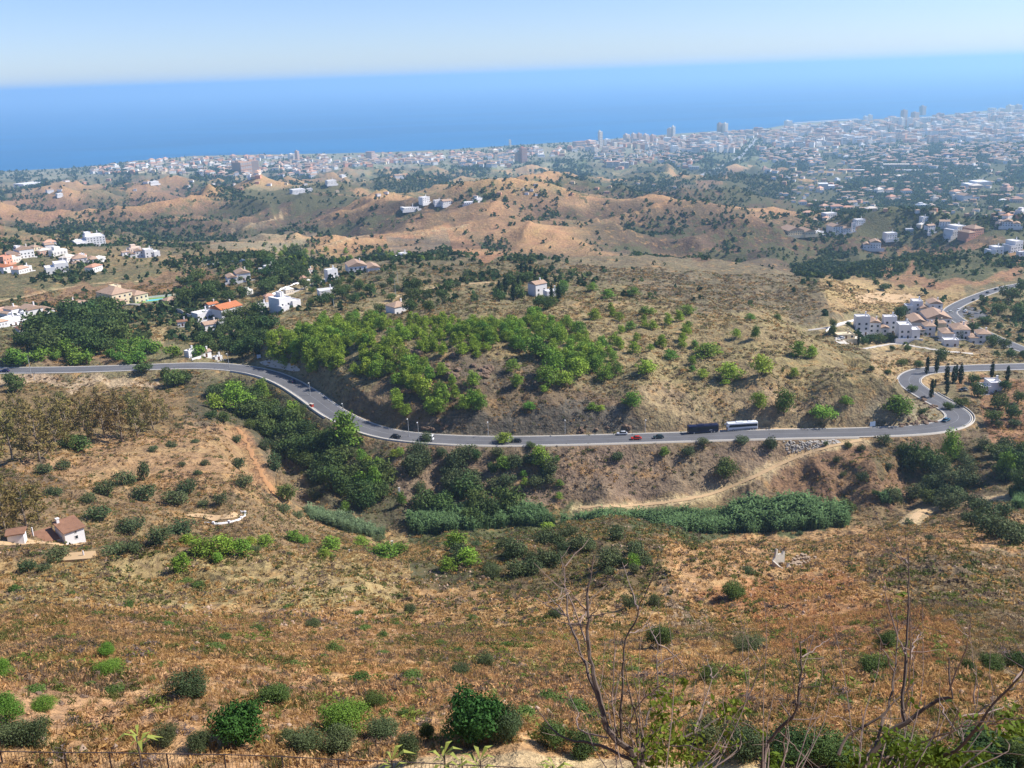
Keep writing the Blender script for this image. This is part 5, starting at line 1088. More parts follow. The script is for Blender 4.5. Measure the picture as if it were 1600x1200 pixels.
for u, v, w, h, lb in [(456, 251, 9, 10, 'grey left half of the two-part white tower'), (465, 251, 6, 14, 'white right half of the two-part tower'), (581, 251, 15, 13, 'white tower above the bare orange hill'), (396, 271, 15, 19, 'striped white slab beside a dark brown one'), (379, 271, 24, 17, 'dark brown slab on the left coast'), (818, 254, 10, 22, 'reddish stepped tower by the wood'), (810, 254, 9, 14, 'lower dark part beside the reddish tower'), (938, 230, 6, 23, 'slim white tower standing alone'), (949, 229, 8, 11, 'cream block right of the slim tower'),
     (979, 226, 9, 15, 'first pale slab of the beach row'), (990, 226, 7, 16, 'second pale slab of the beach row'), (999, 226, 7, 16, 'third pale slab of the beach row'), (1009, 226, 8, 15, 'fourth pale slab of the beach row'), (1020, 226, 8, 14, 'last pale slab of the beach row'), (1047, 218, 9, 16, 'stepped cream tower by the beach'), (1052, 218, 5, 19, 'slimmer shaft of the stepped cream tower'), (1125, 209, 8, 15, 'brown left shaft of the twin tower'), (1133, 209, 7, 15, 'white right shaft of the twin tower'),
     (1231, 203, 10, 13, 'cream tower at the root of the breakwater'), (1134, 231, 5, 14, 'slim left block inland of the twin tower'), (1142, 230, 4, 12, 'slim right block inland of the twin tower'), (1352, 193, 6, 10, 'grey-green left shaft at the harbour'), (1359, 192, 6, 11, 'grey-green right shaft at the harbour'), (1412, 186, 8, 12, 'dark squat tower in the city'), (1429, 187, 10, 10, 'broad dark block in the city'), (1441, 181, 8, 13, 'tallest dark stepped tower in the city'), (1408, 199, 7, 13, 'white block pair left member'), (1421, 199, 6, 13, 'white block pair right member'),
     (1551, 181, 12, 10, 'left of the rightmost white towers'), (1564, 180, 8, 9, 'small white tower between the rightmost ones'), (1577, 179, 10, 12, 'pinkish of the rightmost towers'), (1590, 177, 8, 11, 'tower nearest the right edge'), (1556, 208, 6, 12, 'left slab of the white pair on the flat'), (1564, 208, 5, 12, 'right slab of the white pair on the flat'), (1470, 215, 18, 10, 'white domed block on the flat'), (797, 228, 3, 9, 'small white spire on the wooded headland'), (905, 233, 16, 11, 'white block left half by the shore'), (922, 232, 16, 12, 'white block right half by the shore')]:
    o = far(u, v, w, h, random.choice(TMs if h > w else BM), 'tower_block', 'tower block', GT, label=lb, rot=random.uniform(.5, 1.1))
    if 'brown' in lb or 'dark' in lb or 'reddish' in lb:
        o.data = o.data.copy(); o.data.materials[0] = plain('brown_render', tuple(lin((200, 160, 132))*.8), .9) if 'dark' in lb or 'brown' in lb else plain('red_render', tuple(lin((206, 140, 116))*.75), .9)
def fill(poly, n, wr, hr, meshes, name, cat, group, adjs, mind, ind, acc):
    xs = [p[0] for p in poly]; ys = [p[1] for p in poly]; pts = []; t = 0
    while len(pts) < n and t < n*40:
        t += 1; u = random.uniform(min(xs), max(xs)); v = random.uniform(min(ys), max(ys))
        if not inpoly(np.array([u]), np.array([v]), poly)[0]: continue
        if float(vnoise(np.array([u/14]), np.array([v/6]), 3)[0]) < .3: continue
        if any(abs(u-a) < mind and abs(v-b) < mind*.45 for a, b in pts): continue
        pts.append((u, v))
    P = cast([p[0] for p in pts], [p[1] for p in pts], 1500)
    for i, ((u, v), p) in enumerate(zip(pts, P)):
        rc = float(coast_r(math.atan2(p[0], p[1])))
        if math.hypot(p[0], p[1]) > rc-60: continue
        if np.min((motor[:, 0]-p[0])**2+(motor[:, 1]-p[1])**2) < 45**2: continue
        w_ = random.uniform(*wr); h_ = random.uniform(*hr); me_ = random.choice(meshes)
        acc.append((u, v, w_, h_, me_, name, cat, group, random.choice(adjs), p))
motor = TR['motorway']
accB, accH = [], []
AW = ['white apartment block', 'cream apartment block', 'pale apartment block']
fill([(885, 236), (960, 226), (1050, 219), (1200, 209), (1240, 203), (1600, 180), (1600, 222), (1400, 224), (1240, 232), (1180, 238), (1080, 240), (1000, 234), (940, 240)], 680, (6, 12.5), (5, 10), BM, 'apartment_block', 'apartment block', 'apartment blocks of the coastal city', AW, 4.5, 0, accB)
fill([(930, 238), (1020, 236), (1100, 246), (1080, 262), (1000, 256), (960, 268), (930, 250)], 120, (4, 8), (3, 5.5), BM, 'apartment_block', 'apartment block', 'apartment blocks of the coastal city', AW, 4.5, 0, accB)
fill([(440, 258), (560, 252), (700, 246), (800, 240), (800, 262), (690, 262), (640, 256), (560, 262), (470, 268)], 120, (5, 10), (3.5, 6.5), BM, 'apartment_block', 'apartment block', 'apartment blocks of the coastal city', AW, 5, 0, accB)
AH = ['white house', 'small white villa', 'tiled house']
fill([(140, 266), (200, 256), (300, 249), (420, 246), (600, 244), (700, 242), (790, 234), (880, 230), (880, 244), (700, 256), (600, 256), (480, 274), (400, 280), (330, 276), (230, 270), (150, 274)], 400, (5, 10), (3.4, 6.5), HM, 'house', 'house', 'houses of the coastal town', AH, 4.2, 0, accH)
fill([(1180, 240), (1400, 228), (1600, 225), (1600, 345), (1500, 340), (1400, 330), (1300, 335), (1220, 315)], 300, (4.5, 9), (3.2, 5.5), HM, 'house', 'house', 'villas scattered over the wooded plain', AH, 6.5, 0, accH)
fill([(1190, 236), (1400, 226), (1600, 224), (1600, 262), (1400, 262), (1210, 258)], 260, (5, 9), (3.4, 6), HM, 'house', 'house', 'villas scattered over the wooded plain', AH, 5, 0, accH)
fill([(20, 290), (130, 282), (400, 282), (600, 300), (820, 285), (1100, 285), (1100, 300), (700, 310), (400, 300), (30, 300)], 34, (4, 7), (2.6, 4), HM, 'house', 'house', 'villas scattered over the wooded plain', AH, 12, 0, accH)
VA = ['white tiled villa', 'white flat villa', 'cream villa']
accV = []
fill([(0, 400), (60, 385), (260, 385), (260, 405), (160, 430), (0, 440)], 10, (12, 22), (8, 13), HM, 'house', 'house', 'houses of the left village', VA, 14, 0, accV)
fill([(0, 475), (70, 470), (90, 500), (60, 520), (0, 520)], 6, (14, 24), (9, 13), HM, 'house', 'house', 'houses of the left village', VA, 16, 0, accV)
fill([(380, 450), (480, 440), (520, 470), (400, 500)], 6, (10, 18), (8, 12), HM, 'house', 'house', 'houses of the left village', VA, 16, 0, accV)
fill([(1240, 300), (1600, 290), (1600, 380), (1380, 365), (1250, 345)], 26, (9, 17), (6, 10), HM, 'house', 'house', 'houses beyond the apartment village', VA, 15, 0, accV)
for (u, v, w_, h_, me_, nm, cat, grp, adj, p) in accV: q_ = gp(u, v); o = far(u, v, w_, h_, me_, nm, cat, grp, None, None, None, .9, q_); autolabel(o, adj, u, v)
for acc, cap in ((accB, 295-13), (accH, 150)):
    acc.sort(key=lambda t: -t[2]*t[3]); print('far buildings', len(acc))
    for (u, v, w_, h_, me_, nm, cat, grp, adj, p) in acc[:cap]: far(u, v, w_, h_, me_, nm, cat, grp, None, adj, None, random.uniform(.6, 1.1), p)
rest = accB[282:]+accH[150:]
if rest:
    Vs = []; Fs = []; Mi = []; off = 0
    for (u, v, w_, h_, me_, nm, cat, grp, adj, p) in rest:
        d = math.sqrt(p[0]**2+p[1]**2+(p[2]-HC)**2); W_ = w_*d/FP; H = h_*d/FP; b = random.choice((0, 0, 0, 1, 2)); a = random.uniform(-.6, .6)-math.atan2(p[0], p[1]); c_, s_ = math.cos(a), math.sin(a); r_ = random.uniform(.55, 1)
        vv = np.array([(x*W_, y*W_*r_, z*H) for z in (-.2, .8) for x, y in ((-.5, -.5), (.5, -.5), (.5, .5), (-.5, .5))]+[(-.55*W_, -.55*W_*r_, .8*H), (.55*W_, -.55*W_*r_, .8*H), (.55*W_, .55*W_*r_, .8*H), (-.55*W_, .55*W_*r_, .8*H), (-.2*W_, 0, 1.0*H), (.2*W_, 0, 1.0*H)])
        q = np.stack([vv[:, 0]*c_-vv[:, 1]*s_+p[0], vv[:, 0]*s_+vv[:, 1]*c_+p[1], vv[:, 2]+p[2]], 1)
        ff = [(0, 1, 5, 4), (1, 2, 6, 5), (2, 3, 7, 6), (3, 0, 4, 7), (8, 9, 13, 12), (10, 11, 12, 13), (9, 10, 13, 13), (11, 8, 12, 12)]
        for k_, f_ in enumerate(ff):
            Fs.append([off+i for i in (f_ if len(set(f_)) == 4 else f_[:3])]); Mi.append(b if k_ < 4 else 3)
        Vs.append(q); off += 14
    me = bpy.data.meshes.new('far_town'); me.from_pydata(np.concatenate(Vs).tolist(), [], Fs)
    for m_ in (WALLC, CREAM, PINKW, TILE): me.materials.append(m_)
    me.polygons.foreach_set('material_index', Mi); me.update(); tag(link('far_town_buildings', me), 'the smallest buildings massed in the far coastal town', None, None, 'stuff')
# breakwater and special roofs
P = np.array([pt(u, v, z=1.5) for u, v in [(1240, 192), (1270, 190.0), (1300, 188), (1340, 185.5)]]); P = spline(P, 20); V, F = strip(P, [(-14, -3), (-9, 1.2), (9, 1.2), (14, -3)])
tag(link('breakwater', npmesh('breakwater', V, F, conc)), 'long pale breakwater reaching out from the harbour', 'breakwater')
bl = plain('blue_roof', (.05, .12, .6), .5); o = far(1482, 246, 12, 5, BM[0], 'warehouse', 'warehouse', None, label='store with a bright blue front on the plain', rot=0); o.data = o.data.copy(); o.data.materials[0] = bl
for u, v, w, h, lb in [(1400, 262, 34, 5, 'big pinkish warehouse with flat roof on the plain'), (1425, 270, 26, 4, 'white warehouse right of the pinkish one'), (1330, 268, 36, 3, 'long low white greenhouse left of the warehouses'), (1385, 276, 40, 3, 'long white wall in front of the warehouses'), (965, 262, 34, 9, 'white estate of cubic houses by the motorway'), (1085, 264, 14, 4, 'white depot beside the motorway')]:
    far(u, v, w, h, random.choice(BM), 'warehouse', 'warehouse', None, label=lb, rot=0, dp=.5)
flush2()
# ------------------------------------------------------------------ vehicles
def bevbox(x0, x1, y0, y1, z0, z1, r, seg=2, taper=None):
    bm = bmesh.new(); bmesh.ops.create_cube(bm, size=1)
    for v in bm.verts:
        v.co.x = x0+(v.co.x+.5)*(x1-x0); v.co.y = y0+(v.co.y+.5)*(y1-y0); v.co.z = z0+(v.co.z+.5)*(z1-z0)
        if taper and v.co.z > (z0+z1)/2: v.co.x += taper[0] if v.co.x < (x0+x1)/2 else -taper[1]; v.co.y *= taper[2]
    bmesh.ops.bevel(bm, geom=bm.edges[:], offset=r, segments=seg, affect='EDGES', profile=.6); return bm
def bmobj(name, bms, mat, parent=None):
    me = bpy.data.meshes.new(name); b = bmesh.new()
    for x in bms:
        t = bpy.data.meshes.new('t'); x.to_mesh(t); b.from_mesh(t); bpy.data.meshes.remove(t); x.free()
    b.to_mesh(me); b.free(); me.materials.append(mat); me.polygons.foreach_set('use_smooth', [True]*len(me.polygons)); return link(name, me, parent)
def paint(name, c): return plain(name, tuple(lin(c)*.85), .28, var=.04, scale=.4)
TYRE = plain('tyre_rubber', (.02, .02, .02), .8); RIM = plain('wheel_rim', (.5, .5, .52), .35, metal=.8); CG = plain('vehicle_glass', (.02, .025, .03), .08, var=.05); LAMP = plain('lamp_lens', (.75, .74, .68), .2, var=.02); RLAMP = plain('red_lens', (.45, .02, .02), .3, var=.02)
def wheel(root, x, y, r, w=.22):
    mb = MB(); mb.tube([(x, y-w/2, r), (x, y+w/2, r)], [r, r], 18); o = mb.build('wheel', TYRE, root); s = -1 if y < 0 else 1
    MB().tube([(x, y+s*w/2, r), (x, y+s*(w/2+.03), r)], [r*.6, r*.5], 14).build('rim', RIM, o)
def coach(p, rot, mat, mat2, label, mark=False):
    R = empty('coach', p, rot, label, 'coach', 'coaches parked in the lay-by')
    bmobj('body', [bevbox(-6.2, 6.2, -1.25, 1.25, .38, 3.45, .28, 3)], mat, R)
    mb = MB()
    for s in (-1, 1): mb.poly_prism([(-5.7, 1.75), (6.0, 1.75), (6.0, 2.75), (-5.2, 2.85), (-5.6, 2.5)], s*1.256, s*1.275)
    mb.build('side_window', CG, R)
    MB().poly_prism([(-6.19, 1.1), (-6.02, 3.05), (-6.1, 3.05), (-6.26, 1.1)], -1.1, 1.1).build('windscreen', CG, R)
    MB().box(6.205, 6.225, -1.0, 1.0, 1.9, 3.0).build('rear_window', CG, R)
    sk = MB()
    for s in (-1, 1): sk.poly_prism([(-5.9, .5), (5.9, .5), (5.9, 1.0), (1.5, 1.15), (-5.9, .75)], s*1.256, s*1.268)
    sk.build('lower_stripe', mat2, R)
    MB().box(-2.5, .3, -.8, .8, 3.46, 3.66).box(2.4, 3.6, -.6, .6, 3.46, 3.6).build('roof_unit', mat, R)
    for x in (-3.9, 3.2, 4.4):
        for y in (-1.12, 1.12): wheel(R, x, y, .5, .3)
    for s in (-1, 1):
        MB().box(-6.24, -6.18, s*.95-.2, s*.95+.2, .75, .95).build('headlight', LAMP, R); MB().box(-6.75, -6.35, s*1.3-.08, s*1.3+.08, 2.0, 2.7).box(-6.4, -6.1, s*1.28-.03, s*1.28+.03, 2.7, 2.78).build('mirror', mat, R)
        MB().box(6.2, 6.24, s*1.0-.1, s*1.0+.1, 1.0, 1.5).build('tail_light', RLAMP, R)
    if mark: MB().box(2.2, 3.6, -1.29, -1.278, 1.25, 1.42).box(2.6, 3.3, -1.29, -1.278, 1.48, 1.58).build('white_mark', white, R)
    return R
def car_meshes():
    L = {}
    L['body'] = [bevbox(-2.1, 2.1, -.86, .86, .28, .86, .16, 2)]; L['cab'] = [bevbox(-1.15, 1.75, -.8, .8, .8, 1.42, .1, 2, (.55, .35, .82))]; return L
def car(p, rot, c, label, kind='car', grp='cars on the roads'):
    R = empty('car' if kind == 'car' else kind, p, rot, label, 'car', grp); m = paint('car_paint_%d_%d_%d' % tuple(c), c)
    L = car_meshes(); bmobj('body', L['body'], m, R); bmobj('cabin_glass', L['cab'], CG, R); bmobj('roof_panel', [bevbox(-.5, 1.3, -.62, .62, 1.40, 1.46, .03, 1)], m, R)
    for x in (-1.3, 1.3):
        for y in (-.8, .8): wheel(R, x, y, .32)
    for s in (-1, 1):
        MB().box(-2.13, -2.07, s*.6-.15, s*.6+.15, .58, .7).build('headlight', LAMP, R); MB().box(2.07, 2.13, s*.62-.13, s*.62+.13, .6, .74).build('tail_light', RLAMP, R)
    return R
def truck(p, rot, label):
    R = empty('flatbed_truck', p, rot, label, 'truck'); wm = paint('white_cab', (235, 235, 235)); bmobj('cab', [bevbox(1.3, 3.1, -1, 1, .45, 2.35, .15, 2, (.0, .25, .95))], wm, R)
    MB().box(2.98, 3.1, -.8, .8, 1.45, 2.1).build('windscreen', CG, R); MB().box(1.8, 2.6, -1.02, -.995, 1.45, 2.05).box(1.8, 2.6, .995, 1.02, 1.45, 2.05).build('side_window', CG, R)
    MB().box(-3.1, 1.25, -1.05, 1.05, .85, 1.0).box(-3.1, 1.25, -1.05, -.98, 1.001, 1.4).box(-3.1, 1.25, .98, 1.05, 1.001, 1.4).build('flatbed', plain('dark_bed', (.06, .06, .07), .7), R)
    for x in (-2.0, 2.2):
        for y in (-.92, .92): wheel(R, x, y, .42, .26)
    return R
def nearroad(p, P):
    j = int(((P[:, 0]-p[0])**2+(P[:, 1]-p[1])**2).argmin()); j = min(max(j, 1), len(P)-2); t = P[j+1]-P[j-1]; return j, math.atan2(t[1], t[0])
def onroad(u, v, P, flip=0, zoff=.13):
    z = P[len(P)//2][2]
    for _ in range(4):
        q = pt(u, v, z=z); j, a = nearroad(q, P); z = P[j, 2]+zoff
    return (q[0], q[1], z), a+math.pi*flip
p, a = onroad(1098, 675.5, main, 0, .1); p = (p[0], p[1], gz(p[0], p[1])+.05)
coach(p, a+.12, paint('navy_paint', (26, 32, 62)), plain('navy_stripe', (.02, .025, .07), .4), 'navy blue coach parked in the lay-by, left of the white coach', True)
p, a = onroad(1159, 671, main); p = (p[0], p[1], gz(p[0], p[1])+.05)
coach(p, a+.1, paint('white_coach_paint', (228, 232, 236)), plain('grey_stripe', (.22, .24, .27), .4), 'white coach with grey lower stripe parked in the lay-by')
for u, v, P_r, fl, c, lb in [(619, 684, main, 1, (22, 24, 30), 'black car just left of the white flatbed truck'), (807, 690.5, main, 0, (60, 66, 70), 'dark grey car half hidden by a roadside bush'), (972, 679, main, 0, (190, 194, 200), 'silver car on the far lane above the red car'), (994, 686.5, main, 0, (196, 42, 28), 'red and dark car on the near lane'),
        (1029, 684.5, main, 0, (38, 62, 66), 'dark teal car right of the red car'), (1478, 658, main, 1, (48, 96, 120), 'teal blue car in the hairpin bend'), (456, 597, main, 0, (34, 44, 80), 'dark blue car on the left bend'), (8, 581, main, 0, (34, 44, 96), 'dark blue car at the left end of the road'),
        (1556, 453, upper, 0, (40, 44, 50), 'farthest dark car on the upper road'), (1543, 458, upper, 0, (60, 62, 66), 'dark grey car second on the upper road'), (1533, 463, upper, 0, (46, 50, 58), 'dark car third down the upper road'), (1521, 470, upper, 1, (52, 60, 56), 'greenish dark car before the junction'), (1522, 511, upper, 0, (150, 150, 152), 'grey car just below the junction')]:
    p, a = onroad(u, v, P_r, fl); car(p, a, c, lb)
for u, v, r, c, lb in [(1314, 530, .3, (210, 210, 212), 'pale car parked left of the white village'), (1322, 531, .3, (200, 202, 206), 'silver car under the village shelter edge'), (1497, 486, .9, (230, 230, 228), 'white car parked on the junction island'), (1508, 487, 1.0, (220, 222, 226), 'white car parked right of another at the junction'), (1514, 492, .8, (60, 64, 60), 'dark car parked at the junction edge'),
        (1505, 611, .2, (36, 40, 46), 'dark car parked left of the white bungalow'), (1536, 488, .6, (70, 76, 80), 'grey car parked right of the junction'), (1484, 489, .2, (200, 198, 190), 'pale car parked beside the junction trees')]:
    q = gp(u, v); car((q[0], q[1], q[2]+.1), r, c, lb, grp='cars parked near the village')
p, a = onroad(666, 688, main, 0); truck(p, a, 'white-cabbed flatbed truck on the near lane, right of the black car')
# ------------------------------------------------------------------ lamps, poles, signs, barriers
STEEL = plain('galvanised_steel', tuple(lin((186, 188, 190))*.8), .5, metal=.2, var=.1)
def lamp(u, v, h, label, side=0):
    q = gp(u, v); d = np.linalg.norm(q-np.array([0, 0, HC])); H = h*d/FP; R = empty('street_lamp', q, 0, label, 'street lamp', 'street lamps along the main road')
    MB().tube([(0, 0, -.4), (0, 0, H*.6), (0, 0, H)], [.14, .11, .08], 8).build('pole', STEEL, R); MB().tube([(0, 0, H-.05), (0, -.6, H+.18), (0, -1.4, H+.22)], [.06, .05, .05], 6).build('arm', STEEL, R)
    MB().box(-.2, .2, -2.1, -1.3, H+.12, H+.3).build('lamp_head', LAMP, R)
for u, v, h, lb in [(537, 650, 21, 'street lamp inside the shaded road bend'), (639, 683, 31, 'street lamp with tan pole where the bend straightens'), (763, 681, 24, 'street lamp at the left end of the dark shale cutting'), (883, 678, 24, 'street lamp in the middle of the shale cutting'), (1008, 676, 22, 'street lamp right of the shale cutting'), (485, 618, 21, 'street lamp at the tree shadows on the left bend'), (655, 697, 40, 'lamp post on the near verge beside the truck'), (358, 574, 22, 'street lamp by the low white ruins at left')]: lamp(u, v, h, lb)
def pole(u, v, h, label):
    q = gp(u, v); d = np.linalg.norm(q-np.array([0, 0, HC])); H = h*d/FP; R = empty('utility_pole', q, 0, label, 'utility pole', 'utility poles'); MB().tube([(0, 0, -.4), (0, 0, H)], [.16, .1], 8).build('pole', STEEL, R); MB().box(-.8, .8, -.06, .06, H-.6, H-.48).build('crossarm', bark, R)
for u, v, h, lb in [(49, 588, 30, 'tall utility pole by the left end of the road'), (54, 594, 12, 'short white post under the tall utility pole'), (618, 462, 26, 'slim pole on the hill track'), (522, 482, 16, 'pole on the slope below the modern house'), (1142, 575, 8, 'short post on the pine hill slope'), (622, 445, 22, 'wooden pole on the slope above the hill track')]: pole(u, v, h, lb)
def sign(u, v, w, h, mat, label, name='road_sign', post=1.2):
    q = gp(u, v); d = np.linalg.norm(q-np.array([0, 0, HC])); W_ = w*d/FP; H = h*d/FP; R = empty(name, q, .25, label, 'sign'); MB().box(-W_/2, W_/2, -.05, .05, H*.3, H).build('board', mat, R)
    m2 = MB(); m2.tube([(-W_*.35, .1, -.3), (-W_*.35, .1, H)], [.06, .06], 6).tube([(W_*.35, .1, -.3), (W_*.35, .1, H)], [.06, .06], 6).build('post', STEEL, R); return R
R = sign(1363, 669, 9, 10, plain('sign_pale_blue', tuple(lin((186, 204, 224))*.8), .5), 'pale blue notice board at the right end of the lay-by')
sign(405, 562, 6, 8, plain('sign_white_blue', tuple(lin((200, 214, 232))*.8), .5), 'blue and white notice board at the roadside pull-in')
sign(457, 573, 5, 6, plain('sign_yellow', tuple(lin((196, 150, 40))*.8), .5), 'yellow sign at the shaded end of the pull-in')
RED = plain('red_box', tuple(lin((176, 66, 52))*.8), .6); q = gp(487, 636); R = empty('utility_box', (q[0], q[1], q[2]), -.7, 'small brick-red box on the roadside parapet', 'box'); MB().box(-.9, .9, -.5, .5, -.3, 1.5).build('cabinet', RED, R); MB().box(-1, 1, -.6, .6, 1.501, 1.65).build('lid', conc, R)
def idx(u):
    U_, V2 = proj(main[:, 0], main[:, 1], main[:, 2]); return U_, V2
U_, V2 = idx(0); i400 = int(np.abs(U_-372).argmin()); i540 = int(np.abs(U_-532).argmin()); i1340 = int(np.abs(U_[:int(len(U_)*.8)]-1340).argmin()); i610 = int(np.abs(U_-575).argmin())
def wallrib(P, o, w, h, name, mat, label, cat, part):
    V, F = strip(P, [(o, -1.2), (o, h), (o+w, h), (o+w, -1.2)]); c = P[len(P)//2]; R = empty(name, tuple(c), 0, label, cat); me = npmesh(part, V-np.array(c)[None], F, mat); link(part, me, R)
    return R
R = wallrib(main[i400:i540], 6.0, .4, .75, 'parapet', conc, 'low white parapet on the outer side of the left bend', 'parapet', 'wall')
R = wallrib(main[i610:i1340], 6.0, .3, .55, 'parapet', conc, 'long low white parapet along the near edge of the straight road', 'parapet', 'wall')
ih0 = int(np.abs(U_-1300).argmin()); cand = [i for i in range(len(U_)) if main[i, 0] > 140 and V2[i] > 612]; R = wallrib(main[min(cand):max(cand)], 5.9, .3, .6, 'parapet', conc, 'white parapet curving round the hairpin bend', 'parapet', 'wall')
# lay-by dirt apron and pull-in
def patch(poly, mat, name, up=.06, n=26, label=None):
    us = [p_[0] for p_ in poly]; vs = [p_[1] for p_ in poly]; P3 = cast(us, vs); P3[:, 2] = hz_grid(P3[:, 0], P3[:, 1]); Q = np.vstack([spline(np.vstack([P3, P3[:1]]), 1.5)])[:-1]; Q[:, 2] = hz_grid(Q[:, 0], Q[:, 1])
    c = Q.mean(0); V = []; F = []; m_ = len(Q)
    for k in range(9):
        t = 1-k/8; r_ = c[None]+(Q-c[None])*t; r_[:, 2] = hz_grid(r_[:, 0], r_[:, 1])+up+.1; V.append(r_)
    i = np.arange(m_); j = (i+1) % m_
    for k in range(8): F.append(np.column_stack([k*m_+i, k*m_+j, (k+1)*m_+j, (k+1)*m_+i]))
    return tag(link(name, npmesh(name, np.concatenate(V), np.concatenate(F), mat, smooth=True)), label, None, None, 'structure')
patch([(405, 566), (425, 562), (445, 566), (462, 572), (468, 580), (440, 577), (415, 572)], conc, 'pull_in')
patch([(1075, 676), (1130, 670), (1200, 668), (1260, 670), (1300, 673), (1200, 675)], dirt, 'lay_by')
patch([(1395, 586), (1420, 578), (1470, 573), (1500, 566), (1520, 572), (1470, 582), (1430, 588)], conc, 'side_road') if False else None
patch([(1330, 462), (1360, 458), (1410, 460), (1430, 466), (1400, 474), (1350, 474)], dirt, 'dirt_lot')
patch([(1305, 528), (1330, 522), (1345, 530), (1325, 538), (1308, 536)], conc, 'parking_area')
patch([(1478, 492), (1500, 480), (1530, 484), (1545, 495), (1520, 498), (1495, 496)], asph, 'junction_apron')
patch([(0, 846), (60, 846), (130, 846), (150, 850), (90, 853), (0, 853)], dirt, 'cottage_yard')
patch([(860, 1192), (1000, 1180), (1000, 1200), (860, 1205)], dirt, 'x') if False else None
# ------------------------------------------------------------------ swimming pool garden
q = gp(240, 474); a = -math.atan2(q[0], q[1])
R = empty('garden_terrace', (q[0], q[1], q[2]), a, 'walled garden terrace with bright lawn around the pool', 'garden'); grass = plain('watered_lawn', tuple(lin((120, 160, 70))*.75), .9, var=.15, scale=.2)
MB().box(-15, 17, -1, 13, -5, 1.2).build('retaining_wall', conc, R); MB().box(-14.7, 16.7, -.7, 12.7, 1.204, 1.25).build('lawn', grass, R); MB().box(-15, 17, 12.7, 13, 1.203, 2.6).build('white_wall', WALLC, R)
R = empty('swimming_pool', (q[0], q[1], q[2]+1.26), a, 'turquoise swimming pool on the bright lawn', 'swimming pool'); o_ = Vector((math.cos(a)*1-math.sin(a)*5, math.sin(a)*1+math.cos(a)*5, 0)); R.location = Vector(R.location)+o_
MB().box(-6, 6, -3, -2.4, 0, .12).box(-6, 6, 2.4, 3, 0, .12).box(-6, -5.4, -2.399, 2.399, 0, .12).box(5.4, 6, -2.399, 2.399, 0, .12).build('rim', conc, R); MB().box(-5.4, 5.4, -2.4, 2.4, 0, .06).build('water', plain('pool_water', (.04, .52, .52), .1, var=.05), R)
R = MB(); 
def wallpx(a_, b_, h, label, mat=None, th=.4, name='garden_wall'):
    P0 = gp(*a_); P1 = gp(*b_); n = max(3, int(np.linalg.norm(P1-P0)/3)); pts = [P0+(P1-P0)*i/n for i in range(n+1)]; P = np.array(pts); P[:, 2] = hz_grid(P[:, 0], P[:, 1])
    V, F = strip(P, [(-th/2, -1.5), (-th/2, h), (th/2, h), (th/2, -1.5)]); c = P[0]; R = empty(name, tuple(c), 0, label, 'wall', 'white garden walls'); link('wall', npmesh('wall', V-c[None], F, mat or WALLC), R)
wallpx((425, 462), (448, 450), 1.3, 'white garden wall rising beside the villa road, lower length'); wallpx((448, 450), (492, 436), 1.2, 'white garden wall beside the villa road, upper length'); wallpx((500, 444), (526, 436), 2.6, 'white retaining wall below the ridge villa')
wallpx((324, 415), (352, 410), 1.8, 'long white boundary wall on the ridge left of the pine grove'); wallpx((352, 410), (384, 409), 1.8, 'right stretch of the white boundary wall on the ridge'); wallpx((172, 482), (225, 480), 1.6, 'grey terrace wall below the cream villa', conc); wallpx((270, 484), (300, 497), 2.2, 'grey wall running down from the pool garden', conc)
wallpx((122, 521), (95, 512), 1.2, 'low wall at the corner of the lower left house'); wallpx((1290, 519), (1340, 500), 1.0, 'white wall along the lane to the apartment village')
# ------------------------------------------------------------------ cottage, shed, terrace, ruins, gateposts
def brick(root, nm, mat, boxes):
    m_ = MB()
    for b_ in boxes: m_.box(*b_)
    return m_.build(nm, mat, root)
q = gp(112, 846); R = empty('cottage', q, .8, 'white cottage with brown tiled roof at the left, in front of the eucalyptus', 'cottage')
w_ = MB(); w_.box(-2.2, 2.2, -2.6, 2.6, -2, 3.7); w_.add([(-2.2, -2.6, 3.7), (-2.2, 2.6, 3.7), (2.2, 2.6, 3.7), (2.2, -2.6, 3.7), (-2.2, 2.6, 4.7), (2.2, 2.6, 4.7)], [(0, 1, 4), (3, 5, 2), (1, 2, 5, 4), (0, 4, 5, 3)])
w_.box(-7.4, -2.21, -.2, 4.2, -2, 2.0).box(-7.6, -6.2, -1.6, -.21, -2, 2.6); w_.build('wall', WALLC, R)
r_ = MB(); r_.add([(-2.6, -3.0, 3.62), (2.6, -3.0, 3.62), (2.6, 2.9, 4.75), (-2.6, 2.9, 4.75), (-2.6, -3.0, 3.82), (2.6, -3.0, 3.82), (2.6, 2.9, 4.95), (-2.6, 2.9, 4.95)], [(3, 2, 1, 0), (4, 5, 6, 7), (0, 1, 5, 4), (1, 2, 6, 5), (2, 3, 7, 6), (3, 0, 4, 7)])
r_.add([(-7.7, -.6, 1.9), (-2.5, -.6, 1.9), (-2.5, 4.5, 3.2), (-7.7, 4.5, 3.2), (-7.7, -.6, 2.08), (-2.5, -.6, 2.08), (-2.5, 4.5, 3.38), (-7.7, 4.5, 3.38)], [(3, 2, 1, 0), (4, 5, 6, 7), (0, 1, 5, 4), (1, 2, 6, 5), (2, 3, 7, 6), (3, 0, 4, 7)])
ro = r_.build('roof', BTILE, R); brick(ro, 'chimney', WALLC, [(-1.9, -1.3, 1.6, 2.2, 4, 5.7), (-2.0, -1.2, 1.5, 2.3, 5.701, 5.85)])
addwin(R, .3, -2.6, 1.5, 0, .6, .7); addwin(R, .3, -2.6, 2.9, 0, .35, .35); dr = brick(R, 'door', DOORM, [(-4.6, -3.7, -.25, -.18, 0, 1.8)])
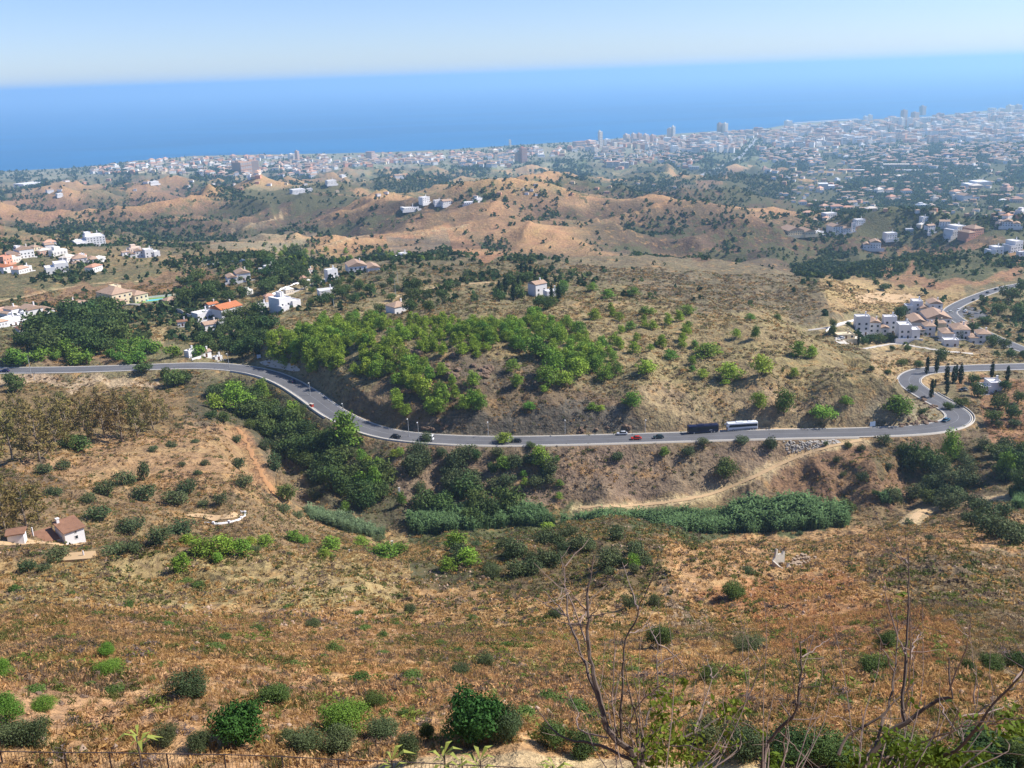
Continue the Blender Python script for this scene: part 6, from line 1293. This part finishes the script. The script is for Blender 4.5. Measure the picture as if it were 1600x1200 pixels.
q = gp(28, 846); R = empty('shed', q, .3, 'small white shed left of the cottage', 'shed'); brick(R, 'wall', WALLC, [(-1.6, 1.6, -1.6, 1.6, -2, 2.3)]); m_ = MB(); gable(m_, -1.6, 1.6, -1.6, 1.6, 2.5, .5); m_.build('roof', BTILE, R)
q = gp(52, 838); R = empty('gate_post', q, 0, 'slim white post between the shed and the cottage', 'post'); brick(R, 'post', WALLC, [(-.12, .12, -.12, .12, -.5, 2.2)])
q = gp(122, 874); R = empty('water_tank', q, .1, 'low concrete tank roof below the cottage', 'tank'); brick(R, 'slab', dirt, [(-2.6, 2.6, -1.4, 1.4, -1, .7)]); brick(R, 'pipe', WALLC, [(.9, 1.1, -.1, .1, .7, 1.5)])
patch([(290, 806), (310, 803), (345, 806), (372, 803), (382, 803), (376, 808), (350, 812), (318, 810)], dirt, 'terrace_floor', .15)
Pw = cast([320, 340, 358, 372, 381, 383, 376], [818, 819, 817, 813, 808, 802, 800]); Pw[:, 2] = hz_grid(Pw[:, 0], Pw[:, 1]); Pw = spline(Pw, 1.0); V, F = strip(Pw, [(-.2, -1), (-.2, .4), (.2, .4), (.2, -1)]); R = empty('terrace_wall', tuple(Pw[0]), 0, 'low white wall curving round the stone terrace', 'wall'); link('wall', npmesh('wall', V-Pw[0][None], F, WALLC), R)
for i, k in enumerate(range(2, len(Pw)-1, 4)): m_ = MB(); c_ = Pw[k]-Pw[0]; m_.box(c_[0]-.3, c_[0]+.3, c_[1]-.3, c_[1]+.3, c_[2]-.5, c_[2]+.7).build('pillar', WALLC, R)
q = gp(1232, 884); R = empty('ruin', q, .2, 'ruined white walls of a small house on the right slope', 'ruin'); R.scale = (.72, .72, .62); R.rotation_euler.z = .75
m_ = MB(); m_.poly_prism([(-2.6, -1), (-2.6, 1.6), (-1.9, 2.3), (-1.5, 4.4), (-1.0, 4.2), (-.9, 2.6), (.4, 2.4), (.8, 1.7), (1.6, 2.6), (2.0, 2.2), (2.0, -1)], 2.2, 2.6); m_.poly_prism([(-3.2, -1), (-2.4, 1.2), (-1.8, 1.9), (-1.4, 1.2), (-1.2, -1)], -1.2, -.8)
m_.add([(-2.6, -.79, -1), (-2.6, 2.19, -1), (-2.6, 2.19, 1.8), (-2.6, .6, .9), (-2.6, -.79, .5), (-2.95, -.79, -1), (-2.95, 2.19, -1), (-2.95, 2.19, 1.8), (-2.95, .6, .9), (-2.95, -.79, .5)], [(0, 1, 2, 3, 4), (9, 8, 7, 6, 5), (1, 6, 7, 2), (2, 7, 8, 3), (3, 8, 9, 4), (4, 9, 5, 0)]); m_.build('wall', plain('weathered_whitewash', tuple(lin((206, 196, 180))*.75), .9, var=.25, scale=1.5), R)
m_ = MB()
for i in range(60):
    x_, y_ = random.gauss(3.0, 2.2), random.gauss(-.5, 1.4); s_ = random.uniform(.12, .4); zz = gz(q[0]+x_, q[1]+y_)-q[2]; m_.box(x_-s_, x_+s_, y_-s_*.7, y_+s_*.7, zz-.2, zz+s_*.9)
m_.build('rubble', plain('pale_rubble', tuple(lin((180, 156, 130))*.7), .9, var=.2), R)
for u, v, h, lb in [(613, 854, 9, 'taller white gatepost on the gully path'), (609, 862, 7, 'shorter white gatepost on the gully path'), (546, 864, 5, 'thin white stake left of the gateposts'), (624, 770, 8, 'small white marker post in the gully bank')]:
    q = gp(u, v); d = np.linalg.norm(q-np.array([0, 0, HC])); H = h*d/FP; R = empty('gate_post', q, .3, lb, 'post', 'white posts in the gully'); t_ = .32 if h > 5 else .09; brick(R, 'post', WALLC, [(-t_, t_, -t_, t_, -.5, H)]); brick(R, 'cap', conc, [(-t_-.08, t_+.08, -t_-.08, t_+.08, H+.001, H+.12)])
# ------------------------------------------------------------------ boulders and dry-stone wall
def rockmesh(seed, rough=.35):
    bm = bmesh.new(); bmesh.ops.create_icosphere(bm, subdivisions=3, radius=1); g = random.Random(seed); o = [g.uniform(-9, 9) for _ in range(3)]
    from mathutils import noise as mn
    for v in bm.verts:
        n_ = mn.noise(v.co*1.1+Vector(o))*.6+mn.noise(v.co*2.7+Vector(o))*.3+mn.noise(v.co*6+Vector(o))*.12; c_ = v.co.copy()
        v.co *= 1+n_; v.co.z *= .72; v.co.x = round(v.co.x*3)/3*.35+v.co.x*.65; v.co.z = round(v.co.z*3)/3*.4+v.co.z*.6
    me = bpy.data.meshes.new('rock'); bm.to_mesh(me); bm.free(); me.materials.append(ROCK); return me
ROCK = plain('weathered_rock', tuple(lin((140, 116, 96))*.68), .95, var=.4, scale=1.4); RM = [rockmesh(i) for i in range(6)]
def rocks(rows, grp, adj):
    for u, v, s in rows:
        q = gp(u, v); d = np.linalg.norm(q-np.array([0, 0, HC])); o = link('boulder', random.choice(RM)); S_ = s*.5*d/FP; o.location = (q[0], q[1], q[2]+S_*.1); o.scale = (S_, S_*random.uniform(.7, 1.1), S_*random.uniform(.8, 1.2)); o.rotation_euler = (0, 0, random.random()*6.28); tag(o, None, 'rock', grp); autolabel(o, adj, u, v)
rr = random.Random(5); ROWS = []
for (x0, x1, y0, y1, n_, s0, s1) in [(620, 655, 543, 556, 5, 8, 16), (690, 720, 555, 575, 4, 8, 14), (690, 760, 575, 590, 9, 9, 20), (740, 765, 570, 605, 6, 8, 18), (900, 990, 665, 676, 10, 4, 8), (1430, 1462, 615, 662, 14, 5, 11), (1395, 1440, 655, 668, 8, 4, 9), (640, 700, 655, 676, 9, 4, 9)]:
    for _ in range(n_): ROWS.append((rr.uniform(x0, x1), rr.uniform(y0, y1), rr.uniform(s0, s1)))
rocks(ROWS, 'rocks of the crag and road cutting', 'rough brown boulder')
rocks([(rr.uniform(975, 1050), rr.uniform(860, 905), rr.uniform(5, 11)) for _ in range(12)]+[(rr.uniform(1130, 1150), rr.uniform(940, 985), rr.uniform(4, 8)) for _ in range(6)]+[(rr.uniform(1080, 1100), rr.uniform(870, 880), rr.uniform(5, 9)) for _ in range(2)], 'rocks on the knoll', 'pale brown rock')
rocks([(265, 1070, 12), (340, 1062, 9), (370, 1070, 14), (385, 1068, 10), (352, 1078, 8), (225, 1122, 9), (240, 1120, 10), (290, 1120, 9), (305, 1124, 13), (320, 1126, 10), (178, 1128, 7), (178, 1140, 5), (415, 1155, 14), (335, 1164, 11), (530, 1180, 9), (375, 1170, 10), (470, 1080, 16), (490, 1080, 9), (515, 975, 8), (525, 975, 6), (730, 940, 6), (757, 925, 5), (762, 905, 8), (755, 902, 6), (430, 1040, 8), (505, 1044, 7), (560, 985, 5), (60, 1085, 9), (70, 1088, 8), (190, 1058, 7), (200, 1060, 8), (95, 1100, 9), (130, 1090, 10), (150, 1078, 8)], 'pale rocks among the near scrub', 'pale pinkish rock')
m_ = MB(); Pd = cast(np.linspace(1228, 1308, 26), np.linspace(696, 689, 26)); c0 = Pd[0].copy(); c0[2] = gz(c0[0], c0[1])
for pnt in Pd:
    for k in range(9):
        x_ = pnt[0]-c0[0]+rr.uniform(-.9, .9); y_ = pnt[1]-c0[1]+rr.uniform(-2.2, 1.2); z_ = gz(x_+c0[0], y_+c0[1])-c0[2]; s_ = rr.uniform(.16, .42); a_ = rr.random()*3
        m_.box(-s_, s_, -s_*.8, s_*.8, -.3, s_*.8, tf=lambda p_, x_=x_, y_=y_, z_=z_, a_=a_: (x_+p_[0]*math.cos(a_)-p_[1]*math.sin(a_), y_+p_[0]*math.sin(a_)+p_[1]*math.cos(a_), z_+p_[2]*(1+.2*math.sin(p_[0]*9))))
R = empty('stone_bank', tuple(c0), 0, 'bank of pale stones under the parapet left of the dirt track junction', 'stones'); m_.build('stones', plain('grey_pale_stones', tuple(lin((196, 188, 176))*.8), .9, var=.25, scale=1), R)
# ------------------------------------------------------------------ railing at the bottom
IRON = plain('dark_iron', tuple(lin((78, 66, 66))*.8), .6, metal=.3)
TOP = [(-60, 1173), (0, 1174), (100, 1176), (170, 1176), (260, 1178), (350, 1179), (440, 1182), (528, 1187), (612, 1190), (700, 1194), (800, 1199), (900, 1204)]
FPt = [pt(u, v, z=401.35) for u, v in TOP]; R = empty('railing', (FPt[0][0], FPt[0][1], 400), 0, 'dark iron picket railing along the bottom edge', 'railing'); o0 = np.array([FPt[0][0], FPt[0][1], 400])
def seg(a_, b_, r_): return MB().tube([tuple(np.array(a_)-o0), tuple(np.array(b_)-o0)], [r_, r_], 6)
for i in range(len(FPt)-1):
    A, B = FPt[i], FPt[i+1]
    MB().tube([tuple(A-o0-np.array([0, 0, 1.9])), tuple(A-o0+np.array([0, 0, .03]))], [.035, .035], 6).build('post', IRON, R)
    seg(A, B, .022).build('top_rail', IRON, R); mb = MB(); n_ = int(np.linalg.norm(B-A)/.16)
    for k in range(1, n_): P_k = A+(B-A)*k/n_-o0; mb.tube([(P_k[0], P_k[1], P_k[2]-1.2), (P_k[0], P_k[1], P_k[2]-.01)], [.009, .009], 4)
    mb.build('pickets', IRON, R)
# ------------------------------------------------------------------ bare shrubs close to the camera
TWIG = plain('reddish_twig_bark', tuple(lin((116, 100, 90))*.62), .85, var=.35, scale=14); TWIGP = plain('pale_twig_bark', tuple(lin((158, 136, 124))*.65), .85, var=.25, scale=14)
SHL = leafmat('yellow_green_leaves', lin((136, 150, 54))*.62, lin((98, 128, 44))*.62, .1, trans=.35)
def shrub(name, label, s0, stems, root_px, leaves, seed, extra=(0, 1, 0)):
    g = random.Random(seed); base = pt(*root_px, s=s0); gb = gz(base[0], base[1]); root = np.array([base[0], base[1], gb]); E = empty(name, tuple(root), 0, label, 'shrub'); 
    thick, thin = MB(), MB()
    def P3(u, v, ds): return pt(u, v, s=s0+ds)
    MBt = MB(); MBt.tube([(0, 0, -.15), (.03, .02, (base[2]-gb)*.5), tuple(base-root)], [.034, .03, .024], 8); MBt.build('trunk', TWIG, E)
    for k, (r0_, r1_, px) in enumerate(stems):
        n = len(px); w0 = g.uniform(-.25, .25); dr = g.uniform(-.5, .5) if k else 0; pts = []
        for i, (u, v) in enumerate(px):
            t = i/(n-1); pts.append(P3(u, v, dr*t+(w0*t)))
        P = spline(np.array(pts), .035); P[1:-1] += np.array([[g.gauss(0, .0028) for _ in range(3)] for _ in range(len(P)-2)]); L_ = len(P)
        rad = [1.1*(r0_+(r1_-r0_)*i/(L_-1))*(1+.12*math.sin(i*1.3+k)) for i in range(L_)]
        (thick if r0_ > .0042 else thin).tube([tuple(p_-root) for p_ in P], rad, 6)
        for i in range(2, L_-1):
            if g.random() < .34:
                t = (P[min(i+1, L_-1)]-P[i-1]); t /= np.linalg.norm(t)+1e-9; sd_ = np.array([g.gauss(0, 1), g.gauss(0, 1), g.gauss(0, .5)]); d_ = sd_-t*sd_.dot(t); d_ /= np.linalg.norm(d_); l_ = g.choice((.012, .015, .02, .03, .03, .06, .1, .17)) ; q1 = P[i]+(d_*.8+t*.6)*l_*.5+np.array([0, 0, l_*.12]); q2 = P[i]+(d_*.9+t*.9)*l_+np.array([0, 0, l_*.35])
                thin.tube([tuple(P[i]-root), tuple(q1-root), tuple(q2-root)], [.0018 if l_ > .05 else .0022, .0014, .0007], 4)
                if l_ > .1:
                    for z_ in (.35, .6, .8):
                        b_ = P[i]+(q2-P[i])*z_; e_ = b_+np.array([g.gauss(0, .03), g.gauss(0, .03), abs(g.gauss(0, .03))]); thin.tube([tuple(b_-root), tuple(e_-root)], [.0011, .0006], 4)
    for k in range(extra[2]):                      # fine upright shoots
        u = g.uniform(extra[0], extra[1]); v1 = 1200-g.choice((60, 90, 130, 180, 240))*g.uniform(.8, 1.15); ln = g.uniform(-.18, .22)*(1200-v1); ds = g.uniform(-.3, .3)
        P = np.array([P3(u+(root_px[0]-u)*.3, 1205, ds), P3(u+ln*.3, 1200-(1200-v1)*.45, ds+.05), P3(u+ln*.7+g.uniform(-6, 6), 1200-(1200-v1)*.75, ds+.08), P3(u+ln, v1, ds+.1)]); P = spline(P, .05)
        thin.tube([tuple(p_-root) for p_ in P], [.0026-.0019*i/(len(P)-1) for i in range(len(P))], 5)
        for i in range(3, len(P)-1, 3):
            d_ = np.array([g.gauss(0, 1), g.gauss(0, .6), abs(g.gauss(0, .9))]); d_ /= np.linalg.norm(d_); thin.tube([tuple(P[i]-root), tuple(P[i]-root+d_*g.choice((.02, .03, .08, .12)))], [.0013, .0006], 4)
    thick.build('branch', TWIG, E); thin.build('twigs', TWIGP, E)
    lobes = [(*(P3(u, v, g.uniform(-.3, .3))-root), r_, r_, r_*.8) for u, v, r_ in leaves]
    if lobes:
        V, F, C = leafcloud(int(48*len(lobes)), .0085, lobes, seed, .9, 1.7); link('leaves', cloudmesh('leaves', SHL, V+0, F, C, tint=None), E)
    return E
shrub('bare_shrub', 'big leafless shrub with pale forked stems right of the bottom centre', 4.5, [
    (.014, .0022, [(1000, 1205), (987, 1173), (963, 1157), (947, 1137), (942, 1110), (928, 1057), (922, 1030), (917, 1000), (918, 967), (919, 927), (921, 907), (928, 867)]),
    (.0075, .0013, [(943, 1118), (923, 1063), (907, 1017), (895, 983), (885, 960), (886, 933), (883, 910), (878, 880), (876, 866)]),
    (.004, .0012, [(915, 1002), (900, 960), (890, 933), (883, 900), (880, 880)]), (.003, .001, [(883, 885), (900, 867), (920, 842)]), (.003, .001, [(920, 975), (890, 975), (868, 968)]), (.003, .001, [(917, 955), (893, 928), (867, 912)]), (.003, .001, [(885, 963), (863, 937), (848, 922)]), (.003, .001, [(884, 962), (860, 948), (838, 934)]),
    (.003, .001, [(905, 975), (914, 955), (920, 935)]), (.003, .001, [(921, 968), (930, 955), (941, 943)]), (.003, .001, [(919, 962), (940, 961), (958, 958)]),
    (.006, .0013, [(972, 1160), (970, 1130), (972, 1083), (974, 1033), (978, 1000), (990, 973), (997, 953), (1007, 933), (1020, 900), (1030, 867)]), (.0035, .001, [(997, 953), (987, 923), (972, 878)]), (.003, .001, [(980, 990), (1000, 985), (1015, 975)]),
    (.004, .001, [(965, 1150), (957, 1100), (958, 1067), (960, 1017), (960, 985)]), (.0045, .001, [(997, 1167), (993, 1117), (983, 1083), (977, 1047), (975, 1030)]), (.005, .0015, [(1000, 1190), (1005, 1140), (1020, 1100), (1027, 1080), (1027, 1033), (1028, 1007)]), (.003, .0008, [(1028, 1007), (1020, 990), (1010, 972)]), (.003, .0008, [(1028, 1040), (1050, 1028), (1068, 1017)]), (.003, .0008, [(1028, 1007), (1050, 1020), (1070, 1045), (1072, 1065), (1062, 1100)]),
    (.006, .002, [(1002, 1195), (1017, 1150), (1040, 1133), (1070, 1118), (1090, 1105)]), (.006, .0015, [(1007, 1190), (1035, 1168), (1067, 1153), (1100, 1138), (1127, 1120), (1160, 1128), (1190, 1147)]), (.007, .0015, [(987, 1187), (940, 1167), (900, 1157), (873, 1150), (850, 1123), (835, 1100)]), (.004, .001, [(950, 1153), (910, 1143), (901, 1130), (903, 1113), (890, 1087), (878, 1063)]),
    (.004, .001, [(1085, 1145), (1093, 1120), (1105, 1085), (1113, 1060), (1133, 1037)]), (.0025, .0008, [(1113, 1060), (1108, 1042), (1103, 1023)]), (.004, .001, [(1135, 1130), (1160, 1103), (1177, 1073), (1185, 1050), (1192, 1020)]), (.0035, .001, [(990, 1175), (985, 1130), (1000, 1100), (1025, 1075), (1050, 1060), (1062, 1035)]), (.003, .001, [(1005, 1150), (1000, 1100), (990, 1060), (985, 1027)]), (.003, .001, [(1000, 1180), (1060, 1165), (1110, 1175), (1150, 1165)]), (.003, .001, [(1004, 1185), (980, 1140), (950, 1090), (935, 1060)])],
    (1000, 1205), [(1030, 1080, .07), (1040, 1095, .08), (1035, 1120, .08), (1050, 1140, .09), (1025, 1150, .09), (1060, 1160, .1), (1035, 1175, .1), (1080, 1170, .1), (1065, 1065, .04), (1085, 1100, .03), (1130, 1110, .06), (1145, 1100, .07), (1160, 1110, .06), (1120, 1120, .05), (1020, 1190, .1), (1100, 1185, .1), (1140, 1150, .07), (1075, 1185, .1), (1190, 1145, .03), (1005, 1170, .05)], 11, (930, 1170, 17))
shrub('bare_shrub', 'leafless dark-stemmed shrub spreading in the bottom right corner', 4.1, [
    (.011, .0022, [(1343, 1205), (1380, 1153), (1417, 1127), (1467, 1093), (1488, 1092), (1485, 1067), (1483, 1027)]), (.007, .0015, [(1415, 1130), (1410, 1100), (1415, 1033), (1417, 987), (1420, 933), (1420, 860)]), (.003, .001, [(1416, 1110), (1422, 1050), (1422, 980), (1422, 940)]), (.003, .001, [(1420, 880), (1412, 874), (1406, 872)]),
    (.005, .001, [(1367, 1165), (1387, 1107), (1397, 1053), (1402, 1000), (1403, 943)]), (.003, .001, [(1397, 1050), (1380, 1013), (1362, 965)]), (.003, .001, [(1402, 993), (1387, 943), (1377, 900)]), (.003, .001, [(1415, 1023), (1408, 1005), (1402, 993)]), (.003, .001, [(1422, 1030), (1428, 1008), (1437, 991), (1441, 988)]),
    (.006, .0015, [(1310, 1180), (1327, 1150), (1373, 1120), (1407, 1087), (1430, 1067)]), (.008, .002, [(1400, 1205), (1450, 1190), (1493, 1173), (1520, 1143), (1553, 1100), (1583, 1067), (1615, 1020)]), (.004, .0015, [(1583, 1067), (1600, 1045), (1610, 1030)]),
    (.003, .001, [(1483, 1080), (1507, 1017), (1520, 975)]), (.0035, .001, [(1400, 1175), (1470, 1148), (1530, 1130), (1610, 1120)]), (.0035, .001, [(1380, 1185), (1450, 1165), (1520, 1120), (1580, 1075), (1600, 1062)]), (.003, .001, [(1467, 1095), (1485, 1130), (1505, 1152)]), (.003, .001, [(1500, 1120), (1555, 1110), (1590, 1095)]), (.003, .001, [(1480, 1160), (1490, 1130), (1500, 1100)]), (.003, .001, [(1520, 1143), (1550, 1135), (1600, 1128)]),
    (.003, .001, [(1523, 1100), (1524, 1070), (1526, 1040)]), (.004, .001, [(1420, 1190), (1460, 1180), (1520, 1175), (1600, 1180)]), (.003, .001, [(1345, 1170), (1330, 1140), (1318, 1125), (1310, 1118)])],
    (1343, 1205), [(1385, 1150, .04), (1400, 1170, .07), (1420, 1180, .08), (1440, 1190, .09), (1470, 1175, .09), (1475, 1190, .08), (1500, 1190, .08), (1540, 1185, .08), (1365, 1195, .08), (1560, 1145, .05), (1575, 1135, .05), (1595, 1130, .06), (1590, 1140, .05), (1510, 1120, .03), (1580, 1100, .03), (1430, 1100, .02), (1415, 1065, .02), (1410, 930, .012), (1340, 1190, .07), (1520, 1175, .06)], 12, (1310, 1600, 20))
shrub('bare_shrub', 'small bare shrub with upright twigs between the two larger bare ones', 4.7, [
    (.008, .003, [(1190, 1205), (1200, 1162), (1237, 1120), (1247, 1100), (1252, 1033), (1250, 1003)]), (.003, .001, [(1253, 1027), (1275, 1012), (1297, 997)]), (.003, .001, [(1250, 1005), (1262, 998), (1270, 993)]), (.004, .001, [(1225, 1205), (1226, 1150), (1233, 1120)]), (.003, .001, [(1245, 1100), (1240, 1070), (1237, 1045)]), (.003, .001, [(1250, 1080), (1256, 1060), (1258, 1050)]), (.003, .001, [(1237, 1122), (1225, 1105), (1216, 1092)]), (.003, .001, [(1237, 1124), (1270, 1124), (1285, 1118)]), (.003, .001, [(1215, 1140), (1240, 1165), (1270, 1200)])],
    (1190, 1205), [(1210, 1190, .06), (1230, 1120, .015), (1255, 1018, .02)], 13, (1190, 1290, 9))
# small sprouts at the bottom edge
def sprout(u, v, s, h, label, c=(150, 160, 60)):
    tp = pt(u, v, s=s); gb = gz(tp[0], tp[1]); R = empty('young_plant', (tp[0], tp[1], gb), random.random()*6, label, 'plant', 'young plants at the bottom edge'); H = tp[2]-gb
    MB().tube([(0, 0, -.1), (.02, 0, H*.6), (0, .01, H)], [.02, .012, .006], 6).build('stem', TWIG, R); mb = MB()
    for k in range(9):
        a_ = k*2.4; l_ = h*random.uniform(.5, 1); z0 = H-.25*h*(k % 3); dx, dy = math.cos(a_), math.sin(a_); w_ = l_*.1
        mb.add([(0, 0, z0), (dx*l_*.5-dy*w_, dy*l_*.5+dx*w_, z0+l_*.35), (dx*l_, dy*l_, z0+l_*.1), (dx*l_*.5+dy*w_, dy*l_*.5-dx*w_, z0+l_*.33)], [(0, 1, 2, 3)])
    me = mb.mesh('leaves', leaf_sp); link('leaves', me, R)
leaf_sp = plain('sprout_leaves', tuple(lin((150, 156, 66))*.7), .7, var=.25, scale=3)
for u, v, s, h, lb in [(215, 1150, 9, .2, 'yellowish stalk at the bottom left'), (612, 1188, 9, .22, 'leafy sprout under the slim tree'), (693, 1180, 9, .2, 'reddish sprout right of the slim tree'), (750, 1188, 9, .25, 'star-shaped sprout on the sandy path'), (865, 1196, 8, .18, 'small sprout at the foot of the bare shrub'), (723, 1185, 9, .06, 'thin stick beside the star-shaped sprout')]: sprout(u, v, s, h, lb)
flush_labels()
